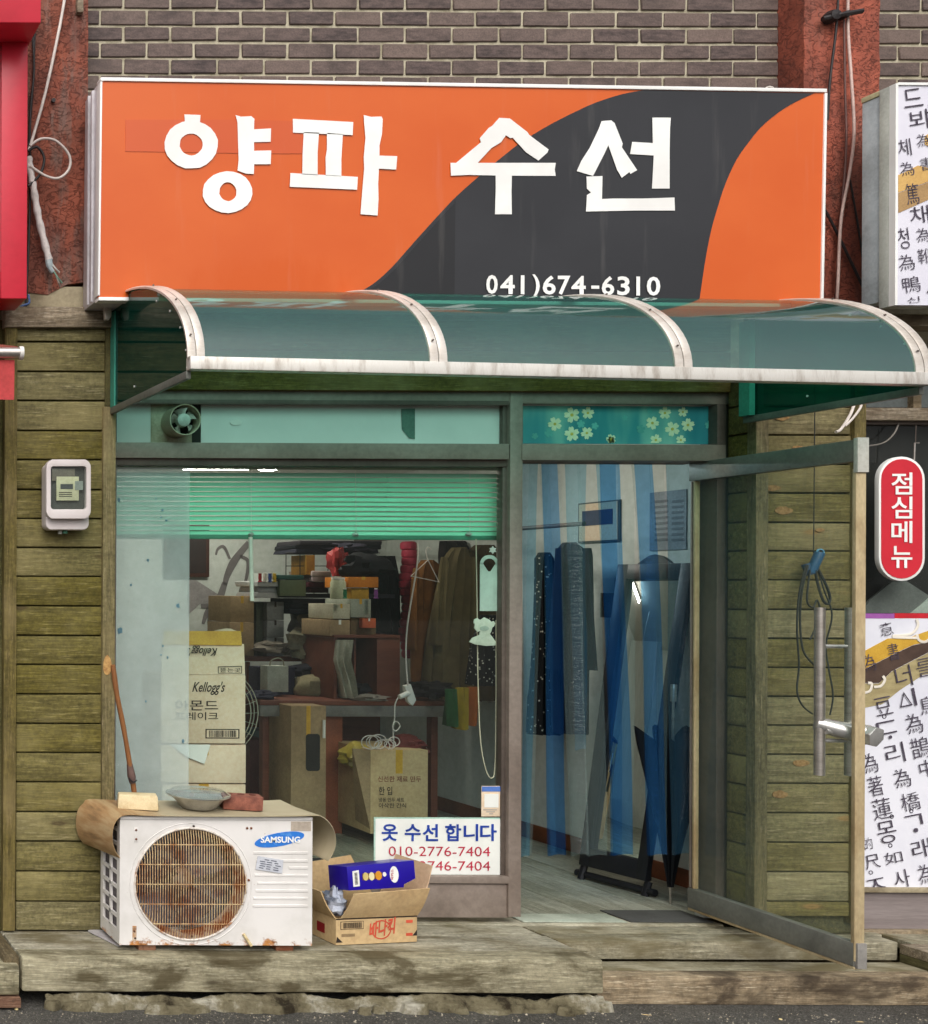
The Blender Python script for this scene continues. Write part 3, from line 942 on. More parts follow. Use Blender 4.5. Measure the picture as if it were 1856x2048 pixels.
# lit ceiling lamps; the one by the doorway is added unseen for brightness
M_lampf = simple('lamp frame', (230, 230, 226), .5)
M_lamp = emit('lit lamp diffuser', (1.0, 0.94, 0.84, 1), 110.0)
t = thing('ceiling_lamp', (-.14, 2.30, IZ), 'lit short tube lamp on the ceiling, left of the round one above the blind', 'lamp', 'lamps on the shop ceiling')
mb = MB(); mb.box(-.37, .09, 2.27, 2.33, IZ - .025, IZ - .001); mb.obj('lamp_body', M_lampf, t, bevel=.004)
mb = MB(); mb.tube([(-.35, 2.30, IZ - .042), (.07, 2.30, IZ - .042)], .015, 14); mb.obj('tube', M_lamp, t, smooth=True)
for (lx, ly, lab) in ((.22, 2.34, 'lit round ceiling lamp glimpsed above the blind'), (.75, 1.0, 'added unseen round ceiling lamp brightening the shop near the doorway')):
    t = thing('ceiling_lamp', (lx, ly, IZ), lab, 'lamp', 'lamps on the shop ceiling')
    mb = MB(); mb.lathe([(.0001, -.001), (.085, -.001), (.085, -.03), (.072, -.034), (.072, -.03), (.0001, -.03)], (lx, ly, IZ), 'z', 28); mb.obj('lamp_body', M_lampf, t, smooth=True)
    mb = MB(); mb.lathe([(.07, -.031), (.066, -.045), (.04, -.056), (.0001, -.06)], (lx, ly, IZ), 'z', 28); mb.obj('diffuser', M_lamp, t, smooth=True)

# ------------------------------------------------------------------ awning
aw = thing('awning', (-.28, -.19, 2.44), 'curved teal plastic canopy with silver ribs over the shopfront', 'awning')
AX0, AX1 = -1.636, 1.068
def aw_pt(u, t, inset=0.0):
    """u along the shopfront 0..1, t 0 front edge .. 1 at the wall"""
    a = (.85 + (.75 - .85) * u) - inset
    z0 = 2.482 + (2.455 - 2.482) * u
    b = (.412) - inset
    ang = t * math.pi / 2
    return Vector((AX0 + (AX1 - AX0) * u, -.19 - a * math.cos(ang), z0 + b * math.sin(ang)))
def aw_sheet_mat():
    k = NT('teal plastic sheet')
    tr = k.n('ShaderNodeBsdfTransparent'); tr.inputs[0].default_value = (0.40, 0.80, 0.70, 1)
    di = k.n('ShaderNodeBsdfDiffuse'); di.inputs[0].default_value = lin((74, 142, 140))
    tl = k.n('ShaderNodeBsdfTranslucent'); tl.inputs[0].default_value = lin((130, 226, 198))
    a = k.n('ShaderNodeMixShader'); a.inputs[0].default_value = 0.5
    k.l(di.outputs[0], a.inputs[1]); k.l(tl.outputs[0], a.inputs[2])
    nz = k.noise(k.pos((1, 1, 1.5)), 4.0, 5, 0.6)
    dirt = k.step(k.noise(k.pos((2.0, 2.0, 5.0)), 6.0, 8, 0.75), 0.60, 0.72)
    k.l(k.mix(k.math('MULTIPLY', dirt, .7), lin((60, 138, 134)), lin((34, 62, 60))), di.inputs[0])
    b = k.n('ShaderNodeMixShader'); k.l(k.math('ADD', k.math('MULTIPLY_ADD', nz, 0.2, 0.26), k.math('MULTIPLY', dirt, .25)), b.inputs[0])
    k.l(tr.outputs[0], b.inputs[1]); k.l(a.outputs[0], b.inputs[2])
    gl = k.n('ShaderNodeBsdfGlossy'); gl.inputs['Roughness'].default_value = 0.07
    k.l(k.bump(k.noise(k.pos((1, 1, 3)), 8, 3, 0.5), 0.05, 0.01), gl.inputs['Normal'])
    fr = k.n('ShaderNodeFresnel'); fr.inputs[0].default_value = 2.6
    c = k.n('ShaderNodeMixShader'); k.l(k.front_only(fr.outputs[0]), c.inputs[0]); k.l(b.outputs[0], c.inputs[1]); k.l(gl.outputs[0], c.inputs[2])
    return k.done(c)
M_aw = aw_sheet_mat()
def aw_end_mat():
    k = NT('dark teal end panel')
    tr = k.n('ShaderNodeBsdfTransparent'); tr.inputs[0].default_value = (0.07, 0.34, 0.27, 1)
    di = k.n('ShaderNodeBsdfDiffuse'); di.inputs[0].default_value = lin((14, 84, 72))
    b = k.n('ShaderNodeMixShader'); b.inputs[0].default_value = 0.3
    k.l(tr.outputs[0], b.inputs[1]); k.l(di.outputs[0], b.inputs[2])
    gl = k.n('ShaderNodeBsdfGlossy'); gl.inputs['Roughness'].default_value = 0.05
    fr = k.n('ShaderNodeFresnel'); fr.inputs[0].default_value = 1.4
    c = k.n('ShaderNodeMixShader'); k.l(k.front_only(fr.outputs[0]), c.inputs[0]); k.l(b.outputs[0], c.inputs[1]); k.l(gl.outputs[0], c.inputs[2])
    return k.done(c)
M_awe = aw_end_mat()
M_rib = simple('white aluminium', (224, 216, 206), 0.35, metal=0.35, col2=(196, 186, 174), scale=5, stretch=(1, 1, 3), spec=.5)
M_ribw = simple('streaked aluminium rail', (224, 220, 212), 0.35, metal=0.3, col2=(176, 166, 154), scale=9, stretch=(3, 1, .6), lo=.45, hi=.75)
M_bat = simple('teal batten', (66, 150, 130), 0.4, col2=(50, 126, 110))
US = [0.0, .33, .662, 1.0]
for u0, u1 in zip(US[:-1], US[1:]):
    mb = MB()
    rows = [[aw_pt(u0 + (u1 - u0) * i / 10, j / 22) for i in range(11)] for j in range(23)]
    mb.grid(rows)
    mb.obj('canopy_sheet', M_aw, aw, smooth=True, angle=80)
for i, u in enumerate(US):
    for s, o in ((0, -.016), (1, .016)):
        if i == 0: o += .018
        if i == 3: o -= .018
        mb = MB()
        rows = []
        for j in range(25):
            p = aw_pt(u, j / 24, -.006); q = aw_pt(u, j / 24, .004)
            rows.append([p + Vector((o - .0145, 0, 0)), p + Vector((o - .008, 0, .004)) , p + Vector((o + .008, 0, .004)), p + Vector((o + .0145, 0, 0))])
        mb.grid(rows, (0, .006, -.006))
        mb.obj('rib', M_rib, aw, smooth=True, angle=40)
    for t in (.12, .38, .62):                       # fixing screws
        c = aw_pt(u, t, -.012) + Vector((-.016 + (.018 if i == 0 else -.018 if i == 3 else 0), 0, .003))
        mb = MB(); mb.lathe([(.0001, -.002), (.0035, -.0015), (.0035, .003), (.0001, .003)], c, 'y', 8); mb.obj('screw', M_alud, aw)
f0, f1 = aw_pt(0, 0), aw_pt(1, 0)
mb = MB()
mb.hexa([(f0.x - .004, f0.y - .012, f0.z - .042), (f1.x + .01, f1.y - .012, f1.z - .042), (f1.x + .01, f1.y + .03, f1.z - .042), (f0.x - .004, f0.y + .03, f0.z - .042),
         (f0.x - .004, f0.y - .010, f0.z + .004), (f1.x + .01, f1.y - .010, f1.z + .004), (f1.x + .01, f1.y + .03, f1.z + .004), (f0.x - .004, f0.y + .03, f0.z + .004)])
mb.obj('front_rail', M_ribw, aw, bevel=.004)
M_awb = simple('grey support bar', (116, 118, 110), .5, metal=.2)
for u, nm in ((0, 0), (1, 1)):
    zb_ = 2.44 + (2.412 - 2.44) * u
    pts = [aw_pt(u, j / 20, .004) for j in range(21)]
    X = pts[0].x
    mb = MB(); mb.prism([Vector((X, p.y, p.z)) for p in pts] + [Vector((X, -.192, zb_)), Vector((X, pts[0].y, zb_))], (.005, 0, 0))
    mb.obj('end_panel', M_awe, aw)
    mb = MB(); mb.box(X - .006, X + .012, pts[0].y + .02, -.192, zb_ - .028, zb_); mb.obj('support_bar', M_awb, aw, bevel=.002)
    mb = MB(); mb.box(X + (-.007 if u == 0 else -.03), X + (-.001 if u == 0 else -.006), -.25, -.2, zb_ + .0, zb_ + .40); mb.obj('batten', M_bat, aw)
    for k in range(7):
        j = k / 7
        p = pts[int(j * 20)] if k < 5 else Vector((X, -.25 - .25 * (k - 5), zb_ + .04))
        q = Vector((X - .001, p.y + .02, p.z - .03 if k < 5 else p.z))
        mb = MB(); mb.lathe([(.0001, -.004), (.004, -.003), (.004, 0), (.0001, 0)], q, 'x', 8); mb.obj('rivet', M_paper, aw)
mb = MB(); mb.box(AX0, AX1, -.20, -.185, 2.865, 2.905); mb.obj('wall_rail', M_awb, aw)
# hook brackets under the sign beside the canopy
for x in (216, 262):
    mb = MB(); mb.ppx([(x - 8, 612), (x + 8, 612), (x + 7, 632), (x + 2, 640), (x - 6, 639), (x - 7, 628)], -.26, .02)
    mb.obj('bracket', M_rib, aw, bevel=.003)

# ------------------------------------------------------------------ main sign
SY = -.40
TL, TR, BR, BL = (202, 159), (1650, 182), (1642, 612), (197, 598)
sg = thing('shop_sign', px(925, 605, -.3), 'large orange and charcoal sign box with white cut-out lettering', 'sign')
def face_mat(name, a, b, gl=.28, stain=False):
    k = NT(name)
    p = k.pos((1, 1, 1))
    n = k.noise(k.pos((.8, 1, 1.0)), 2.0, 4, 0.55)
    c = k.mix(k.step(n, .35, .7), lin(a), lin(b))
    if stain:
        g = k.n('ShaderNodeNewGeometry')
        d = k.n('ShaderNodeVectorMath', operation='SUBTRACT'); k.l(g.outputs['Position'], d.inputs[0]); d.inputs[1].default_value = (-1.05, SY, 2.90)
        d2 = k.n('ShaderNodeVectorMath', operation='MULTIPLY'); k.l(d.outputs[0], d2.inputs[0]); d2.inputs[1].default_value = (1.7, 1, 4.2)
        ln = k.n('ShaderNodeVectorMath', operation='LENGTH'); k.l(d2.outputs[0], ln.inputs[0])
        q = k.math('ADD', ln.outputs['Value'], k.math('MULTIPLY', k.noise(k.pos((4, 1, 2)), 4, 6, .7), 1.1))
        c = k.mix(k.math('MULTIPLY', k.math('SUBTRACT', 1.0, k.step(q, .75, 1.25)), .7), c, lin((204, 84, 10)))
    st = k.noise(k.pos((9, 1, .8)), 2.0, 4, .6)
    c = k.mix(k.math('MULTIPLY', k.step(st, .58, .8), .05), c, (.6, .55, .5, 1))
    return k.done(k.bsdf(c, gl, 0, .45, k.bump(n, .05, .004)))
M_or = face_mat('orange sign vinyl', (212, 97, 36), (206, 89, 28), stain=True)
M_or2 = face_mat('repair orange vinyl', (205, 90, 44), (202, 86, 40))
M_bk = face_mat('charcoal sign vinyl', (48, 48, 51), (42, 42, 45))
M_bk2 = face_mat('darker charcoal vinyl', (36, 35, 37), (32, 32, 34))
M_let = simple('white vinyl letter', (244, 244, 240), .4, col2=(232, 230, 226), scale=3, fine=.02)
M_box = simple('sign box aluminium', (206, 202, 206), .45, metal=.15, col2=(188, 184, 186), scale=3)
def signpt(u, v, Y=SY):
    a = Vector(TL).lerp(Vector(TR), u); b = Vector(BL).lerp(Vector(BR), u)
    q = a.lerp(b, v)
    return px(q.x, q.y, Y)
mb = MB(); mb.prism([signpt(0, 0), signpt(1, 0), signpt(1, 1), signpt(0, 1)], (0, .02, 0)); mb.obj('sign_face', M_or, sg)
cs = [signpt(0, 0, SY), signpt(1, 0, SY), signpt(1, 1, SY), signpt(0, 1, SY)]
mb = MB(); mb.prism([c + Vector((0, .021, 0)) for c in cs], (0, .19, 0)); mb.obj('sign_box', M_box, sg, bevel=.003)
for dy in (.08, .13):
    c0, c3 = cs[0], cs[3]
    mb = MB(); mb.box(c3.x - .006, c0.x + .0, SY + dy, SY + dy + .012, c3.z + .01, c0.z - .01); mb.obj('side_rib', M_box, sg)
def edge(a, b, w):
    a, b = signpt(*a), signpt(*b)
    d = (b - a).normalized(); n = Vector((-d.z, 0, d.x)) * w
    mb = MB(); mb.prism([a - n + Vector((0, -.006, 0)), b - n + Vector((0, -.006, 0)), b + n + Vector((0, -.006, 0)), a + n + Vector((0, -.006, 0))], (0, .05, 0))
    mb.obj('frame_edge', M_let, sg, bevel=.001)
edge((-.001, 0), (1.001, 0), .007); edge((1, 0.012), (1, 1), .005); edge((0, .012), (0, .985), .004); edge((0, 1), (1, 1), .007)
def A(pts, ox=0., oy=0., k=2.61):
    return [(ox + x / k, oy + y / k) for x, y in pts]
c1 = A([(215, 1562), (280, 1540), (340, 1508), (400, 1468), (480, 1395), (560, 1305), (640, 1215), (740, 1105), (820, 1022), (940, 915), (1040, 832), (1150, 745), (1240, 688), (1330, 637), (1450, 577), (1550, 533), (1680, 492), (1795, 470)], 600)
c2 = A([(1195, 519), (1100, 562), (1000, 622), (900, 705), (830, 790), (760, 890), (700, 1020), (660, 1140), (620, 1280), (590, 1430), (570, 1560), (550, 1702)], 1200, 0, 2.785)
pl_ = [(p.x, p.y) for p in [v.to_2d() for v in spline([Vector((x, y, 0)) for x, y in c1], 3)]]
pr_ = [(p.x, p.y) for p in [v.to_2d() for v in spline([Vector((x, y, 0)) for x, y in c2], 3)]]
mb = MB(); mb.ppx(pl_ + pr_ + [(1396, 608)], SY - .0018, .0015); mb.obj('black_wave', M_bk, sg)
k0 = [p for p in pl_ if p[0] < 912]
mb = MB(); mb.ppx([(p[0] + 6, p[1] + 3) for p in k0] + [(911, 398), (909, 602)], SY - .0032, .0012); mb.obj('vinyl_patch', M_bk2, sg)
mb = MB(); mb.ppx(A([(655, 625), (1235, 625), (1590, 632), (1590, 802), (1400, 802), (655, 790)]), SY - .0018, .0015); mb.obj('vinyl_patch', M_or2, sg)
def letter(*polys):
    mb = MB()
    for p in polys:
        mb.ppx(p, SY - .0052, .0014)
    return mb.obj('letter', M_let, sg)
def ringletter(cx, cy, rx, ry, ix, iy, icx=None, icy=None, extra=()):
    mb = MB()
    st = R.getstate()
    o = A(circ(cx, cy, rx, ry, 22, .1, .018)); i = A(circ(icx or cx, icy or cy, ix, iy, 22, .1, .03))
    mb.ring([px(x, y, SY - .0052) for x, y in o], [px(x, y, SY - .0052) for x, y in i], (0, .0014, 0))
    for e in extra:
        mb.ppx(e, SY - .0050, .0012)
    return mb.obj('letter', M_let, sg)
ringletter(998, 754, 140, 126, 60, 57, extra=[A([(962, 597), (1047, 600), (1043, 645), (966, 640)])])
letter(A([(1230, 600), (1258, 609), (1312, 606), (1328, 620), (1326, 675), (1415, 670), (1413, 740), (1326, 742), (1326, 787), (1416, 785), (1413, 857), (1327, 857), (1325, 908), (1284, 906), (1240, 890), (1246, 835), (1240, 640)]))
ringletter(1188, 1003, 131, 109, 45, 49, 1190, 1001)
O2 = 600
letter(A([(-37, 620), (278, 637), (275, 705), (224, 703), (222, 780), (215, 850), (218, 918), (302, 923), (298, 990), (120, 984), (-53, 975), (-50, 903), (12, 908), (16, 830), (20, 700), (-36, 692)], O2)[0:0] or A([(-37, 620), (278, 637), (275, 705), (-36, 692)], O2),
       A([(20, 690), (99, 692), (92, 800), (92, 914), (12, 910), (14, 800)], O2), A([(141, 694), (224, 700), (216, 830), (216, 920), (135, 916), (134, 820), (141, 780)], O2),
       A([(-50, 903), (302, 923), (298, 990), (-53, 975)], O2))
letter(A([(333, 600), (372, 610), (425, 608), (432, 622), (428, 700), (415, 760), (415, 812), (508, 815), (502, 885), (412, 880), (408, 960), (410, 1040), (405, 1125), (316, 1118), (325, 1000), (335, 880), (333, 820), (342, 720), (335, 640)], O2))
letter(A([(1040, 615), (1095, 618), (1188, 690), (1196, 704), (1298, 780), (1292, 796), (1245, 838), (1180, 795), (1110, 718), (1100, 722), (1075, 706), (1050, 742), (1000, 772), (928, 850), (815, 850), (945, 742), (938, 722), (985, 668), (1005, 655)], O2),
       A([(786, 850), (1335, 850), (1330, 885), (1335, 918), (1106, 917), (1104, 1000), (1106, 1118), (1018, 1118), (1022, 1000), (1022, 916), (880, 913), (788, 917)], O2))
letter(A([(1575, 632), (1625, 628), (1642, 642), (1685, 750), (1680, 768), (1760, 888), (1725, 908), (1720, 898), (1680, 928), (1655, 885), (1610, 757), (1590, 800), (1530, 918), (1445, 893), (1470, 838), (1514, 770), (1560, 672)], O2))
letter(A([(292, 655), (395, 655), (390, 720), (388, 850), (388, 1050), (290, 1050), (300, 866), (168, 858), (180, 790), (295, 797)], 1200, 0, 2.785))
letter([(1173, 353), (1205, 352), (1204, 398), (1227, 397), (1285, 397), (1349, 395), (1350, 421), (1270, 421), (1172, 423), (1174, 390), (1182, 385), (1174, 377)])
for ch, a_, b_ in (('0', 972, 995), ('4', 1000, 1029), ('1', 1037, 1049), (')', 1064, 1079), ('6', 1085, 1111), ('7', 1115, 1140), ('4', 1142, 1171), ('-', 1182, 1198), ('6', 1203, 1228), ('3', 1234, 1259), ('1', 1268, 1280), ('0', 1293, 1320)):
    yo = (a_ - 972) * .011
    y0_, y1_ = (548, 594) if ch == ')' else (569, 575.5) if ch == '-' else (550, 588)
    textpx('digit', ch, a_ + (0 if ch != '1' else 4), y0_ + yo, b_, y1_ + yo, SY - .0045, M_let, sg, bold=.022, keep=(ch == '1'))
mb = MB(); mb.tube([px(1539 + 11 * math.cos(a / 12 * math.pi * 2), 184 + 11 * math.sin(a / 12 * math.pi * 2), SY + .08) for a in range(12)], .003, 6, closed=True); mb.obj('hanging_ring', M_rib, sg, smooth=True)

# ------------------------------------------------------------------ neighbour sign on the right
ns = thing('shop_sign', px(1790, 612, -.3), 'white sign box with brush lettering and an ochre band at upper right', 'sign')
NY = -.44
M_nface = simple('white printed sign face', (226, 224, 234), .4, col2=(214, 212, 224), scale=3, fine=.03)
M_och = simple('ochre printed band', (212, 172, 104), .5, col2=(196, 154, 88), scale=12)
M_och2 = simple('dark ochre band', (176, 142, 96), .5, col2=(158, 126, 84), scale=12)
M_brush = simple('brush ink', (58, 50, 62), .6, col2=(84, 76, 90), scale=30, fine=0)
mb = MB(); mb.prism([px(1795, 170, NY), px(2060, 176, NY), px(2060, 612, NY), px(1788, 610, NY)], (0, .02, 0)); mb.obj('sign_face', M_nface, ns)
q0, q3 = px(1794, 168, NY), px(1789, 611, NY)
mb = MB(); mb.box(q3.x - .004, q0.x + .85, NY + .021, NY + .061, q3.z, q0.z); mb.obj('frame_front', simple('pale box frame', (206, 208, 198), .5), ns, bevel=.003)
mb = MB(); mb.box(q3.x + .004, q0.x + .84, NY + .062, NY + .14, q3.z + .03, q0.z - .02); mb.obj('frame_back', simple('pale blue box side', (198, 206, 210), .5), ns, bevel=.003)
mb = MB(); mb.box(q3.x + .0, q0.x + .84, NY + .062, NY + .14, q0.z - .019, q0.z + .012 - .04 + .03); mb.obj('frame_top', simple('yellowed box top', (212, 202, 160), .6), ns, bevel=.002)
mb = MB(); mb.box(q3.x - .004, q3.x + .006, NY - .006, NY + .02, q3.z, q0.z); mb.obj('face_edge', M_let, ns)
mb = MB(); mb.box(q3.x + .006, q3.x + .85, NY - .006, NY + .02, q0.z - .006, q0.z + .004); mb.obj('face_edge', M_let, ns)
mb = MB(); mb.ppx([(1797, 350), (1812, 343), (1836, 331), (1860, 336), (1990, 300), (1990, 345), (1860, 362), (1797, 385)], NY - .0018, .0015); mb.obj('ochre_band', M_och, ns)
mb = MB(); mb.ppx([(1797, 386), (1860, 363), (1990, 346), (1990, 372), (1860, 398), (1797, 426)], NY - .0018, .0015); mb.obj('ochre_band', M_och2, ns)
mb = MB(); mb.ppx([(1850, 272), (1900, 240), (1900, 300), (1850, 290)], NY - .0018, .0015); mb.obj('ochre_band', M_och, ns)
def glyphs(lst, Y, par, mat, rot):
    for g in lst:
        ch, x, y, s = g[:4]
        f = .5 if ord(ch[0]) < 0x2E80 and len(ch) == 1 else 1.0
        w = g[4] if len(g) > 4 else s
        textpx('brush_character', ch, x - w / 2, y - s / 2, x + w / 2, y + s / 2, Y, mat, par, rot=rot, bold=-.006, lift=.0025)
glyphs([('드', 1825, 196, 36, 38), ('뵈', 1836, 239, 38, 38), ('체', 1808, 295, 34, 26), ('為', 1845, 281, 26), ('為', 1813, 338, 28), ('書', 1852, 328, 26),
        ('篤', 1824, 388, 42, 26), ('채', 1838, 430, 36, 38), ('청', 1806, 477, 42, 22), ('為', 1845, 470, 28), ('為', 1812, 525, 32), ('靴', 1850, 512, 30),
        ('鴨', 1822, 569, 32, 36), ('신', 1826, 600, 12, 26), ('人', 1868, 565, 40, 36), ('들', 1872, 225, 38), ('를', 1880, 420, 40)], NY - .001, ns, M_brush, math.radians(8))
mb = MB(); mb.box(q3.x + .02, q3.x + .85, -.3, -.2, q3.z - .05, q3.z - .004); mb.obj('support_rail', M_beam, ns)

# neighbour shopfront on the right
NS = -.10
nb_ = thing('neighbour_shopfront', px(1800, 1850, NS), 'dark neighbour shop window with printed film right of the door', 'shopfront')
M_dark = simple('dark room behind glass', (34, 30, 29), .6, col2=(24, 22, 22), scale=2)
M_nfilm = simple('white printed window film', (228, 228, 236), .35, col2=(216, 216, 226), scale=3, fine=.02)
def npart(name, x0, x1, y0, y1, Y, d, mat, bev=0.):
    mb = MB(); mb.bpx(x0, x1, y0, y1, Y, d); return mb.obj(name, mat, nb_, bevel=bev)
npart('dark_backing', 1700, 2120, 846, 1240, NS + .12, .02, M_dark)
npart('upper_pane', 1733, 2100, 760, 815, NS + .02, .03, simple('grey upper pane', (104, 110, 108), .25))
npart('upper_post', 1827, 1843, 770, 816, NS - .005, .03, M_beam)
npart('head_timber', 1728, 2100, 816, 841, NS - .04, .08, M_beam, .003)
npart('head_rail', 1728, 2100, 841.5, 849, NS - .01, .05, M_alud)
npart('glass_pane', 1728, 2100, 850, 1236, NS + .02, .006, M_glass)
npart('printed_film', 1726, 2100, 1237, 1776, NS, .01, M_nfilm)
npart('purple_stripe', 1726, 1789, 1227, 1237, NS - .001, .008, simple('purple stripe', (160, 92, 166), .4))
npart('red_stripe', 1789.5, 2100, 1227, 1237, NS - .001, .008, simple('red stripe', (206, 40, 52), .4))
npart('bottom_ledge', 1726, 2100, 1777, 1786, NS - .02, .06, M_ledge, .002)
npart('base_panel', 1726, 2100, 1787, 1862, NS, .05, simple('grey base panel', (138, 128, 126), .6, col2=(120, 110, 108), stretch=(.3, 1, 5)))
npart('base_timber', 1726, 2100, 1862, 1876, NS - .03, .06, M_beam, .003)
# grey and pale hipped roof shapes standing behind the glass
mb = MB(); mb.ppx([(1722, 1226), (1740, 1200), (1783, 1164), (1813, 1162), (1862, 1194), (1905, 1226)], NS + .05, .01); mb.obj('grey_roof_shape', simple('grey roof shape', (112, 114, 112), .6), nb_)
mb = MB(); mb.ppx([(1822, 1226), (1858, 1196), (1920, 1196), (1920, 1226)], NS + .045, .004); mb.obj('pale_roof_shape', simple('pale roof shape', (186, 194, 186), .6), nb_)
M_bandy = simple('mustard band', (206, 164, 62), .45, col2=(190, 146, 50), scale=14)
M_bandb = simple('brown band', (84, 66, 56), .45, col2=(70, 54, 46), scale=14)
M_bandk = simple('khaki band', (172, 158, 116), .45, col2=(150, 136, 98), scale=10, stretch=(1, 1, 4))
def band(pts, mat, k=0):
    mb = MB(); mb.ppx(pts, NS - .0018 - k * .0014, .0012); mb.obj('printed_band', mat, nb_)
band([(1727, 1303), (1776, 1277), (1812, 1277), (1856, 1262), (1960, 1230), (1960, 1260), (1826, 1290), (1800, 1302), (1727, 1339)], M_bandy)
band([(1727, 1340), (1800, 1303), (1826, 1291), (1960, 1262), (1960, 1290), (1858, 1304), (1784, 1342), (1758, 1366), (1727, 1366)], M_bandb)
band([(1727, 1367), (1758, 1367), (1784, 1343), (1858, 1305), (1960, 1291), (1960, 1330), (1846, 1350), (1800, 1380), (1765, 1408), (1727, 1416)], M_bandk)
M_wline = simple('white outline print', (236, 228, 214), .45, fine=0)
for pts in ([(1785, 1272), (1822, 1268), (1836, 1252), (1834, 1238)], [(1785, 1274), (1800, 1275), (1836, 1276)], [(1834, 1268), (1838, 1280), (1850, 1284), (1862, 1276)], [(1727, 1386), (1740, 1382), (1744, 1368), (1736, 1366)], [(1748, 1374), (1762, 1372), (1770, 1360), (1766, 1352)]):
    mb = MB(); mb.tube(spline([px(x, y, NS - .005) for x, y in pts], 6), .006, 6)
    for v in mb.v: v.y = NS - .0045 + (v.y - (NS - .005)) * .15
    mb.obj('outline_print', M_wline, nb_)
glyphs([('意', 1772, 1258, 26), ('書', 1786, 1303, 34, 22), ('為', 1738, 1325, 34, 24), ('너', 1806, 1352, 42, 32), ('를', 1850, 1334, 36), ('豆', 1766, 1412, 36, 34), ('△', 1809, 1398, 30, 26), ('ㅣ', 1828, 1393, 36, 5),
        ('ㄷ', 1772, 1455, 26, 38), ('·', 1780, 1474, 7, 7), ('리', 1789, 1506, 40, 38), ('為', 1827, 1447, 40, 34), ('鵲', 1840, 1495, 42, 38), ('為', 1739, 1526, 40, 30), ('為', 1803, 1556, 38, 34), ('橋', 1820, 1603, 36, 38),
        ('著', 1750, 1572, 40, 30), ('蓮', 1763, 1617, 42, 38), ('몽', 1773, 1664, 44, 38), ('如', 1786, 1715, 24, 36), ('ㄱ', 1827, 1640, 22, 34), ('·', 1831, 1660, 9, 9), ('래', 1842, 1697, 38, 38), ('中', 1853, 1536, 34, 30),
        ('為', 1850, 1748, 40, 30), ('ㅈ', 1751, 1768, 22, 36), ('사', 1803, 1757, 36, 32), ('的', 1735, 1687, 24, 18), ('尺', 1744, 1723, 28, 30), ('鳥', 1856, 1410, 36)], NS - .003, nb_, M_brush, math.radians(12))
for x, y in ((1769, 1433), (1823, 1622), (1784, 1633), (1781, 1691), (1742, 1745)):
    mb = MB(); mb.ring([px(a, b, NS - .002) for a, b in circ(x, y, 4.2, 4.2, 12)], [px(a, b, NS - .002) for a, b in circ(x, y, 2.8, 2.8, 12)], (0, .001, 0)); mb.obj('small_ring', M_brush, nb_)
mb = MB(); mb.tube(spline([px(1700, 895, -.16), px(1760, 888, -.14), px(1786, 870, -.12), px(1798, 846, -.11)], 8), .003, 6)
tag(mb.obj('cable', simple('grey cable', (126, 120, 112), .6), smooth=True), 'thin grey cable arching to the neighbour window head', 'cable')

# red hanging menu sign
ms = thing('hanging_sign', px(1804, 1160, -.16), 'red rounded hanging sign with white vertical lettering', 'sign')
HY = -.17
def stadium(x0, x1, y0, y1, n=14):
    r = (x1 - x0) / 2; cx = (x0 + x1) / 2
    return [(cx + r * math.cos(math.pi + math.pi * k / n), y0 + r + r * math.sin(math.pi + math.pi * k / n)) for k in range(n + 1)] + \
           [(cx + r * math.cos(math.pi * k / n), y1 - r + r * math.sin(math.pi * k / n)) for k in range(n + 1)]
mb = MB(); mb.ppx(stadium(1758, 1850, 913, 1162), HY, .02); mb.obj('white_rim', M_let, ms, bevel=.002)
mb = MB(); mb.ppx(stadium(1763, 1845, 918, 1157), HY - .002, .004); rfc = mb.obj('red_face', simple('red sign face', (206, 44, 58), .35, col2=(196, 40, 54), fine=.02), ms)
for ch, y in (('점', 967), ('심', 1015), ('메', 1064), ('뉴', 1114)):
    textpx('letter', ch, 1782, y - 22, 1824, y + 22, HY - .004, M_let, rfc, bold=.014)
mb = MB(); mb.tube([px(1828, 920, HY + .01), px(1829, 886, HY + .01), px(1838, 886, HY + .01)], .0035, 6); mb.obj('hook', M_steel, ms)
mb = MB(); mb.tube([px(1831, 886, HY + .01), px(1832, 850, HY + .01)], .0015, 6); mb.obj('wire', M_alud, ms)

# ------------------------------------------------------------------ neighbour on the left: red sign box and red canopy edge
rs = thing('shop_sign', px(20, 600, -.5), 'red framed neighbour sign box cut by the left edge', 'sign')
RY = -.46
M_red = simple('red lacquer', (204, 44, 62), .3, col2=(188, 38, 54), scale=3, fine=.03)
m = MB(); m.bpx(4, 55, 0, 597, RY, .10)
xa = px(55, 300, RY).x; za, zb2 = px(30, -60, RY).z, px(30, 597, RY).z
m = MB(); m.box(xa - .105, xa, RY, RY + .2, zb2, za); m.obj('frame_stile', M_red, rs, bevel=.004)
m = MB(); m.box(xa - 1.2, xa - .106, RY, RY + .2, zb2, zb2 + .11); m.obj('frame_rail', M_red, rs, bevel=.004)
m = MB(); m.box(xa - 1.2, xa - .106, RY + .03, RY + .19, zb2 + .11, za); m.obj('sign_panel', simple('pale pink sign panel', (214, 170, 176), .4), rs)
xb = px(82, 20, RY - .16).x; zc = px(40, 45, RY - .16).z
m = MB(); m.box(xb - 1.2, xb, RY - .16, RY + .1, zc, zc + .35); m.obj('top_box', M_red, rs, bevel=.004)

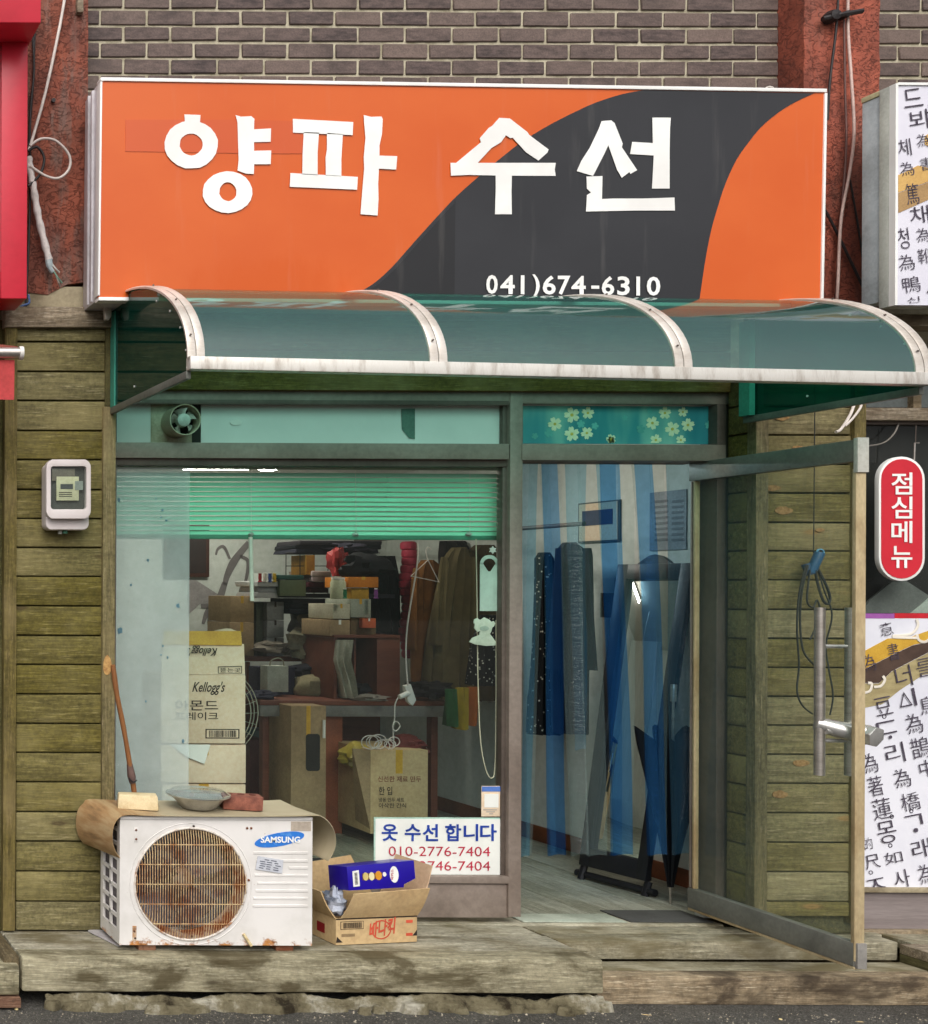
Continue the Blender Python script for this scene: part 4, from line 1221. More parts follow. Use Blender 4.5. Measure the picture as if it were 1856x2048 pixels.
rc = thing('canopy', px(20, 800, -.6), 'red canvas canopy edge with a silver roller tube at the left edge', 'canopy')
CY = -.62
p = px(40, 706, CY)
mb = MB(); mb.tube([(p.x - 1.2, CY, p.z), (p.x, CY, p.z)], .022, 20); mb.obj('roller_tube', M_steel, rc, smooth=True)
mb = MB(); mb.tube([(p.x - .004, CY, p.z), (p.x + .012, CY, p.z)], .026, 20); mb.obj('end_cap', M_white, rc, bevel=.003)
rows = []
for j in range(9):
    rows.append([(p.x - 1.2 + (1.2 - .02) * i / 16, CY + .006 * math.sin(i * 1.7) * j / 8 + .004, p.z - .02 - (.155 * j / 8) - .006 * math.sin(i * .9)) for i in range(17)])
mb = MB(); mb.grid(rows, (0, .003, 0)); mb.obj('valance', simple('faded red canvas', (196, 70, 72), .8, col2=(170, 60, 58), scale=5, bump=.2), rc, smooth=True)
mb = MB(); mb.hexa([(p.x - 1.2, CY + .0, p.z + .02), (p.x - .01, CY + .0, p.z + .02), (p.x - .10, CY + .42, p.z + .13), (p.x - 1.2, CY + .42, p.z + .13),
                    (p.x - 1.2, CY + .0, p.z + .026), (p.x - .01, CY + .0, p.z + .026), (p.x - .10, CY + .42, p.z + .136), (p.x - 1.2, CY + .42, p.z + .136)])
mb.obj('canopy_cloth', simple('brown red canvas', (150, 78, 62), .8, col2=(128, 64, 52)), rc)

# ------------------------------------------------------------------ cables
def cable(pts, r, mat, label, name='cable', cat='cable', n=8, group=None):
    mb = MB(); mb.tube(spline(pts, n), r, 8)
    return tag(mb.obj(name, mat, smooth=True, angle=80), label, cat, group)
M_cw = simple('white cable', (222, 212, 204), .5, fine=.02)
M_cb = simple('black cable', (40, 34, 34), .5, fine=0)
PY = -.16
cable([px(134, -30, PY), px(118, 60, PY - .01), px(92, 180, PY - .02), px(70, 260, PY - .02), (px(58, 300, PY - .02))], .0065, M_cw, 'taut white cable slanting down the left pillar')
cable([px(60, 292, PY - .05), px(82, 278, PY - .05), px(112, 282, PY - .05), px(138, 310, PY - .05), px(138, 338, PY - .05), px(118, 356, PY - .05), px(92, 352, PY - .05), px(60, 332, PY - .04)], .0058, M_cw, 'loop of white cable beside the red sign box')
cable([px(64, 50, PY), px(68, 140, PY), px(60, 240, PY), px(60, 400, PY), px(54, 560, PY), px(50, 625, PY), px(30, 640, PY), px(8, 680, PY)], .005, M_cb, 'long black cable running down the left pillar edge')
cable([px(70, 60, PY), px(66, 170, PY + .01), px(57, 290, PY)], .004, M_cb, 'short black cable behind the long one on the left pillar')
cable([px(56, 302, PY - .04), px(74, 294, PY - .04), px(88, 315, PY - .04), px(82, 345, PY - .04), px(64, 366, PY - .04), px(56, 372, PY - .04)], .006, M_cb, 'coil of dark cable inside the white loop')
cable([px(57, 590, PY), px(58, 606, PY - .02), px(44, 612, PY - .03), px(34, 622, PY)], .005, simple('blue cable', (84, 110, 160), .5), 'short blue cable under the red sign box')
pw = thing('wrapped_pipe', px(100, 560, PY), 'white taped pipe end with bare wires hanging on the left pillar', 'pipe')
pts = spline([px(57, 315, PY - .02), px(66, 370, PY - .03), px(78, 440, PY - .03), px(98, 520, PY - .03)], 8)
mb = MB(); mb.tube(pts, .017, 14, radii=[.015 + .0022 * math.sin(i * 1.9) for i in range(len(pts))]); mb.obj('taped_pipe', simple('white wrapping tape', (214, 206, 202), .7, col2=(180, 172, 168), scale=26, bump=.3), pw, smooth=True)
mb = MB(); mb.tube(spline([px(97, 515, PY - .03), px(100, 535, PY - .035), px(106, 545, PY - .03)], 4), .011, 8, radii=[.015] * 4 + [.011] * 4 + [.006]); mb.obj('tape_end', simple('pale grey tape end', (176, 190, 194), .6), pw, smooth=True)
for i, (a, b, c_) in enumerate((((104, 528), (112, 538), (119, 545)), ((106, 540), (116, 556), (124, 566)), ((112, 552), (118, 566), (120, 573)))):
    mb = MB(); mb.tube([px(*a, PY - .035), px(*b, PY - .04), px(*c_, PY - .03)], .0035, 6); mb.obj('wire_end', simple('wire end', [(210, 208, 200), (120, 160, 140), (150, 140, 130)][i], .5), pw)
m = MB(); m.bpx(155, 167, -6, 24, -.165, .03); cl = m.obj('wall_clip', M_beam, bevel=.002); tag(cl, 'small rusty clip at the top of the left pillar', 'clip')
mb = MB(); mb.lathe([(.001, -.012), (.009, -.012), (.009, .0), (.001, .004)], px(106, 202, -.145), 'y', 10); tag(mb.obj('wall_bolt', M_cb), 'dark round bolt in the left pillar', 'bolt')
# right pillar
cable([px(1678, -30, PY), px(1672, 60, PY), px(1660, 160, PY), px(1655, 240, PY)], .0045, M_cb, 'black cable hanging at the top of the right pillar')
cable([px(1696, -30, PY), px(1696, 60, PY), px(1702, 150, PY - .01), px(1708, 260, PY - .02), px(1700, 340, PY - .02), px(1682, 440, PY - .02), px(1676, 560, PY - .02), px(1672, 622, PY)], .0055, simple('pinkish white cable', (206, 178, 168), .5), 'bowed pale cable down the right pillar')
cable([px(1688, 40, PY), px(1690, 180, PY), px(1692, 300, PY), px(1680, 460, PY - .01), px(1670, 615, PY)], .004, simple('brown cable', (104, 72, 66), .5), 'thin brown cable beside the bowed pale cable')
cable([px(1648, 416, PY), px(1676, 470, PY), px(1712, 545, PY - .01), px(1728, 580, PY - .02), px(1736, 612, PY - .03)], .005, M_cb, 'black cable crossing diagonally low on the right pillar')
cable([px(1700, 360, PY), px(1714, 440, PY), px(1726, 520, PY), px(1734, 606, PY)], .0035, M_cb, 'thin black cable beside the neighbour sign box')
br = thing('cable_bracket', px(1680, 60, -.14), 'dark rusted bracket clamping cables on the right pillar', 'bracket')
mb = MB(); mb.tube([px(1645, 38, -.17), px(1680, 30, -.18), px(1724, 22, -.18)], .011, 8); mb.obj('arm', M_cb, br)
mb = MB(); mb.lathe([(.001, -.03), (.022, -.026), (.028, 0), (.024, .02), (.001, .022)], px(1662, 34, -.16), 'y', 9); mb.obj('clamp', M_cb, br)
mb = MB(); mb.lathe([(.001, -.02), (.014, -.016), (.016, .02), (.001, .022)], px(1690, 30, -.17), 'y', 9); mb.obj('clamp', M_cb, br)
cable([px(1712, 798, -.2), px(1700, 830, -.24), px(1682, 858, -.26), px(1672, 864, -.27)], .0055, M_cw, 'pair of pale wires poking out under the canopy, lower one')
cable([px(1716, 800, -.2), px(1722, 812, -.23), px(1706, 836, -.25), px(1690, 852, -.26)], .0045, M_cw, 'pair of pale wires poking out under the canopy, upper one')

# ------------------------------------------------------------------ electricity meter
mt = thing('electricity_meter', px(130, 1060, -.2), 'white meter box with clear window on the left cladding', 'meter')
ys0, ys1 = -.205, -.30
def rrect(x0, x1, y0, y1, r, n=5, bulge=0):
    out = []
    for cx, cy, a0 in ((x1 - r, y0 + r, -90), (x1 - r, y1 - r, 0), (x0 + r, y1 - r, 90), (x0 + r, y0 + r, 180)):
        for k in range(n + 1):
            a = math.radians(a0 + 90 * k / n)
            out.append((cx + r * math.cos(a), cy + r * math.sin(a)))
    return [(x, y - bulge * (1 - ((x - (x0 + x1) / 2) / ((x1 - x0) / 2)) ** 2) if y < (y0 + y1) / 2 else y + bulge * (1 - ((x - (x0 + x1) / 2) / ((x1 - x0) / 2)) ** 2)) for x, y in out]
M_meter = simple('off white meter plastic', (220, 210, 208), .4, col2=(208, 196, 194), scale=4, fine=.02)
mb = MB(); mb.ppx(rrect(92, 178, 927, 1058, 10, bulge=4), -.27, .072); mb.obj('back_shell', M_meter, mt, bevel=.006, seg=3)
o = rrect(93, 182, 922, 1034, 12, bulge=7); i_ = rrect(102, 173, 933, 1018, 5, bulge=2)
mb = MB(); mb.ring([px(x, y, -.305) for x, y in o], [px(x, y, -.305) for x, y in i_], (0, .034, 0)); mb.obj('front_cover', M_meter, mt, bevel=.003)
mb = MB(); mb.ppx(i_, -.276, .004); mb.obj('inner_back', simple('meter dark interior', (70, 70, 66), .6), mt)
mb = MB(); mb.bpx(113, 158, 953, 1001, -.288, .01); mbd = mb.obj('meter_body', simple('cream meter body', (212, 206, 172), .5), mt, bevel=.002)
mb = MB(); mb.bpx(104, 150, 937, 962, -.287, .003); mb.obj('clear_tag', simple('clear tag', (120, 112, 100), .2), mt, bevel=.001)
mb = MB(); mb.bpx(121, 146, 968, 978, -.2895, .002); mb.obj('display', simple('grey lcd', (74, 78, 78), .3), mbd)
mb = MB(); mb.bpx(150, 166, 962, 980, -.2895, .003); mb.obj('side_tag', simple('grey tag', (150, 156, 150), .4), mt)
for yy in (984, 988, 992):
    mb = MB(); mb.bpx(118, 144, yy, yy + 1.4, -.2895, .002); mb.obj('printed_line', M_ink, mbd)
mb = MB(); mb.ppx(i_, -.298, .002); mb.obj('window', M_glass, mt)
mb = MB(); mb.tube([px(120, 1060, -.24), px(120, 1068, -.24)], .009, 10); mb.obj('cable_gland', simple('grey gland', (150, 150, 140), .5), mt)
mb = MB(); mb.tube([px(130, 1059, -.24), px(130, 1067, -.24)], .011, 10); mb.obj('cable_gland', simple('green gland', (60, 110, 86), .5), mt)

# ------------------------------------------------------------------ exhaust fan in the transom
xf = thing('exhaust_fan', px(345, 880, 0), 'round grey exhaust fan set into the milky transom', 'fan')
M_fanb = simple('grimy fan plastic', (196, 188, 164), .5, col2=(150, 138, 112), scale=8)
M_fang = simple('grey fan blade', (206, 204, 196), .5, col2=(164, 160, 150), scale=10)
mb = MB(); mb.bpx(302, 384, 808, 886, -.004, .02); mb.obj('mount_plate', M_fanb, xf, bevel=.002)
c = px(352, 846, -.004); rad = 31 / S(-.1)
c2_ = Vector((c.x, -.15, c.z))
mb = MB(); mb.lathe([(rad, 0), (rad, .106), (rad - .004, .106), (rad - .004, .001)], Vector((c.x, -.11, c.z)), 'y', 40, closed=True); mb.obj('duct_ring', M_fanb, xf, smooth=True)
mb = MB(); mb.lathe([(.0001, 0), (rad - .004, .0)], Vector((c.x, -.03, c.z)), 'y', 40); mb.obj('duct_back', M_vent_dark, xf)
mb = MB(); mb.lathe([(.0001, -.012), (.017, -.012), (.028, -.006), (.03, .02), (.0001, .02)], Vector((c.x, -.09, c.z)), 'y', 28); mb.obj('hub', simple('pale hub', (196, 204, 196), .45), xf, smooth=True)
for k in range(5):
    a0 = k * 2 * math.pi / 5 + .5
    rows = []
    for j in range(6):
        r_ = .026 + (rad - .014 - .026) * j / 5
        w_ = .38 + .10 * j / 5
        rows.append([(c.x + r_ * math.cos(a0 + w_ * t), -.078 + .022 * t, c.z + r_ * math.sin(a0 + w_ * t)) for t in (-.9, -.45, 0, .45, .9)])
    mb = MB(); mb.grid(rows, (0, .002, 0)); mb.obj('blade', M_fang, xf, smooth=True)

# ------------------------------------------------------------------ venetian blind
bl = thing('venetian_blind', px(610, 930, .08), 'green venetian blind half lowered behind the shop window', 'blind')
BLY = .075
M_slat = simple('green blind slat', (158, 240, 208), .3, col2=(146, 230, 196), scale=3, fine=.02)
M_slatd = simple('green blind rail', (66, 146, 118), .4, col2=(58, 132, 106), fine=.02)
x0_, x1_ = px(231, 1000, BLY).x, px(1000, 1000, BLY).x
zt_, zb_ = px(610, 931, BLY).z, px(610, 1078, BLY).z
mb = MB(); mb.box(x0_, x1_, BLY - .012, BLY + .018, zt_ - .018, zt_ - .001); mb.obj('head_rail', simple('olive green head rail', (120, 150, 96), .4), bl, bevel=.002)
zs0 = px(610, 950, BLY).z
NSL = 13
pitch = (zs0 - px(610, 1066, BLY).z) / (NSL - 1)
prof = [(-.0125, -.010), (-.008, -.004), (0, .0025), (.007, .0062), (.0115, .0075)]
sm = MB()
rows = []
for i in range(9):
    u = i / 8
    rows.append([(x0_ + (x1_ - x0_) * u, BLY + a * .5, b * 1.08 - .0006 * math.sin(u * 9)) for a, b in prof])
sm.grid(rows)
sme, sc_ = sm.mesh('slat', smooth=True, angle=80); sme.materials.append(M_slat)
for i in range(NSL):
    o = bpy.data.objects.new('slat', sme); o.location = Vector((sc_.x, sc_.y, zs0 - pitch * i + R.uniform(-.001, .001)))
    o.rotation_euler = (R.uniform(-.05, .05), R.uniform(-.0012, .0012), 0); put(o, bl)
for i in range(3):                              # bunched slats over the bottom rail
    o = bpy.data.objects.new('slat', sme); o.location = Vector((sc_.x, sc_.y + .004, zs0 - pitch * (NSL - 1) - .008 - .004 * i)); put(o, bl)
mb = MB(); mb.box(x0_, x1_, BLY - .010, BLY + .012, zb_ - .002, zb_ + .018); mb.obj('bottom_rail', M_slatd, bl, bevel=.003)
for x in (300, 502, 711, 940):
    mb = MB(); mb.tube([px(x, 940, BLY - .012), px(x + R.uniform(-2, 2), 1068, BLY - .012)], .0008, 5); mb.obj('ladder_cord', M_paper, bl)
for x in (502, 711, 937):
    p = px(x, 1072, BLY - .014)
    mb = MB(); mb.lathe([(.0001, 0), (.012, .003), (.014, .008), (.006, .014), (.0001, .016)], p, 'z', 10)
    for v in mb.v: v.x += R.uniform(-.003, .003); v.z += R.uniform(-.003, .003)
    mb.obj('cord_knot', simple('clear knob', (190, 206, 196), .3), bl, smooth=True)
mb = MB(); mb.tube([px(501, 1074, BLY - .015), px(504, 1202, BLY - .02)], .0085, 10); mb.obj('tilt_wand', simple('white wand', (240, 240, 228), .25, fine=0), bl, smooth=True)

# ------------------------------------------------------------------ blue plastic strip curtain in the doorway
sc = thing('strip_curtain', px(1215, 930, .06), 'blue tinted clear plastic strip curtain hanging in the doorway', 'curtain')
M_sblue = glossy_clear('blue plastic strip', (0.56, 0.80, 0.94, 1), 1.45, rough=.12, haze=.05, haze_col=lin((100, 174, 224)), crinkle=.5)
M_sblue2 = glossy_clear('deep blue plastic strip', (0.34, 0.62, 0.92, 1), 1.45, rough=.12, haze=.055, haze_col=lin((50, 124, 214)), crinkle=.5)
M_sclear = glossy_clear('pale teal plastic strip', (0.93, 0.98, 0.98, 1), 1.45, rough=.12, haze=.06, haze_col=lin((190, 216, 214)), crinkle=.5)
CYs = .085
def strip(xtl, xtr, xbl, xbr, mat, yb=1712, Y=CYs, bow=.012, seed=0):
    rr = random.Random(seed + int(xtl))
    rows = []
    nj = 26
    for j in range(nj + 1):
        v = j / nj
        y = 922 + (yb - 922) * v
        e = v ** .8
        a, b = xtl + (xbl - xtl) * e, xtr + (xbr - xtr) * e
        rows.append([px(a + (b - a) * i / 7, y + (2 * math.sin(i * .8) if j == nj else 0), Y) + Vector((0, bow * math.sin(math.pi * i / 7) + .006 * math.sin(v * 7 + seed), 0)) for i in range(8)])
    mb = MB(); mb.grid(rows)
    return mb.obj('plastic_strip', mat, sc, smooth=True, angle=80)
strip(1046, 1078, 1044, 1061, M_sblue, 1714, .085, seed=1)
strip(1056, 1100, 1050, 1062, M_sclear, 1713, .12, seed=11)
strip(1084, 1116, 1096, 1133, M_sblue2, 1712, .10, .02, seed=2)
strip(1078, 1098, 1100, 1112, M_sclear, 1711, .125, seed=3)
strip(1112, 1158, 1140, 1176, M_sclear, 1711, .088, .02, seed=4)
strip(1128, 1172, 1150, 1172, M_sblue, 1500, .128, .012, seed=12)
strip(1152, 1200, 1172, 1213, M_sclear, 1712, .105, .02, seed=5)
strip(1198, 1238, 1222, 1267, M_sblue2, 1711, .092, .016, seed=6)
strip(1192, 1232, 1228, 1246, M_sblue, 1712, .122, .016, seed=13)
strip(1236, 1272, 1246, 1266, M_sclear, 1712, .118, .02, seed=7)
strip(1270, 1306, 1296, 1336, M_sblue2, 1711, .086, .016, seed=8)
strip(1262, 1300, 1300, 1322, M_sclear, 1712, .112, .016, seed=9)
strip(1300, 1330, 1322, 1336, M_sclear, 1712, .125, .016, seed=14)
strip(1330, 1382, 1342, 1382, M_sblue, 1709, .098, .02, seed=10)
mb = MB(); a, b = px(1045, 918, .08), px(1384, 922, .08); mb.box(a.x, b.x, .08, .13, a.z - .018, a.z - .002); mb.obj('hanging_rail', M_alu, sc, bevel=.002)

# ------------------------------------------------------------------ things on the glass
ps = thing('window_notice', px(875, 1752, 0), 'white notice with blue and red lettering at the window bottom', 'notice')
M_nblue = simple('blue lettering', (26, 62, 158), .5, fine=0)
M_nred = simple('red lettering', (190, 44, 70), .5, fine=0)
mb = MB(); mb.bpx(748, 1004, 1635, 1753, -.012, .004); mb.obj('notice_border', simple('mint notice border', (176, 208, 192), .5), ps)
mb = MB(); mb.bpx(751, 1001, 1638, 1749, -.0135, .002); nsh = mb.obj('notice_sheet', M_paper, ps)
for ch, a, b in (('옷', 763, 795), ('수', 809, 841), ('선', 845, 876), ('합', 890, 922), ('니', 927, 956), ('다', 960, 993)):
    textpx('letter', ch, a, 1648, b, 1682, -.0145, M_nblue, nsh, bold=.022)
textpx('phone_number', '010-2776-7404', 777, 1693, 980, 1712, -.0145, M_nred, nsh, bold=-.004)
textpx('phone_number', '010-2746-7404', 777, 1722, 980, 1741, -.0145, M_nred, nsh, bold=-.004)
qs = thing('payment_card', px(983, 1634, 0), 'small white card with a blue header stuck above the notice', 'card')
mb = MB(); mb.bpx(963, 1003, 1572, 1633, -.012, .003); mb.obj('card_sheet', M_cream, qs, bevel=.001)
mb = MB(); mb.bpx(964, 1002, 1573, 1583, -.0135, .002); mb.obj('blue_header', simple('blue header', (86, 122, 196), .5), qs)
mb = MB(); mb.bpx(969, 997, 1588, 1615, -.0135, .002); mb.obj('white_field', M_paper, qs)
for k in range(3):
    mb = MB(); mb.bpx(967 + 6 * k, 994 - 4 * k, 1619 + 4 * k, 1620.4 + 4 * k, -.0135, .002); mb.obj('printed_line', simple('grey print', (150, 150, 150), .6), qs)
GY = .014
hg = thing('door_hanger', px(985, 1220, GY), 'white door hanger tag with a round hole inside the window edge', 'tag')
o = [(969, 1222), (969.5, 1126)] + [(988 + 18.5 * math.cos(math.pi + math.pi * k / 14), 1128 + 18 * math.sin(math.pi + math.pi * k / 14)) for k in range(15)] + [(1006.5, 1126), (1007, 1222)]
n_ = len(o)
hole = []
for q in o:
    a = math.atan2(q[1] - 1130, q[0] - 988)
    hole.append((988 + 13 * math.cos(a), 1130 + 13 * math.sin(a)))
mb = MB(); mb.ring([px(x, y, GY) for x, y in [(a - 9, b) for a, b in o]], [px(x - 9, y, GY) for x, y in hole], (0, .003, 0)); mb.obj('tag_sheet', simple('pale mint tag', (214, 232, 222), .4, fine=.02), hg)
mb = MB(); mb.ppx([(986 + (8 if k % 2 else 4.6) * math.cos(k * math.pi / 6), 1100 + (8 if k % 2 else 4.6) * math.sin(k * math.pi / 6)) for k in range(12)], GY - .004, .004); mb.obj('star_flower', M_paper, hg)
bo = thing('bear_ornament', px(975, 1290, GY), 'pale bear shaped cut-out ornament hanging on the blind cord', 'ornament')
mb = MB()
body = [(q[0] - 5, q[1]) for q in [(944, 1284), (950, 1276), (964, 1270), (966, 1262), (960, 1268 - 4), (954, 1256), (955, 1249), (953, 1246), (954, 1239), (960, 1236), (966, 1240), (974, 1235), (984, 1239), (988, 1244), (993, 1242), (996, 1247), (993, 1253), (990, 1255), (988, 1263), (985, 1268), (990, 1274), (997, 1284), (996, 1291), (978, 1292), (956, 1289)]]
mb.ppx(body, GY - .01, .006); mb.obj('cut_out', simple('pale mint foam', (214, 226, 206), .6), bo, bevel=.0012)
mb = MB(); mb.ppx(circ(969, 1257, 9, 5, 14), GY - .012, .002); mb.obj('muzzle', simple('grey mint muzzle', (176, 196, 180), .6), bo)
cd = cable([px(952, 1078, GY + .012), px(954, 1200, GY + .012), px(956, 1360, GY + .012), px(961, 1480, GY + .012), px(972, 1540, GY + .012), px(984, 1556, GY + .012), px(990, 1530, GY + .012), px(992, 1400, GY + .012), px(992, 1240, GY + .012)], .0022, simple('ivory cord', (222, 210, 186), .5), 'long ivory blind cord looping down inside the window', 'blind_cord', 'cord')

# ------------------------------------------------------------------ blue handled cord hung on the right cladding
hs_ = thing('hanging_tool', px(1625, 1420, -.22), 'coil of thin black cord with a blue tube handle on the right cladding', 'tool')
TY = -.235
mb = MB(); mb.tube([px(1621, 1146, TY), px(1640, 1105, TY - .01)], .018, 16); mb.obj('blue_tube', simple('blue plastic tube', (44, 92, 128), .4), hs_, bevel=.002)
mb = MB(); mb.tube([px(1611, 1128, TY + .01), px(1621, 1150, TY)], .016, 12); mb.obj('blue_sleeve', simple('dark blue sleeve', (38, 72, 104), .5), hs_, bevel=.002)
mb = MB(); mb.lathe([(.012, -.004), (.016, -.004), (.016, .003), (.012, .003)], px(1640, 1105, TY - .012), 'y', 18, closed=True); mb.obj('tube_rim', simple('pale blue rim', (110, 170, 200), .4), hs_)
M_cord = simple('black cord', (44, 46, 42), .6, fine=0)
for pts, r in (([(1612, 1130), (1598, 1190), (1594, 1260), (1598, 1330), (1594, 1380), (1604, 1410), (1625, 1428)], .0035), ([(1616, 1130), (1604, 1180), (1600, 1240), (1606, 1300), (1628, 1330)], .004),
               ([(1632, 1130), (1652, 1170), (1660, 1195), (1656, 1208), (1646, 1200), (1636, 1170), (1630, 1140)], .005), ([(1634, 1135), (1648, 1180), (1664, 1230), (1652, 1290), (1658, 1340), (1666, 1390), (1660, 1430)], .003), ([(1620, 1140), (1614, 1200), (1626, 1215), (1634, 1200), (1640, 1230), (1620, 1280)], .0035)):
    mb = MB(); mb.tube(spline([px(x, y, TY - .01 + R.uniform(-.006, .006)) for x, y in pts], 6), r, 7); mb.obj('cord', M_cord, hs_, smooth=True)
mb = MB(); mb.tube([px(1630, 770, -.21), px(1627, 1130, TY + .01)], .0022, 6); mb.obj('string', M_cord, hs_)

# ------------------------------------------------------------------ air conditioner outdoor unit
AY0, AY1 = -.454, -.214
AXL, AXR, AZ0, AZ1 = -1.680, -.902, .228, .734
ac = thing('air_conditioner', ((AXL + AXR) / 2, -.33, .2), 'rusty white outdoor air conditioner unit with a round fan grille', 'air conditioner')
def ac_mat():
    k = NT('rusting white enamel')
    p = k.pos((1, 1, 1))
    n = k.noise(p, 5, 4, .6)
    c = k.mix(k.step(n, .35, .7), lin((226, 222, 218)), lin((208, 204, 198)))
    g = k.n('ShaderNodeSeparateXYZ'); gg = k.n('ShaderNodeNewGeometry'); k.l(gg.outputs['Position'], g.inputs[0])
    h = k.math('MULTIPLY_ADD', g.outputs[2], -9.0, (AZ0 + .075) * 9.0)          # 1 at the bottom edge
    rn = k.noise(k.pos((1, 1, 1.4)), 16, 6, .7)
    rf = k.step(k.math('ADD', k.math('MULTIPLY', h, .46), rn), .76, .9)
    c = k.mix(rf, c, k.ramp(k.noise(p, 45, 4, .6), [(.35, lin((110, 62, 30))), (.6, lin((186, 128, 72)))]))
    sp = k.step(k.noise(p, 70, 3, .6), .73, .78)
    c = k.mix(k.math('MULTIPLY', sp, .7), c, lin((150, 110, 80)))
    return k.done(k.bsdf(c, .42, 0, .45, k.bump(rn, .12, .004)))
M_ac = ac_mat()
fc = px(381, 1768, AY0); FR = .222
# front panel with the round opening
n = 64
outer, inner = [], []
for k in range(n):
    a = 2 * math.pi * (k + .5) / n
    dx, dz = math.cos(a), math.sin(a)
    tx = (AXR - fc.x) / dx if dx > 0 else (AXL - fc.x) / dx
    tz = (AZ1 - fc.z) / dz if dz > 0 else (AZ0 - fc.z) / dz
    t = min(tx, tz)
    outer.append(Vector((fc.x + dx * t, AY0, fc.z + dz * t)))
    inner.append(Vector((fc.x + dx * FR, AY0, fc.z + dz * FR)))
for cx, cz in ((AXL, AZ0), (AXL, AZ1), (AXR, AZ0), (AXR, AZ1)):     # snap nearest loop points to the corners
    i = min(range(n), key=lambda q: (outer[q] - Vector((cx, AY0, cz))).length)
    outer[i] = Vector((cx, AY0, cz))
mb = MB(); mb.ring(outer, inner, (0, .012, 0)); mb.obj('front_panel', M_ac, ac, bevel=0)
mb = MB(); mb.box(AXR - .012, AXR, AY0 + .0125, AY1, AZ0, AZ1); mb.obj('side_panel', M_ac, ac)
mb = MB(); mb.box(AXL, AXR, AY0 - .004, AY1, AZ1 + .001, AZ1 + .014); mb.obj('top_panel', M_ac, ac, bevel=.004)
mb = MB(); mb.box(AXL, AXR - .013, AY0 + .0125, AY1, AZ0, AZ0 + .012); mb.obj('base_panel', M_ac, ac)
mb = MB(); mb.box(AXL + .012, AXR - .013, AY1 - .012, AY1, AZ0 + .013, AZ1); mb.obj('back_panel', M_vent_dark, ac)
def fins():
    k = NT('condenser fins')
    w = k.n('ShaderNodeTexWave'); k.l(k.pos((1, 1, 1)), w.inputs['Vector']); w.inputs['Scale'].default_value = 30; w.wave_type = 'BANDS'; w.bands_direction = 'X'
    c = k.mix(w.outputs['Fac'], lin((58, 60, 72)), lin((150, 152, 166)))
    n2 = k.noise(k.pos((1, 1, 1)), 9, 4, .6)
    c = k.mix(k.math('MULTIPLY', k.step(n2, .52, .62), .3), c, lin((110, 54, 34)))
    return k.done(k.bsdf(c, .6, .2, .4))
mb = MB(); mb.box(AXL + .02, AXR - .2, AY1 - .04, AY1 - .015, AZ0 + .015, AZ1 - .01); mb.obj('condenser_coil', fins(), ac)
# left side with lattice
dy = AY1 - AY0 - .0125
mb = MB(); mb.box(AXL + .012, AXL + .02, AY0 + .013, AY1 - .013, AZ0 + .013, AZ1); mb.obj('side_coil', simple('grey coil', (98, 92, 96), .6, col2=(70, 64, 66), stretch=(1, 1, 12)), ac)
mb = MB()
mb.box(AXL, AXL + .011, AY0 + .0125, AY0 + .035, AZ0 + .012, AZ1)
mb.box(AXL, AXL + .011, AY1 - .03, AY1 - .0, AZ0 + .012, AZ1)
side = mb.obj('side_frame', M_ac, ac)
ycen = (AY0 + AY1) / 2
mb = MB(); mb.box(AXL, AXL + .010, ycen - .008, ycen + .008, AZ0 + .05, AZ1); mb.obj('lattice_bar', M_ac, ac)
for k in range(9):
    z = AZ0 + .05 + k * .0585
    mb = MB(); mb.hexa([(AXL, AY0 + .035, z - .008), (AXL + .009, AY0 + .035, z - .008), (AXL + .009, AY1 - .03, z - .008), (AXL, AY1 - .03, z - .008),
                        (AXL, AY0 + .035, z + .006), (AXL + .009, AY0 + .035, z + .006), (AXL + .009, AY1 - .03, z + .006), (AXL, AY1 - .03, z + .006)])
    mb.obj('lattice_bar', M_ac, ac)
mb = MB(); mb.box(AXL, AXL + .010, AY0 + .035, AY1 - .03, AZ0 + .012, AZ0 + .042); mb.obj('lattice_base', M_ac, ac)
# fan and grille
def rusty(name, a, b, lo=.42, hi=.6, rough=.6):
    k = NT(name)
    nn = k.noise(k.pos((1, 1, 1)), 11, 5, .65)
    c = k.mix(k.step(nn, lo, hi), lin(a), lin(b))
    c = k.mix(k.math('MULTIPLY', k.step(k.noise(k.pos((1, 1, 1)), 60, 3, .6), .5, .7), .5), c, lin((92, 50, 28)))
    return k.done(k.bsdf(c, rough, 0, .35))
M_grl = rusty('rusted wire', (204, 178, 136), (158, 106, 62), .42, .66)
mb = MB()
for k in range(43):
    x = -FR * .985 + 2 * FR * .985 * k / 42
    h = math.sqrt(max(FR ** 2 - x * x, 0)) + .004
    mb.tube([(fc.x + x, AY0 + .002, fc.z - h), (fc.x + x, AY0 - .008, fc.z - h * .8), (fc.x + x, AY0 - .010, fc.z), (fc.x + x, AY0 - .008, fc.z + h * .8), (fc.x + x, AY0 + .002, fc.z + h)], .0017, 5)
gr = mb.obj('fan_grille', M_grl, ac, smooth=True)
mb = MB()
for zz in (-.72, -.36, 0, .36, .72):
    w = math.sqrt(1 - zz * zz) * FR
    mb.tube([(fc.x - w, AY0 - .007, fc.z + zz * FR), (fc.x + w, AY0 - .007, fc.z + zz * FR)], .0022, 6)
mb.obj('grille_cross_wires', M_grl, ac, smooth=True)
mb = MB(); mb.tube([(fc.x + (FR + .004) * math.cos(a / 60 * 2 * math.pi), AY0 - .002, fc.z + (FR + .004) * math.sin(a / 60 * 2 * math.pi)) for a in range(60)], .004, 8, closed=True); mb.obj('grille_ring', rusty('white wire ring', (214, 206, 196), (160, 110, 70), .52, .66), ac, smooth=True)
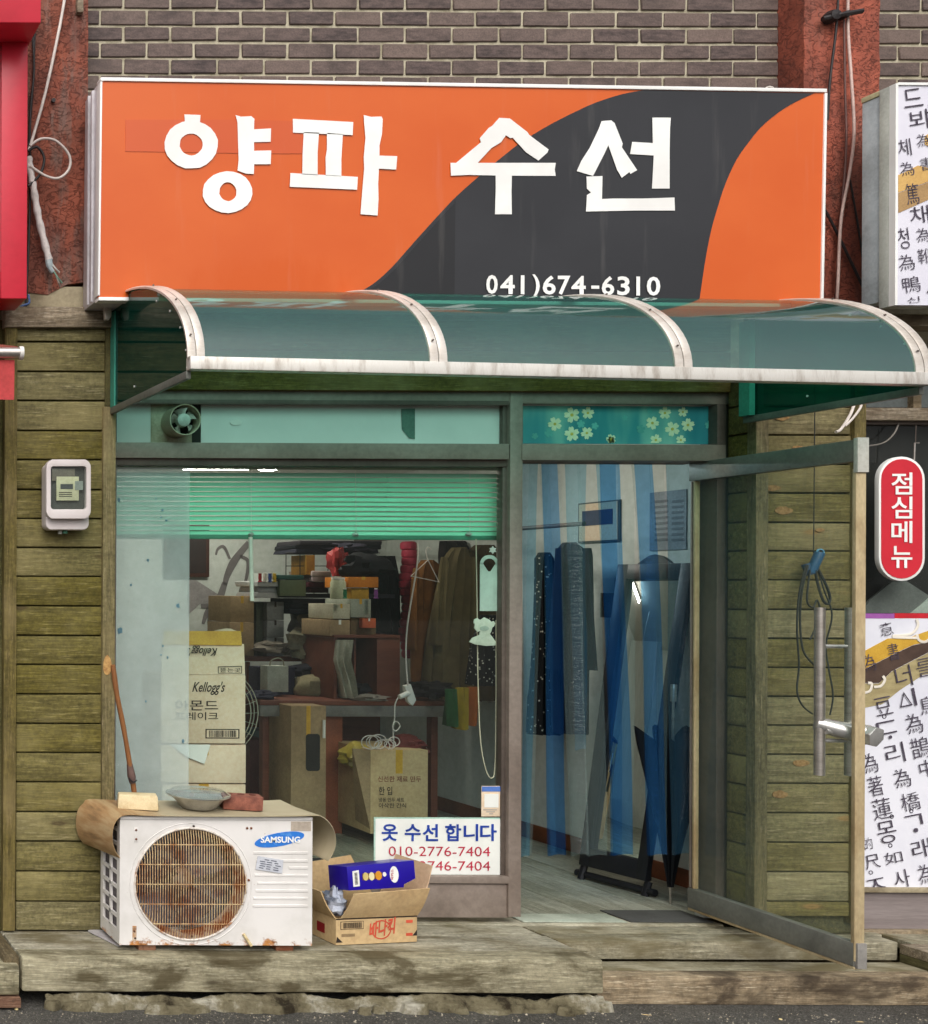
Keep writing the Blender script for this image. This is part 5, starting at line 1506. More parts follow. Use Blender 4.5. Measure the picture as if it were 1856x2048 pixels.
mb = MB(); mb.lathe([(FR, .0), (FR - .012, .03), (FR - .016, .07)], Vector((fc.x, AY0 + .001, fc.z)), 'y', 56); mb.obj('fan_shroud', rusty('rusty shroud', (170, 150, 134), (128, 66, 36), .4, .6), ac, smooth=True)
mb = MB(); mb.lathe([(FR + .022, -.001), (FR + .024, -.0022), (FR + .026, -.001)], Vector((fc.x, AY0, fc.z)), 'y', 64); mb.obj('pressed_ring', M_ac, ac, smooth=True)
M_blade = rusty('fan blade', (60, 56, 66), (92, 54, 40), .54, .66)
mb = MB(); mb.lathe([(.0001, -.02), (.03, -.018), (.045, 0), (.045, .03), (.0001, .03)], Vector((fc.x, AY0 + .075, fc.z)), 'y', 24); mb.obj('fan_hub', rusty('pale hub', (110, 100, 92), (110, 70, 50), .45, .65), ac, smooth=True)
for k in range(3):
    a0 = k * 2 * math.pi / 3 + .9
    rows = []
    for j in range(7):
        r_ = .04 + .145 * j / 6
        rows.append([(fc.x + r_ * math.cos(a0 + .62 * t), AY0 + .085 + .035 * t, fc.z + r_ * math.sin(a0 + .62 * t)) for t in (-1, -.5, 0, .5, 1)])
    mb = MB(); mb.grid(rows, (0, .003, 0)); mb.obj('fan_blade', M_blade, ac, smooth=True)
for x, y in ((271, 1763), (497, 1760), (383, 1872), (387, 1652), (272, 1660), (272, 1678), (494, 1656), (268, 1862), (270, 1876), (502, 1656)):
    mb = MB(); mb.lathe([(.0001, -.005), (.0045, -.004), (.0045, .001), (.0001, .001)], px(x, y, AY0), 'y', 10); mb.obj('screw', rusty('screw', (70, 60, 54), (120, 70, 40)), ac)
mb = MB(); mb.bpx(269, 276, 1655, 1684, AY0 - .002, .002); mb.obj('screw_plate', M_ac, ac, bevel=.001)
mb = MB(); mb.bpx(265, 273, 1852, 1882, AY0 - .002, .002); mb.obj('screw_plate', rusty('rusty plate', (206, 190, 170), (170, 120, 70), .4, .6), ac)
mb = MB(); mb.tube([px(487, 1868, AY0 - .004), px(503, 1892, AY0 - .012)], .006, 8); mb.obj('loose_clip', rusty('bent clip', (214, 196, 150), (180, 140, 90)), ac)
for y, xa_ in ((1706, 507), (1722, 512), (1736, 578), (1751, 510), (1767, 515), (1782, 512), (1797, 507), (1812, 506)):
    mb = MB(); mb.bpx(xa_, 616, y - 2.6, y + 2.6, AY0 - .0022, .003); mb.obj('pressed_rib', M_ac, ac, bevel=.0015, seg=3)
# maker's mark
c_ = (559, 1679)
M_sblu = simple('faded blue print', (48, 118, 204), .4, col2=(90, 150, 216), scale=30, lo=.5, hi=.7)
el = []
for k in range(40):
    a = 2 * math.pi * k / 40
    u, v = 50.5 * math.cos(a), 13.5 * math.sin(a)
    t = math.radians(-10.5)
    el.append((c_[0] + u * math.cos(t) - v * math.sin(t), c_[1] + u * math.sin(t) + v * math.cos(t)))
mb = MB(); mb.ppx(el, AY0 - .0012, .0009); lg = mb.obj('oval_emblem', M_sblu, ac)
textpx('emblem_lettering', 'SAMSUNG', 521, 1673, 600, 1685.5, AY0 - .0016, M_let, lg, bold=.03)
mb = MB(); t = math.radians(9)
sx, sy = 540, 1730
cor = [(sx + u * math.cos(t) - v * math.sin(t), sy + u * math.sin(t) + v * math.cos(t)) for u, v in ((-27, -14), (25, -14), (27, 13), (-27, 13))]
mb.ppx(cor, AY0 - .0048, .0009); st_ = mb.obj('rating_sticker', simple('grey sticker', (206, 208, 214), .5, col2=(186, 188, 196), scale=20), ac)
M_sprint = simple('grey sticker print', (98, 102, 116), .6, fine=0)
for r_ in range(5):
    for q in range(3 if r_ else 2):
        u0 = -23 + q * 15 + R.uniform(0, 4) + (8 if r_ == 0 else 0); u1 = u0 + R.uniform(7, 12); v0 = -10 + r_ * 4.4
        cor = [(sx + u * math.cos(t) - v * math.sin(t), sy + u * math.sin(t) + v * math.cos(t)) for u, v in ((u0, v0), (u1, v0), (u1, v0 + 1.9), (u0, v0 + 1.9))]
        mb = MB(); mb.ppx(cor, AY0 - .0056, .0007); mb.obj('sticker_print', M_sprint, st_)
mb = MB(); mb.bpx(582, 622, 1643, 1662, AY0 - .0012, .0009); mb.obj('plate_sticker', simple('beige sticker', (190, 176, 160), .6), ac)
for x in (AXL + .12, AXR - .10):
    mb = MB(); mb.box(x - .035, x + .035, AY0 + .02, AY1 - .02, .2, .2275); mb.obj('foot', rusty('rusty foot', (150, 110, 86), (120, 70, 46)), ac, bevel=.003)
fo = MB(); fo.prism([px(176, 1863, -.22) * 0 + pz(176, 1863, .201), pz(203, 1858, .201), pz(243, 1892, .201), pz(236, 1893, .201)], (0, 0, .006))
tag(fo.obj('metal_sheet', M_box), 'thin pale sheet sticking out under the air conditioner corner', 'sheet')

# linoleum mat draped over the unit
def mat_m():
    k = NT('worn linoleum')
    n = k.noise(k.pos((7, .8, 7)), 3.0, 5, .6)
    c = k.ramp(n, [(.3, lin((118, 92, 64))), (.45, lin((158, 124, 86))), (.6, lin((176, 150, 112))), (.75, lin((132, 104, 74)))])
    g = k.n('ShaderNodeNewGeometry'); s_ = k.n('ShaderNodeSeparateXYZ'); k.l(g.outputs['Position'], s_.inputs[0])
    f = k.step(s_.outputs[0], AXL + .06, AXL + .22)
    c = k.mix(f, c, k.mix(k.noise(k.pos((1.5, 8, 1)), 3, 4, .6), lin((190, 178, 150)), lin((160, 146, 116))))
    under = k.mix(g.outputs['Backfacing'], c, c)
    return k.done(k.bsdf(c, .55, 0, .4, k.bump(n, .1, .003)))
MYf, MYb = -.475, -.20
prof = [(AXL - .006, .582), (AXL - .026, .612), (AXL - .036, .655), (AXL - .034, .70), (AXL - .022, .732), (AXL + .002, .752), (AXL + .04, .757), (AXL + .13, .753), (AXL + .3, .752), (AXL + .5, .752), (AXR - .08, .754), (AXR + .005, .757), (AXR + .035, .748), (AXR + .062, .722), (AXR + .080, .685), (AXR + .084, .645), (AXR + .074, .608), (AXR + .054, .575)]
P3 = spline([Vector((x, MYf, z)) for x, z in prof], 4)
rows = []
top_z = AZ1 + .016
for j in range(8):
    v = j / 7
    row = []
    for q in P3:
        z = q.z
        row.append(Vector((q.x - .065 * v * (1 if q.x < AXL + .1 else max(0, 1 - (q.x - AXL - .1) / .3)) - (.02 * v if q.x > AXR else 0), MYf + (MYb - MYf) * v, z + (.010 * v if AXL < q.x < AXR else 0))))
    rows.append(row)
mb = MB(); mb.grid(rows, (0, .0, .0035)); mat_o = mb.obj('floor_mat', mat_m(), smooth=True, angle=60)
tag(mat_o, 'curled tan linoleum mat draped over the air conditioner', 'mat')
MT = top_z + .012

def brick_thing(x0, x1, yb, label, mat, holes=False, rot=.25, dep=.09, h=.058, Y=-.42):
    p = px((x0 + x1) / 2, yb, Y)
    z0 = MT
    w = .155
    cx, cy = p.x, Y + dep / 2
    mb = MB(); mb.box(cx - w / 2, cx + w / 2, cy - dep / 2, cy + dep / 2, z0, z0 + h)
    for v in mb.v: v += Vector((R.uniform(-.004, .004), R.uniform(-.004, .004), R.uniform(-.002, .002) if v.z > z0 + .01 else 0))
    turn(mb, (cx, cy), rot)
    t = thing('loose_brick', (cx, cy, z0), label, 'brick', 'bricks weighing down the mat')
    mb.obj('brick_block', mat, t, bevel=.006, seg=2)
    if holes:
        for q in (-.045, 0, .045):
            c = rotz((cx + q, cy, 0), (cx, cy), rot)
            m2 = MB(); m2.lathe([(.0001, 0), (.014, 0), (.014, .0012), (.0001, .0012)], Vector((c.x, c.y, z0 + h + .0006)), 'z', 14); m2.obj('core_hole', simple('dark red hole', (110, 56, 44), .9), t)
    return t
M_bkc = simple('cream brick', (226, 208, 168), .85, col2=(200, 178, 136), scale=14, bump=.35, bscale=90)
M_bkr = simple('red brick', (152, 94, 76), .85, col2=(108, 64, 54), scale=18, bump=.4, bscale=90)
brick_thing(243, 323, 1622, 'cream brick on the left of the mat', M_bkc, rot=-.28, Y=-.40)
brick_thing(452, 530, 1622, 'red brick with core holes on the mat', M_bkr, True, rot=-.25, Y=-.40)
# foil bowl with clear lid
fb = thing('foil_bowl', (px(397, 1618, -.36).x, -.355, MT), 'silver foil bowl with a clear lid between the two bricks', 'bowl')
cx, cy = fb.location.x, fb.location.y
M_foil = simple('bowl foil', (206, 206, 204), .28, metal=.75, col2=(186, 186, 184), scale=14)
prof = [(.0001, .002), (.06, .002), (.066, .006), (.09, .034), (.108, .052), (.122, .054), (.124, .058), (.108, .057), (.088, .037), (.06, .008), (.0001, .006)]
mb = MB(); mb.lathe(prof, (cx, cy, MT), 'z', 48)
for v in mb.v:
    a = math.atan2(v.y - cy, v.x - cx); r_ = math.hypot(v.x - cx, v.y - cy)
    if .06 < r_ < .1: v.x += .002 * math.cos(a) * math.cos(12 * a); v.y += .002 * math.sin(a) * math.cos(12 * a)
mb.obj('foil_dish', M_foil, fb, smooth=True)
mb = MB(); mb.lathe([(.124, .060), (.125, .064), (.112, .066), (.10, .078), (.06, .084), (.0001, .085)], (cx, cy, MT), 'z', 48); mb.obj('clear_lid', glossy_clear('clear lid', (.86, .9, .9, 1), 1.5, rough=.03, haze=.12, haze_col=(.7, .72, .72, 1), boost=1.5), fb, smooth=True)
mb = MB(); mb.lathe([(.0001, 0), (.08, .002), (.086, .0)], (cx, cy, MT + .052), 'z', 30); mb.obj('food_leaf', simple('dull leaf paper', (150, 156, 150), .7), fb)

# leaning stick
sk = thing('wooden_stick', (px(300, 1800, -.1).x, -.1, .2), 'brown wooden stick with tape leaning behind the air conditioner', 'stick')
P = [px(226, 1330, -.215), px(234, 1390, -.20), px(248, 1460, -.175), px(262, 1545, -.15), px(269, 1590, -.14), px(300, 1790, -.09)]
P[-1].z = .2
mb = MB(); mb.tube(spline(P, 4), .011, 10, radii=[.0105 + R.uniform(-.0008, .0008) for _ in range(21)]); mb.obj('shaft', simple('stick wood', (146, 96, 56), .7, col2=(112, 70, 40), scale=8, stretch=(1, 1, .3)), sk, smooth=True)
mb = MB(); mb.tube([px(259, 1528, -.152), px(263, 1552, -.148), px(265, 1566, -.145)], .016, 10, radii=[.012, .0175, .013]); mb.obj('tape_wrap', simple('grey tape', (110, 86, 80), .6), sk, smooth=True)
mb = MB(); mb.tube(spline([px(258, 1556, -.165), px(266, 1564, -.17), px(274, 1560, -.165)], 4), .003, 6); mb.obj('tie_wire', M_cb, sk)
kn = MB(); kn.ppx(circ(215, 1331, 8.5, 20, 16, wob=.08), WY - .021, .002); kn.obj('knot', simple('sawn knot wood', (196, 156, 96), .8, col2=(150, 104, 60), scale=40), left)

# ------------------------------------------------------------------ cardboard box with rubbish
bx = thing('cardboard_box', (-.58, -.24, .2), 'open cardboard box with raised flaps beside the air conditioner', 'box')
O = Vector((-.757, -.362, .2)); ang = .14
bu = Vector((math.cos(ang), math.sin(ang), 0)); bv = Vector((-math.sin(ang), math.cos(ang), 0)); bz = Vector((0, 0, 1))
W, D, Hh = .368, .245, .112
def bp(u, v, z): return O + bu * u + bv * v + bz * z
def sheet(name, pts, n, mat, par, th=.004, bev=0):
    mb = MB(); mb.prism(pts, Vector(n) * th); return mb.obj(name, mat, par, bevel=bev)
M_cin = simple('inner cardboard', (178, 146, 106), .88, col2=(156, 124, 88), scale=5)
fw = sheet('front_wall', [bp(0, 0, .002), bp(W, 0, .002), bp(W, 0, Hh), bp(0, 0, Hh)], bv, M_card, bx)
lw = sheet('side_wall', [bp(0, .0045, .002), bp(0, D - .0045, .002), bp(0, D - .0045, Hh), bp(0, .0045, Hh)], bu, M_card, bx)
sheet('side_wall', [bp(W, .0045, .002), bp(W, D - .0045, .002), bp(W, D - .0045, Hh), bp(W, .0045, Hh)], -bu, M_card, bx)
sheet('back_wall', [bp(0, D, .002), bp(W, D, .002), bp(W, D, Hh), bp(0, D, Hh)], -bv, M_card, bx)
sheet('bottom', [bp(.005, .005, .002), bp(W - .005, .005, .002), bp(W - .005, D - .005, .002), bp(.005, D - .005, .002)], bz, M_cin, bx)
def flap(name, pts, mat=M_card):
    a = [Vector(q) for q in pts]
    nrm = (a[1] - a[0]).cross(a[2] - a[0]).normalized()
    c0 = (a[0] + a[1]) / 2; c1 = (a[2] + a[3]) / 2
    rows = []
    for j in range(7):
        v = j / 6
        rows.append([a[0].lerp(a[3], v).lerp(a[1].lerp(a[2], v), i / 8) + nrm * .006 * math.sin(math.pi * v) for i in range(9)])
    mb = MB(); mb.grid(rows, nrm * .004); return mb.obj(name, mat, bx, smooth=True, angle=40)
flap('flap', [bp(.02, -.001, Hh + .002), bp(W, -.001, Hh + .002), bp(W + .02, -.045, Hh + .125), bp(.045, -.045, Hh + .112)])
flap('flap', [bp(-.001, D, Hh + .002), bp(-.001, .0, Hh + .002), bp(-.055, .015, Hh + .11), bp(-.06, D, Hh + .105)])
flap('flap', [bp(W + .001, .0, Hh + .002), bp(W + .001, D, Hh + .002), bp(W + .085, D - .01, Hh + .20), bp(W + .085, .02, Hh + .20)], simple('pinkish cardboard', (206, 174, 144), .85, col2=(190, 156, 126), scale=4))
flap('flap', [bp(W, D, Hh + .002), bp(0, D, Hh + .002), bp(.03, D + .03, Hh + .16), bp(W - .1, D + .03, Hh + .19)])
# print on the front
def fprint(name, u0, u1, z0, z1, mat, lift=.0012, par=None):
    mb = MB(); mb.prism([bp(u0, -lift, z0), bp(u1, -lift, z0), bp(u1, -lift, z1), bp(u0, -lift, z1)], bv * .0008); return mb.obj(name, mat, par or fw)
bfr = fprint('barcode_frame', .02, .125, .065, .098, M_ink)
fprint('barcode_field', .0225, .1225, .0675, .0955, M_card, .002)
u = .03
while u < .115:
    w = R.choice([.0012, .002, .003]); fprint('barcode_bar', u, u + w, .070, .093, M_ink, .0028, fw); u += w + R.choice([.0012, .002])
fprint('black_edge_line', .0, W, Hh - .006, Hh - .001, M_ink)
text('red_lettering', '바나킥', bp(.15, 0, .022), (bu + bz * .16), (bz - bu * .05), .125, .068, M_redink, bx, bold=.03, shear=.2)
mb = MB(); mb.ring([bp(.205 + .045 * math.cos(a / 24 * 6.283), -.0012, .058 + .04 * math.sin(a / 24 * 6.283)) for a in range(24)], [bp(.205 + .04 * math.cos(a / 24 * 6.283), -.0012, .058 + .035 * math.sin(a / 24 * 6.283)) for a in range(24)], bv * .0008); mb.obj('red_ring', M_redink, bx)
for q in ((.318, .082), (.318, .028)):
    fprint('red_print', q[0], q[0] + .03, q[1], q[1] + .012, M_redink)
fprint('faded_print', .025, .085, .035, .047, simple('faded print', (150, 126, 92), .8))
mb = MB(); mb.prism([bp(-.012 + .012, -.0012, .012), bp(.03, -.0012, .012), bp(.005, -.0012, .036)], bv * .0008); mb.obj('black_triangle', M_ink, bx)
mb = MB(); mb.prism([bp(W - .02, -.0012, .028), bp(W, -.0012, .028), bp(W, -.0012, .052)], bv * .0008); mb.obj('black_triangle', M_ink, bx)
mb = MB(); mb.prism([bp(-.0012, .12, .03), bp(-.0012, .07, .03), bp(-.0012, .07, .07), bp(-.0012, .12, .07)], bu * .0008); mb.obj('red_panel_print', simple('dark red print', (150, 26, 30), .7), bx)
# blue carton lying in the box
bc = thing('blue_carton', bp(.2, .08, Hh), 'deep blue drink carton with bottle print inside the open box', 'carton')
M_bcar = simple('deep blue carton', (34, 16, 150), .3, col2=(28, 12, 136), scale=4, fine=.02)
q = [bp(.045, -.03, Hh + .108), bp(.275, -.012, Hh + .112), bp(.35, .0, Hh + .155), bp(.362, .03, Hh + .225), bp(.05, .03, Hh + .215)]
front = [px(691, 1778, -.36), px(810, 1776, -.36), px(811, 1770, -.36), px(836, 1759, -.36), px(836, 1724, -.36), px(690, 1732, -.36)]
for i, p in enumerate(front):
    p.y = -.385 + (p.x - front[0].x) * .14 + (.012 if i > 3 else 0)
mb = MB(); mb.prism(front, Vector((-.02, .11, -.02))); mb.obj('carton_body', M_bcar, bc, bevel=.001)
def cpx(x, y, lift):                           # point on the carton face
    p = px(x, y, -.36); d = (front[5] - front[0])
    p.y = -.385 + (p.x - front[0].x) * .14 + .012 * (1778 - y) / 46 - lift
    return p
def cpr(name, pts, mat, lift=.002):
    mb = MB(); mb.prism([cpx(x, y, lift) for x, y in pts], (0, .0008, 0)); mb.obj(name, mat, bc)
cpr('white_label', [(701, 1741), (715, 1739), (715, 1770), (701, 1771)], M_paper)
for k in range(9):
    cpr('barcode_bar', [(705, 1744 + k * 2.6), (711, 1743.6 + k * 2.6), (711, 1745 + k * 2.6), (705, 1745.4 + k * 2.6)], M_ink, .0035)
cpr('white_oval', circ(791, 1750, 9.5, 16, 24), M_paper)
tx = text('oval_lettering', '박카스', cpx(788.5, 1760, .0035), Vector((0, 0, 1)), Vector((-1, 0, 0)), .043, .011, M_nred, bc, bold=.02, lift=0)
for (x, y, r1, r2, mm_) in ((729, 1752, 6, 8, (214, 190, 120)), (742, 1752, 6, 8, (226, 214, 170)), (757, 1751, 7, 9, (206, 140, 40)), (770, 1749, 4, 4.5, (232, 228, 220))):
    cpr('bottle_print', circ(x, y, r1, r2, 16), simple('bottle print', mm_, .4, fine=0))
cpr('bottle_print', [(722, 1746), (765, 1745), (765, 1757), (722, 1759)], simple('amber bottle print', (110, 66, 30), .4), .0014)
# crumpled plastic
def blob(name, c, s, mat, seed, label=None, cat=None, amp=.22, parent=None, n=18, m_=12, jit=0.0, angle=40):
    rr = random.Random(seed)
    dirs = [(Vector((rr.gauss(0, 1), rr.gauss(0, 1), rr.gauss(0, 1))).normalized(), rr.uniform(-amp, amp), rr.uniform(2.5, 7)) for _ in range(14)]
    mb = MB(); rows = []
    for j in range(m_ + 1):
        th = math.pi * j / m_
        row = []
        for i in range(n + 1):
            ph = 2 * math.pi * (i % n) / n
            d = Vector((math.sin(th) * math.cos(ph), math.sin(th) * math.sin(ph), math.cos(th)))
            r_ = 1 + sum(a * math.sin(f * d.dot(k) * 1.6) for k, a, f in dirs) * .5
            if jit and 0 < j < m_ and i < n: r_ *= 1 + rr.uniform(-jit, jit)
            if i == n: row.append(row[0]); continue
            row.append((c[0] + d.x * s[0] * r_, c[1] + d.y * s[1] * r_, max(c[2] + d.z * s[2] * r_, c[2] - s[2] * .98)))
        rows.append(row)
    mb.grid(rows)
    o = mb.obj(name, mat, parent, smooth=True, angle=angle)
    return tag(o, label, cat) if label else o
M_plas = simple('crumpled grey plastic', (170, 176, 190), .25, col2=(96, 104, 120), scale=22, lo=.45, hi=.6)
blob('crumpled_plastic', bp(.03, .05, Hh + .055), (.038, .05, .06), M_plas, 5, 'crumpled grey plastic wrap stuffed beside the blue carton', 'wrapper', .12, n=16, m_=11, jit=.22, angle=12)

# ------------------------------------------------------------------ things inside the shop
def carton(name, label, x0, x1, y0, y1, Y, d, mat=M_cardd, tape=M_tape, cat='box', group=None, seam=True):
    a = px((x0 + x1) / 2, y1, Y)
    t = thing(name, (a.x, Y + d / 2, a.z), label, cat, group)
    mb = MB(); mb.bpx(x0, x1, y0, y1, Y, d); cbd = mb.obj('carton_body', mat, t, bevel=.004)
    if seam:
        w = (x1 - x0) * .06
        mb = MB(); mb.bpx((x0 + x1) / 2 - w, (x0 + x1) / 2 + w, y0 - .4, y0 + (y1 - y0) * .28, Y - .0012, .001); mb.obj('tape_strip', tape, cbd)
    return t
# cereal cartons by the window
k1 = carton('cereal_carton', 'cream printed carton with black script, upper one by the window', 322, 491, 1350, 1487, .30, .26, M_cream, seam=False)
KY = .30
mb = MB(); mb.prism([px(322, 1349, KY), px(490, 1349, KY), px(488, 1288, KY + .02), px(326, 1286, KY + .02)], (0, .004, 0)); fl_ = mb.obj('raised_flap', M_cream, k1)
mb = MB(); mb.prism([px(325, 1289, KY + .012), px(484, 1291, KY + .012), px(482, 1262, KY + .02), px(328, 1262, KY + .02)], (0, .003, 0)); mb.obj('yellow_tape_band', M_tape, k1)
textpx('script_lettering', "Kellogg's", 384, 1363, 450, 1390, KY, M_ink, k1, bold=.014, shear=.4, lift=.002)
textpx('script_lettering', "Kellogg's", 372, 1291, 434, 1312, KY + .008, M_ink, k1, rot=math.pi, bold=.014, shear=.4, lift=.004)
textpx('printed_lettering', '아몬드', 350, 1400, 436, 1421, KY, M_ink, k1, bold=.008, lift=.002)
textpx('printed_lettering', '프레이크', 350, 1424, 436, 1440, KY, M_ink, k1, bold=.006, lift=.002)
mb = MB(); mb.bpx(411, 479, 1458, 1477, KY - .002, .001); mb.obj('barcode_frame', M_ink, k1)
mb = MB(); mb.bpx(413.5, 476.5, 1460, 1475, KY - .003, .001); mb.obj('barcode_field', M_cream, k1)
x = 418
while x < 472:
    w = R.choice([1, 1.6, 2.4]); mb = MB(); mb.bpx(x, x + w, 1461, 1474, KY - .004, .001); mb.obj('barcode_bar', M_ink, k1); x += w + R.choice([1, 1.8])
o_ = [(436, 1333), (484, 1332), (484, 1347), (436, 1347)]; i2 = [(437.2, 1334.2), (482.8, 1333.2), (482.8, 1345.8), (437.2, 1345.8)]
mb = MB(); mb.ring([px(a, b, KY + .0005) for a, b in o_], [px(a, b, KY + .0005) for a, b in i2], (0, .001, 0)); mb.obj('stamp_frame', M_ink, k1)
textpx('stamp_lettering', '뜯는곳', 440, 1336, 481, 1344.5, KY + .0005, M_ink, k1, lift=.002)
carton('cereal_carton', 'plain cream carton below the printed one by the window', 322, 492, 1489, 1566, .31, .26, M_cream)
carton('cereal_carton', 'lowest cream carton of the stack by the window', 324, 491, 1568, 1790, .32, .26, M_cream)
mb = MB(); mb.prism([px(340, 1489, .305), px(421, 1489, .302), px(409, 1528, .298), px(376, 1515, .30)], (0, .002, 0)); tag(mb.obj('paper_sheet', M_paper), 'white paper sheet hanging from the carton stack', 'paper')
blob('cloth_hat', px(450, 1272, .42), (.07, .06, .035), M_cream, 11, 'cream cloth hat lying on top of the printed carton', 'hat', .12)
# fan guard behind the cartons
fn = thing('electric_fan', px(440, 1600, .75), 'wire guarded electric fan standing behind the cartons', 'fan')
c = px(424, 1425, .75)
M_wire = simple('pale wire', (170, 166, 150), .4, fine=0)
for r_, yy in ((.235, 0), (.225, .02), (.19, -.02), (.14, -.035)):
    mb = MB(); mb.tube([(c.x + r_ * math.cos(a / 40 * 6.2832), c.y + yy, c.z + r_ * math.sin(a / 40 * 6.2832)) for a in range(40)], .0025, 6, closed=True); mb.obj('guard_ring', M_wire, fn, smooth=True)
mb = MB()
for k in range(24):
    a = k / 24 * 6.2832
    mb.tube([(c.x + .05 * math.cos(a), c.y - .045, c.z + .05 * math.sin(a)), (c.x + .19 * math.cos(a), c.y - .022, c.z + .19 * math.sin(a)), (c.x + .235 * math.cos(a), c.y, c.z + .235 * math.sin(a))], .0013, 5)
mb.obj('guard_spokes', M_wire, fn)
mb = MB(); mb.tube([(c.x, c.y + .08, .2), (c.x, c.y + .08, c.z)], .014, 10); mb.obj('stand_pole', M_wire, fn)
mb = MB(); mb.lathe([(.0001, 0), (.18, 0), (.17, .03), (.0001, .04)], (c.x, c.y + .08, .2), 'z', 24); mb.obj('stand_base', M_wire, fn)
mb = MB(); mb.tube([(c.x, c.y - .03, c.z), (c.x, c.y + .12, c.z)], .05, 18); mb.obj('motor', M_wire, fn)
# long counter with items
tb = thing('work_table', px(700, 1640, 1.9), 'long brown work table with a grey front edge inside the shop', 'table')
TYf = 1.75
tz = px(700, 1408, TYf).z
X0, X1 = px(520, 1408, TYf).x, px(900, 1408, TYf).x
M_brn = simple('red brown veneer', (112, 62, 44), .5, col2=(92, 48, 34), scale=3, stretch=(.4, 3, 3))
mb = MB(); mb.box(X0, X1, TYf, TYf + .8, tz - .01, tz + .02); mb.obj('table_top', M_brn, tb, bevel=.004)
mb = MB(); mb.box(X0, X1, TYf - .006, TYf + .02, tz - .075, tz - .011); mb.obj('front_edge', simple('grey table edge', (120, 118, 114), .5), tb, bevel=.002)
mb = MB(); mb.box(px(655, 1500, TYf).x, px(694, 1500, TYf).x, TYf + .05, TYf + .1, .2, tz - .012); mb.obj('leg', simple('orange brown leg', (150, 84, 56), .5), tb, bevel=.004)
mb = MB(); mb.box(X1 - .08, X1 - .04, TYf + .05, TYf + .1, .2, tz - .012); mb.obj('leg', M_brn, tb, bevel=.004)
mb = MB(); mb.box(X0 + .04, X0 + .08, TYf + .05, TYf + .1, .2, tz - .012); mb.obj('leg', M_brn, tb, bevel=.004)
mb = MB(); mb.box(X0 + .02, X1 - .02, TYf + .7, TYf + .72, .2, tz - .012); mb.obj('back_panel', M_brn, tb)
cc = carton('cardboard_panel_box', 'tall cardboard box with a dark cut-out under the table', 582, 652, 1412, 1668, 1.6, .3, M_cardd)
mb = MB(); mb.ppx(rrect(612, 640, 1468, 1542, 6), 1.597, .002); mb.obj('dark_cut_out', M_vent_dark, cc)
mb = MB(); mb.tube([px(648, 1440, 1.58), px(648, 1476, 1.58)], .008, 8); tag(mb.obj('white_tube', M_white, smooth=True), 'short white tube hanging in front of the boxes', 'tube')
carton('storage_bin', 'dark teal storage bin at the left under the table', 548, 578, 1470, 1640, 1.9, .4, simple('dark teal plastic', (30, 74, 84), .5), seam=False, cat='bin')
carton('storage_bin', 'dark maroon storage bin under the table', 500, 545, 1480, 1640, 2.0, .4, simple('dark maroon plastic', (76, 32, 34), .5), seam=False, cat='bin')
fbx = carton('cardboard_box', 'large cardboard box with faint printed text on the shop floor', 741, 856, 1500, 1668, 1.45, .4, M_card)
textpx('printed_lettering', '한 입', 757, 1573, 784, 1590, 1.45, simple('faded dark print', (96, 80, 62), .8), fbx, lift=.002, bold=.02)
textpx('printed_lettering', '냉동 만두 세트', 757, 1595, 808, 1604, 1.45, simple('faded dark print', (96, 80, 62), .8), fbx, lift=.002, bold=.02)
textpx('printed_lettering', '아삭한 간식', 757, 1606, 812, 1616, 1.45, simple('faded dark print', (96, 80, 62), .8), fbx, lift=.002, bold=.02)
textpx('printed_lettering', '신선한 재료 만두', 755, 1552, 842, 1564, 1.45, simple('faded red print', (150, 100, 76), .8), fbx, lift=.002, bold=.02)
mb = MB(); mb.prism([px(705, 1497, 1.46), px(741, 1500, 1.45), px(741, 1660, 1.45), px(712, 1640, 1.6)], (0, .006, 0)); mb.obj('side_flap', M_cardd, fbx)
blob('yellow_bag', px(720, 1512, 1.6), (.1, .09, .07), simple('yellow plastic', (170, 150, 60), .4), 21, 'yellow plastic bag beside the large cardboard box', 'bag')
blob('red_bundle', px(818, 1492, 1.62), (.11, .1, .05), simple('dull red cloth', (110, 44, 38), .8), 22, 'dull red cloth bundle on the large cardboard box', 'cloth')
# cord coil and hanging extension socket
mb = MB()
for k in range(7):
    cxx, czz, rr_ = 740 + k * 8, 1488 + R.uniform(-5, 5), R.uniform(11, 18)
    mb.tube([px(cxx + rr_ * math.cos(a / 18 * 6.28), czz + rr_ * .8 * math.sin(a / 18 * 6.28), 1.44 + .01 * k) for a in range(18)], .003, 6, closed=True)
tag(mb.obj('cable_coil', M_cw, smooth=True), 'tangle of white cable on the large cardboard box', 'cable')
ex = thing('extension_socket', px(820, 1412, 1.2), 'white extension socket hanging on its cord inside the shop', 'socket')
EY = 1.2
mb = MB(); mb.tube(spline([px(835, 1085, EY), px(834, 1130, EY), px(815, 1250, EY), px(812, 1320, EY), px(816, 1372, EY)], 6), .004, 6); mb.obj('cord', M_cw, ex, smooth=True)
mb = MB(); mb.prism([px(810, 1372, EY), px(822, 1368, EY), px(833, 1400, EY), px(826, 1412, EY), px(817, 1404, EY)], (0, .03, 0)); mb.obj('socket_body', M_white, ex, bevel=.004)
mb = MB(); mb.tube([px(817, 1386, EY - .01), px(799, 1394, EY - .02)], .014, 10); mb.obj('plug', M_white, ex, bevel=.003)
mb = MB(); mb.tube(spline([px(797, 1394, EY), px(790, 1410, EY), px(789, 1440, EY), px(785, 1455, EY), px(792, 1462, EY), px(800, 1452, EY), px(793, 1443, EY), px(786, 1452, EY), px(788, 1490, EY)], 5), .0032, 6); mb.obj('cord', M_cw, ex, smooth=True)
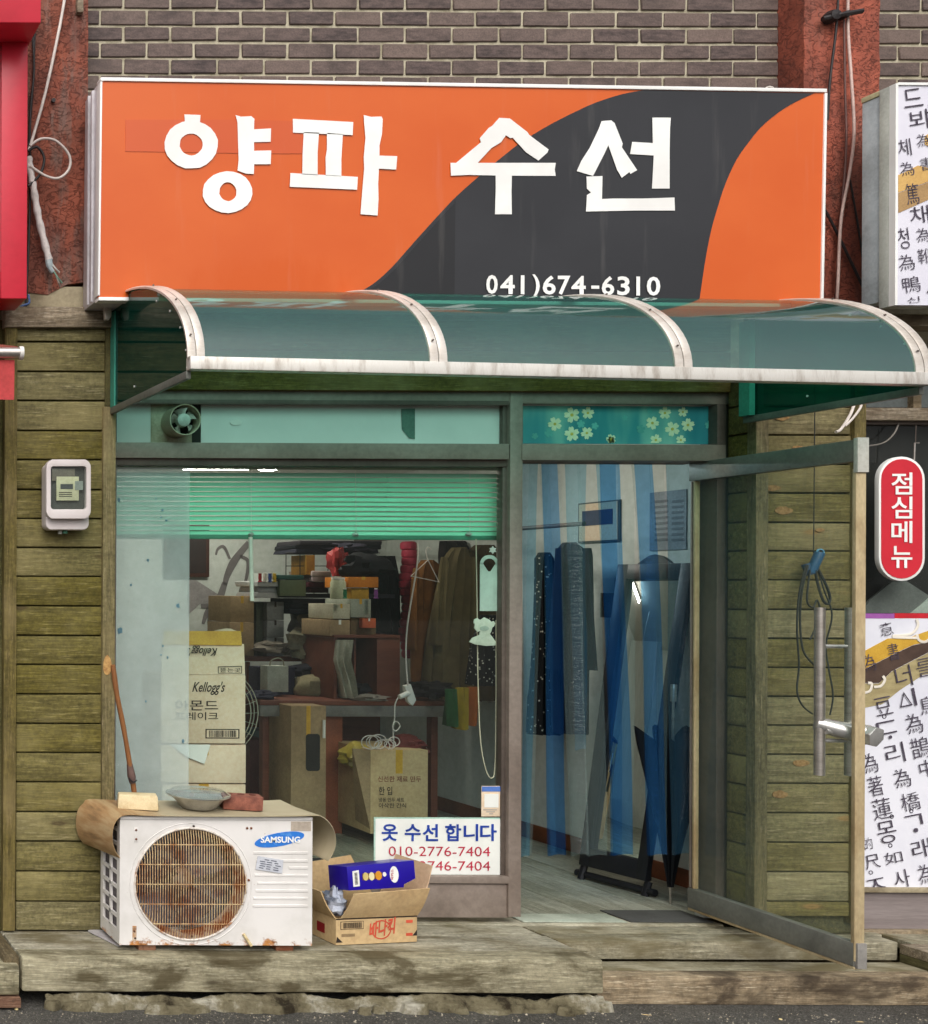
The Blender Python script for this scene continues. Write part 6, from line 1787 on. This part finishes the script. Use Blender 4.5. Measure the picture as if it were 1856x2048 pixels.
# open cabinet on the table
cb = thing('open_cabinet', px(735, 1400, 1.9), 'small open red brown cabinet standing on the work table', 'cabinet')
def cbx(name, x0, x1, y0, y1, Y, d, mat=M_brn, par=None):
    mb = MB(); mb.bpx(x0, x1, y0, y1, Y, d); return mb.obj(name, mat, par or cb, bevel=.002)
cbx('side_panel', 668, 674, 1276, 1402, 1.85, .4); cbx('side_panel', 754, 800, 1276, 1402, 1.85, .4); cbx('top_panel', 668, 800, 1270, 1276, 1.84, .42); cbx('bottom_panel', 674, 754, 1396, 1402, 1.85, .4); cbx('back_panel', 674, 754, 1276, 1396, 2.22, .02)
cbx('divider', 708, 712, 1277, 1396, 1.9, .3)
blob('dark_bundle', px(730, 1380, 2.0), (.07, .08, .06), simple('dark cloth', (34, 36, 42), .9), 31, 'dark cloth bundle inside the small cabinet', 'cloth')
def drape(name, label, cat, pts, Y, mat, d=.1, folds=4, group=None, seed=1, parent=None):
    """hanging cloth: pts rows (y, xl, xr) in pixels; flattened tube with folds"""
    rr = random.Random(seed)
    ph = rr.uniform(0, 6)
    mb = MB(); rows = []
    n = 28
    ys_ = [p[0] for p in pts]
    for j in range(31):
        v = j / 30
        y = ys_[0] + (ys_[-1] - ys_[0]) * v
        for a, b in zip(pts[:-1], pts[1:]):
            if a[0] <= y <= b[0] + .01:
                t = (y - a[0]) / (b[0] - a[0]); xl, xr = a[1] + (b[1] - a[1]) * t, a[2] + (b[2] - a[2]) * t
        row = []
        for i in range(n + 1):
            a = 2 * math.pi * (i % n) / n
            cx_, hw = (xl + xr) / 2, (xr - xl) / 2
            p = px(cx_ + hw * math.cos(a), y, Y)
            f = 1 + .5 * math.sin(folds * 3.2 * math.cos(a) + ph + v * 1.6 * math.cos(a + ph))
            p.y += math.sin(a) * d / 2 * f * (.4 + .6 * v)
            row.append(p)
        rows.append(row)
    mb.grid(rows)
    N = len(mb.v)
    mb.f.append(tuple(range(n))); mb.f.append(tuple(range(N - n - 1, N - 1)))
    o = mb.obj(name, mat, parent, smooth=True, angle=70)
    return tag(o, label, cat, group) if label else o
drape('hanging_bag', 'white cloth bag stuffed at the left of the cabinet', 'bag', [(1280, 672, 706), (1320, 668, 700), (1360, 678, 708), (1395, 684, 710)], 1.84, simple('dull white cloth', (168, 166, 150), .8), .12, 3, seed=2)
# clothes on the rail
rail = MB(); rail.tube([(1.2, .9, 2.02), (1.2, 3.1, 2.02)], .012, 10); tag(rail.obj('clothes_rail', M_alud, smooth=True), 'steel clothes rail along the right interior wall', 'rail')
def cloth(name, base, c2=None, dots=False, stripes=False, rough=.85):
    k = NT(name)
    n = k.noise(k.pos((1, 1, 1)), 14, 4, .6)
    c = k.mix(n, lin(base), lin(c2 or tuple(int(v * .7) for v in base)))
    if dots:
        vo = k.n('ShaderNodeTexVoronoi'); k.l(k.pos((1, 1, 1)), vo.inputs['Vector']); vo.inputs['Scale'].default_value = 42
        c = k.mix(k.ramp(vo.outputs['Distance'], [(.16, (1, 1, 1, 1)), (.22, (0, 0, 0, 1))]), c, (.5, .48, .42, 1))
    return k.done(k.bsdf(c, rough, 0, .25, k.bump(k.noise(k.pos((1, 1, 1)), 120, 3, .6), .3, .003)))
G = 'clothes hanging on the rail'
pk = thing('padded_coat', px(818, 1320, 2.4), 'narrow pink padded coat among the hanging clothes', 'coat', G)
M_pink = cloth('pink padded nylon', (196, 60, 84), (150, 40, 62), rough=.45)
for k in range(15):
    y = 1092 + k * 15.4
    p = px(817 + 3 * math.sin(k), y, 2.4)
    mb = MB(); mb.lathe([(.0001, -.03), (.036, -.029), (.047, -.02), (.05, 0), (.047, .02), (.036, .029), (.0001, .03)], p, 'z', 14); mb.obj('padded_segment', M_pink, pk, smooth=True)
drape('brown_coat', 'ochre brown coat hanging right of the pink coat', 'coat', [(1120, 845, 864), (1132, 832, 884), (1150, 826, 892), (1180, 824, 896), (1300, 822, 880), (1395, 826, 876)], 2.15, cloth('ochre wool', (134, 84, 36)), .16, 3, G, 3)
drape('olive_coat', 'olive beige coat hanging in the middle of the rail', 'coat', [(1095, 906, 930), (1112, 890, 944), (1150, 880, 948), (1280, 856, 940), (1400, 845, 946)], 2.0, cloth('olive beige wool', (112, 98, 66)), .2, 4, G, 4)
drape('taupe_coat', 'dull taupe coat beside the window edge, behind the bear ornament', 'coat', [(1090, 950, 985), (1104, 930, 1000), (1140, 925, 1002), (1300, 925, 1000), (1400, 930, 1000)], 2.0, cloth('taupe wool', (86, 72, 50)), .18, 4, G, 5)
drape('dotted_skirt', 'black skirt with white dots behind the bear ornament', 'skirt', [(1230, 962, 1002), (1290, 945, 1004), (1370, 938, 1004)], 1.55, cloth('dotted black', (20, 20, 24), dots=True), .16, 4, G, 6)
drape('dotted_dress', 'long black dress with white dots behind the strip curtain', 'dress', [(1105, 1078, 1098), (1112, 1070, 1106), (1180, 1070, 1110), (1300, 1066, 1116), (1390, 1060, 1116), (1392, 1058, 1118), (1468, 1056, 1120)], 1.25, cloth('dotted black dress', (18, 18, 22), dots=True), .12, 4, G, 7)
drape('navy_coat', 'long navy coat at the near end of the rail', 'coat', [(1085, 1128, 1150), (1092, 1118, 1164), (1110, 1112, 1172), (1200, 1110, 1182), (1350, 1106, 1172), (1466, 1112, 1168)], 1.08, cloth('navy wool', (18, 22, 40)), .14, 4, G, 8)
drape('black_shirt', 'black shirt hanging left of the pink coat', 'shirt', [(1112, 742, 790), (1160, 735, 800), (1230, 745, 800), (1270, 744, 800)], 2.5, cloth('black jersey', (28, 30, 34)), .14, 3, G, 9)
drape('dark_jacket', 'dark grey jacket hung high behind the white hanger', 'jacket', [(1082, 880, 930), (1110, 878, 960), (1160, 884, 950)], 2.3, cloth('charcoal cloth', (44, 38, 36)), .16, 3, G, 10)
for nm, body, Yc, spans in (('brown_coat', None, 2.15, ((826, 838, 818, 832), (882, 896, 884, 898))), ('olive_coat', None, 2.0, ((880, 896, 862, 880), (938, 952, 938, 954))), ('navy_coat', None, 1.08, ((1112, 1124, 1100, 1114), (1168, 1184, 1174, 1188)))):
    co = bpy.data.objects[nm]
    ytop = {'brown_coat': 1136, 'olive_coat': 1114, 'navy_coat': 1096}[nm]
    ybot = {'brown_coat': 1300, 'olive_coat': 1290, 'navy_coat': 1340}[nm]
    for a_, b_, c_, d_ in spans:
        drape('sleeve', None, None, [(ytop, a_ + 3, b_ - 3), (ytop + 14, a_, b_), (ybot - 2, c_, d_), (ybot, c_ + 2, d_ - 2)], Yc - .05, co.data.materials[0], .09, 1, seed=a_, parent=co)
hg2 = thing('clothes_hanger', px(855, 1165, 1.9), 'white wire clothes hanger in front of the brown coat', 'hanger')
mb = MB(); mb.tube([px(x, y, 1.9) for x, y in ((822, 1152), (856, 1120), (878, 1164))], .004, 6, closed=True); mb.obj('hanger_frame', M_cw, hg2)
mb = MB(); mb.tube(spline([px(856, 1120, 1.9), px(852, 1104, 1.9), px(856, 1094, 1.9), px(862, 1100, 1.9)], 5), .003, 6); mb.obj('hanger_hook', M_cw, hg2)
sb_ = thing('shopping_bag', px(922, 1455, 1.5), 'green yellow and orange striped bag below the coats', 'bag')
for nm, pts, cl_ in (('green_side', [(1378, 890, 912), (1452, 893, 910)], (44, 92, 50)), ('yellow_side', [(1375, 911, 936), (1458, 910, 930)], (170, 140, 34)), ('orange_side', [(1374, 935, 956), (1450, 929, 946)], (176, 92, 36))):
    drape(nm, None, None, pts, 1.5, cloth(nm, cl_), .1, 2, seed=12, parent=sb_)
# boxes, bags and shelves at the back
BS = 2.35
shf = thing('shelf_board', px(580, 1325, BS), 'brown shelf board carrying bags at the back of the shop', 'shelf')
mb = MB(); mb.bpx(490, 672, 1313, 1323, BS, .4); mb.obj('board', M_brn, shf, bevel=.002)
mb = MB(); mb.bpx(494, 500, 1324, 1420, BS + .02, .03); mb.obj('upright', M_brn, shf)
mb = MB(); mb.bpx(662, 668, 1324, 1408, BS + .02, .03); mb.obj('upright', M_brn, shf)
wr = thing('wire_rack', px(630, 1180, BS), 'dark wire rack holding folded cloth and baskets', 'rack')
M_wk = simple('dark wire', (48, 46, 44), .4, fine=0)
mb = MB()
for x in (572, 600, 628, 656, 684):
    mb.tube([px(x, 1106, BS), px(x, 1188, BS)], .003, 6)
for y in (1106, 1132, 1160, 1188):
    mb.tube([px(572, y, BS), px(760, y, BS)], .003, 6)
    mb.tube([px(572, y, BS), px(572, y, BS + .35)], .003, 6)
mb.obj('wire_grid', M_wk, wr)
mb = MB(); mb.bpx(570, 790, 1188, 1196, BS - .01, .4); mb.obj('shelf_top', simple('dark shelf', (40, 40, 50), .6), wr)
def pile(name, label, x0, x1, y0, y1, Y, cols, seed):
    rr = random.Random(seed)
    t = thing(name, px((x0 + x1) / 2, y1, Y), label, 'cloth')
    n_ = len(cols)
    for i, c_ in enumerate(cols):
        ya, yb_ = y1 - (y1 - y0) * (i + 1) / n_, y1 - (y1 - y0) * i / n_
        p0_, p1_ = px(x0 + rr.uniform(0, 8), yb_, Y), px(x1 - rr.uniform(0, 8), ya, Y)
        mb = MB(); mb.box(p0_.x, p1_.x, Y - rr.uniform(0, .03), Y + .28, p0_.z + .0008, p1_.z)
        for v in mb.v: v += Vector((rr.uniform(-.01, .01), rr.uniform(-.01, .01), 0))
        mb.obj('folded_cloth', cloth('folded cloth', c_), t, bevel=.008, seg=3)
    return t
pile('folded_cloths', 'stack of folded dark cloths on top of the wire rack', 588, 762, 1082, 1107, BS, [(38, 38, 50), (30, 30, 38), (52, 48, 54)], 1)
pile('folded_cloths', 'folded pink and white cloths in the wire rack', 614, 664, 1142, 1186, BS - .02, [(58, 26, 34), (90, 40, 50), (200, 178, 180), (216, 196, 190)], 2)
pile('paper_stack', 'white paper stack left of the green crate', 508, 560, 1162, 1196, BS - .05, [(206, 204, 206), (190, 190, 196), (214, 214, 214)], 3)
pile('folded_cloths', 'dark navy cloth pile under the wire rack', 575, 660, 1197, 1228, BS - .04, [(32, 34, 48), (26, 28, 38), (40, 38, 48)], 4)
carton('green_crate', 'dull green crate left of the wire rack', 560, 612, 1160, 1192, BS - .1, .25, simple('dull green plastic', (92, 104, 76), .6), cat='crate', seam=False)
carton('teal_basket', 'dark teal plastic basket above the green crate', 556, 608, 1150, 1159, BS - .1, .25, simple('dark teal basket', (28, 82, 76), .5), cat='basket', seam=False)
carton('ochre_folder', 'ochre folder standing in the wire rack', 612, 630, 1110, 1150, BS - .03, .2, simple('ochre board', (176, 124, 36), .6), cat='folder', seam=False)
carton('green_case', 'green edged white case on the counter at the back', 534, 562, 1146, 1164, BS - .05, .2, simple('white case', (206, 210, 204), .5), tape=simple('green lid', (40, 110, 84), .5), cat='case')
carton('cardboard_box', 'brown box, upper of two at the back left', 461, 508, 1192, 1244, BS, .35, M_cardd)
carton('cardboard_box', 'brown box, lower of two at the back left', 459, 508, 1245, 1312, BS - .01, .35, M_cardd)
for i, (y0, y1, lb) in enumerate(((1204, 1240, 'top'), (1241, 1275, 'middle'), (1276, 1312, 'bottom'))):
    carton('storage_box', 'pale grey storage box, %s of the three by the brown boxes' % lb, 534, 568, y0, y1, BS, .3, simple('pale grey drawer', (130, 130, 130), .5), tape=M_ink, cat='box', group='storage boxes at the back')
carton('green_bin', 'dark green bin between brown boxes and drawers', 512, 532, 1205, 1312, BS + .05, .3, simple('dark green bin', (58, 64, 40), .6), cat='bin', seam=False)
carton('cardboard_box', 'box with paper label on top of the cabinet', 660, 700, 1240, 1272, 1.86, .35, M_cardd, tape=M_paper)
carton('cardboard_box', 'wide box right of the labelled box on the cabinet', 701, 752, 1236, 1270, 1.9, .35, simple('brown board', (110, 86, 56), .85))
carton('orange_label_box', 'small dark box with an orange label on the cabinet', 725, 752, 1237, 1256, 1.85, .04, simple('orange label', (206, 96, 56), .5), tape=M_paper, cat='box')
carton('white_box', 'white speckled box above the labelled box', 666, 700, 1208, 1238, 1.86, .3, simple('white speckled board', (196, 188, 166), .8))
carton('white_box', 'plain grey white box beside the speckled box', 701, 742, 1198, 1235, 1.88, .3, simple('grey white board', (160, 164, 150), .8))
carton('yellow_box', 'yellow box under the orange carton', 703, 738, 1176, 1198, 1.9, .25, simple('yellow board', (180, 138, 44), .7))
carton('orange_box', 'orange carton lid over the yellow box', 697, 757, 1154, 1175, 1.88, .28, simple('orange board', (196, 116, 26), .7), tape=M_tape)
jr = thing('plastic_jar', px(676, 1198, 1.86), 'pale plastic jar left of the yellow box', 'jar')
p = px(676, 1198, 1.9)
mb = MB(); mb.lathe([(.0001, 0), (.042, 0), (.044, .01), (.044, .10), (.036, .118), (.0001, .12)], p, 'z', 20); mb.obj('jar_body', simple('pale jar', (190, 190, 160), .4), jr, smooth=True)
mb = MB(); mb.lathe([(.038, .119), (.038, .132), (.0001, .133)], p, 'z', 20); mb.obj('jar_lid', M_white, jr, smooth=True)
blob('black_bag', px(730, 1132, 2.0), (.14, .1, .075), cloth('black bag', (26, 26, 30)), 41, 'black bag on top of the orange carton', 'bag', .2)
blob('red_bundle', px(676, 1125, 2.2), (.05, .06, .09), simple('red ribbon', (150, 40, 40), .6), 42, 'red ribbon bundle in the wire rack', 'ribbon', .4)
M_pbag = simple('cloudy plastic bag', (150, 144, 122), .35, col2=(104, 98, 80), scale=10)
blob('plastic_bag', px(612, 1290, BS - .08), (.11, .09, .10), M_pbag, 43, 'cloudy plastic bag, left one on the shelf board', 'bag', .35)
blob('plastic_bag', px(645, 1282, BS - .12), (.085, .08, .13), simple('pale plastic bag', (172, 168, 156), .3, col2=(120, 114, 104), scale=14), 44, 'pale plastic bag, right one on the shelf board', 'bag', .35)
blob('stuffed_bag', px(622, 1250, BS + .05), (.12, .1, .12), simple('dark stuffed bag', (84, 76, 60), .5), 45, 'dark stuffed bag behind the plastic bags', 'bag', .3)
wb = thing('paper_bag', px(556, 1388, 2.0), 'white paper carrier bag with handle under the shelf board', 'bag')
mb = MB(); mb.bpx(535, 577, 1332, 1384, 2.0, .1); mb.obj('bag_body', simple('white bag paper', (168, 172, 160), .6), wb, bevel=.003)
mb = MB(); mb.tube(spline([px(540, 1333, 2.02), px(542, 1322, 2.02), px(556, 1316, 2.02), px(566, 1322, 2.02), px(568, 1333, 2.02)], 5), .004, 6); mb.obj('bag_handle', M_pbag, wb, smooth=True)
carton('navy_bag', 'navy and white tote behind the paper carrier bag', 514, 590, 1334, 1400, 2.12, .12, simple('navy canvas', (28, 28, 52), .8), tape=M_white, cat='bag')
blob('cream_roll', px(626, 1373, 2.1), (.125, .1, .075), simple('cream quilt', (150, 138, 106), .85), 46, 'rolled cream quilt on the work table', 'quilt', .1)
blob('navy_bundle', px(610, 1341, 2.2), (.11, .08, .045), cloth('navy bundle', (34, 34, 46)), 47, 'dark cloth bundle above the cream quilt', 'cloth', .2)
# grey branch marks and dark frame on the back wall
M_wmark = simple('grey wall mark', (120, 114, 114), .8, fine=.03)
ws = thing('wall_mark', px(440, 1250, 3.19), 'grey branch marks on the pale back wall', 'sticker')
def flat(pts, wid, Y=3.194):
    q = spline([px(x, y, Y) for x, y in pts], 6)
    n_ = len(q); L_, R_ = [], []
    for i, p in enumerate(q):
        d = (q[min(i + 1, n_ - 1)] - q[max(i - 1, 0)]).normalized(); nn = Vector((-d.z, 0, d.x))
        w = wid * (1.3 - abs(i / (n_ - 1) - .4)) / S(Y)
        L_.append(p + nn * w); R_.append(p - nn * w)
    mb = MB(); mb.grid([L_, R_], (0, .002, 0)); return mb.obj('branch', M_wmark, ws)
flat([(498, 1085), (470, 1120), (455, 1150), (450, 1170)], 6); flat([(480, 1112), (496, 1122), (494, 1150), (484, 1190)], 3); flat([(460, 1118), (448, 1094), (436, 1098), (432, 1110)], 2.5); flat([(450, 1165), (440, 1195), (430, 1210), (402, 1212)], 6); flat([(420, 1212), (412, 1230), (406, 1248)], 4); flat([(426, 1212), (420, 1235), (418, 1252)], 4)
mb = MB(); mb.ppx([(376, 1160), (392, 1160), (432, 1186), (450, 1195), (440, 1206), (400, 1208), (376, 1230)], 3.194, .002); mb.obj('pale_mark', simple('pale grey mark', (150, 144, 144), .8), ws)
pf = thing('picture_frame', px(400, 1155, 3.18), 'dark brown framed panel on the back wall above the cartons', 'picture')
mb = MB(); mb.bpx(330, 419, 1050, 1154, 3.17, .028); mb.obj('frame', simple('dark brown frame', (70, 42, 34), .5), pf, bevel=.003)
mb = MB(); mb.bpx(335, 412, 1055, 1146, 3.167, .003); mb.obj('panel', simple('near black panel', (44, 32, 30), .4), pf)
# on the right wall
def wallpx(x):                                # depth at which the right wall shows at pixel column x
    return CAMY + F * (IX1 - CAMX) / (x - PPX)
pic = thing('wall_poster', (IX1, 1.15, 1.93), 'framed poster with a dark blue photo on the right interior wall', 'poster')
def wallbox(name, xa, xb, ya, yb_, mat, par, t=.012, off=0.):
    Ya, Yb = wallpx(xa), wallpx(xb)
    zt1 = px((xa + xb) / 2, ya, (Ya + Yb) / 2).z; zb1 = px((xa + xb) / 2, yb_, (Ya + Yb) / 2).z
    mb = MB(); mb.box(IX1 - off - t, IX1 - off - .0008, Yb, Ya, zb1, zt1); return mb.obj(name, mat, par)
wallbox('poster_frame', 1160, 1243, 1003, 1084, simple('grey frame', (84, 88, 84), .5), pic)
wallbox('poster_sheet', 1163, 1240, 1006, 1081, M_cream, pic, .003, .0125)
wallbox('poster_photo', 1170, 1231, 1020, 1050, simple('navy photo', (40, 46, 84), .5), pic, .002, .016)
cal = thing('wall_notice', (IX1, .7, 1.86), 'grey printed sheets clipped on the right interior wall', 'notice')
wallbox('notice_sheet', 1301, 1374, 982, 1100, simple('grey printed sheet', (140, 150, 160), .6), cal, .006)
for k in range(8):
    wallbox('printed_line', 1312, 1338, 1000 + k * 11, 1005 + k * 11, simple('print grey', (106, 114, 124), .6), cal, .001, .0075)
    wallbox('printed_line', 1346, 1370, 1000 + k * 11, 1005 + k * 11, simple('print grey', (106, 114, 124), .6), cal, .001, .0075)
wp = thing('wall_panel', (IX1, 1.0, 1.4), 'brown control panel with a white strip on the right interior wall', 'panel')
wallbox('panel_box', 1212, 1240, 1186, 1235, simple('brown panel', (126, 116, 100), .6), wp, .03)
wallbox('white_strip', 1210, 1238, 1240, 1330, M_paper, wp, .01)
# leaning mirror
mr = thing('standing_mirror', (1.13, .55, .2), 'dark framed standing mirror leaning by the right wall behind the curtain', 'mirror')
M_mfr = simple('black lacquer frame', (30, 30, 34), .35, col2=(22, 22, 26))
bL, bR = Vector((1.09, .74, .27)), Vector((1.16, .42, .27)); tLm, tRm = Vector((1.33, .80, 1.80)), Vector((1.38, .42, 1.80))
nrm = (bR - bL).cross(tLm - bL).normalized()
if nrm.x > 0: nrm = -nrm
def mpt(u, v, off=0.): return bL.lerp(bR, u).lerp(tLm.lerp(tRm, u), v) + nrm * off
def mbar(name, u0, u1, v0, v1, off0, off1, mat):
    mb = MB(); mb.hexa([mpt(u0, v0, off0), mpt(u1, v0, off0), mpt(u1, v0, off1), mpt(u0, v0, off1), mpt(u0, v1, off0), mpt(u1, v1, off0), mpt(u1, v1, off1), mpt(u0, v1, off1)]); return mb.obj(name, mat, mr, bevel=.002)
mbar('frame_stile', -.02, .13, 0, 1, 0, .03, M_mfr); mbar('frame_stile', .87, 1.02, 0, 1, 0, .03, M_mfr); mbar('frame_rail', .13, .87, .95, 1, 0, .03, M_mfr); mbar('frame_rail', .13, .87, 0, .06, 0, .03, M_mfr)
k_ = NT('mirror silver'); gl_ = k_.n('ShaderNodeBsdfGlossy'); gl_.inputs['Roughness'].default_value = .01; gl_.inputs[0].default_value = (.75, .8, .8, 1)
mbar('mirror_glass', .13, .87, .06, .95, .008, .012, k_.done(gl_))
rows = [[mpt(.3 + .4 * i / 12, 1.0, .015 * s_) for i in range(13)] for s_ in (0, 2)]
mb = MB(); pts = [mpt(.27 + .46 * i / 16, 1.0 + .03 * math.sin(math.pi * i / 16), 0) for i in range(17)]; mb.prism(pts, nrm * .03); mb.obj('crest', M_mfr, mr)
for a_, b_ in ((bL, tLm), (bR, tRm)):
    mb = MB(); mb.tube([a_ + Vector((0, 0, .0)), a_ + Vector((-.02, 0, -.07))], .016, 8); mb.obj('leg', M_mfr, mr)
mb = MB(); mb.tube([Vector((1.08, .78, .225)), Vector((1.16, .38, .225))], .018, 8); mb.obj('foot_rail', M_mfr, mr)
mb = MB(); mb.tube([Vector((1.40, .72, .2)), Vector((1.34, .64, 1.4))], .012, 8); mb.obj('leg', M_mfr, mr)
# umbrella
um = thing('umbrella', (1.146, .28, .2), 'loosely furled black umbrella standing on its tip by the door', 'umbrella')
uc = Vector((1.15, .28, .2))
mb = MB(); rows = []
for j in range(13):
    v = j / 12
    r_ = .012 + .135 * v ** 1.15
    rows.append([(uc.x + .01 * v + r_ * (1 + .22 * math.cos(8 * 2 * math.pi * i / 64)) * math.cos(2 * math.pi * (i % 64) / 64), uc.y + r_ * .6 * (1 + .22 * math.cos(8 * 2 * math.pi * i / 64)) * math.sin(2 * math.pi * (i % 64) / 64),
                  uc.z + .08 + .72 * v + (.03 * math.cos(8 * 2 * math.pi * i / 64) if j == 12 else 0)) for i in range(65)])
mb.grid(rows); mb.obj('canopy', cloth('black nylon', (16, 16, 20), rough=.5), um, smooth=True, angle=60)
mb = MB(); mb.tube([uc, uc + Vector((0, 0, .09))], .007, 10, radii=[.004, .007]); mb.obj('tip', M_steel, um)
mb = MB(); mb.tube([uc + Vector((0, 0, .09)), uc + Vector((.01, 0, .95))], .006, 8); mb.obj('shaft', M_steel, um)
mb = MB(); mb.tube([uc + Vector((.01, 0, .95)), uc + Vector((.012, 0, 1.03))], .013, 12); mb.obj('handle', M_steel, um, bevel=.002)
mtb = thing('black_tub', px(680, 1760, .3), 'black rubber tub on the shop floor behind the cardboard box', 'tub')
p = px(668, 1735, .34)
mb = MB(); mb.lathe([(.0001, 0), (.12, 0), (.15, p.z - .2 - .02), (.165, p.z - .2), (.16, p.z - .2 + .006), (.148, p.z - .2 - .012), (.12, .02), (.0001, .02)], (p.x, .34, .2), 'z', 30); mb.obj('tub_body', M_black, mtb, smooth=True)
mb = MB(); mb.tube([(p.x + .165 * math.cos(a / 30 * 6.2832), .34 + .165 * math.sin(a / 30 * 6.2832), p.z) for a in range(30)], .008, 8, closed=True); mb.obj('tub_rim', M_black, mtb, smooth=True)
mt2 = MB(); mt2.box(px(1255, 1828, .0).x, px(1420, 1828, .0).x, -.02, .16, .2002, .206); tag(mt2.obj('door_mat', simple('dark grey mat', (70, 70, 68), .8), bevel=.001), 'dark grey mat on the threshold under the open door', 'mat')
ts = MB(); ts.box(px(1046, 1836, -.02).x, px(1254, 1836, -.02).x, -.022, .10, .2002, .2045); tag(ts.obj('threshold_strip', simple('worn threshold', (168, 174, 160), .6, col2=(140, 146, 132)), bevel=.001), 'pale threshold strip at the foot of the doorway', 'threshold', kind='structure')

# thread spools on the dark shelf and a few loose offcuts
for i, (x_, c_, nm) in enumerate(((520, (190, 40, 44), 'red'), (530, (230, 226, 214), 'white'), (540, (40, 70, 140), 'blue'), (549, (220, 180, 50), 'yellow'), (690, (40, 120, 80), 'green'), (752, (120, 60, 130), 'purple'))):
    p = px(x_, 1196 if x_ < 600 else 1197, BS - .06 if x_ < 600 else 1.8)
    if x_ < 600: p = px(x_, 1164, BS - .08)
    t = thing('thread_spool', p, '%s thread spool among the clutter at the back of the shop' % nm, 'spool', 'thread spools')
    mb = MB(); mb.lathe([(.0001, 0), (.013, 0), (.013, .004), (.009, .008), (.011, .03), (.009, .048), (.012, .052), (.012, .055), (.0001, .055)], p, 'z', 14); mb.obj('thread', simple(nm + ' thread', c_, .7), t, smooth=True)
    mb = MB(); mb.lathe([(.0001, .0552), (.008, .0552), (.008, .062), (.0001, .062)], p, 'z', 10); mb.obj('spool_top', M_white, t)
for i, (x_, y_, Y_, s_, c_, lb) in enumerate(((700, 1106, 2.3, (.12, .08, .03), (60, 56, 70), 'grey cloth heap at the right end of the wire rack'), (545, 1306, BS - .06, (.10, .08, .035), (150, 140, 128), 'beige cloth heap on the left of the shelf board'),
        (740, 1402, 1.78, (.10, .06, .02), (170, 160, 150), 'pale offcuts on the table edge by the cabinet'), (860, 1396, 1.8, (.12, .08, .05), (36, 32, 32), 'black cloth heap on the right end of the table'), (520, 1402, 1.85, (.09, .07, .03), (30, 32, 54), 'navy cloth heap on the left end of the table'))):
    blob('cloth_heap', px(x_, y_, Y_) + Vector((0, 0, s_[2])), s_, cloth('heap cloth', c_), 70 + i, lb, 'cloth', .25, jit=.1, n=22, m_=14)
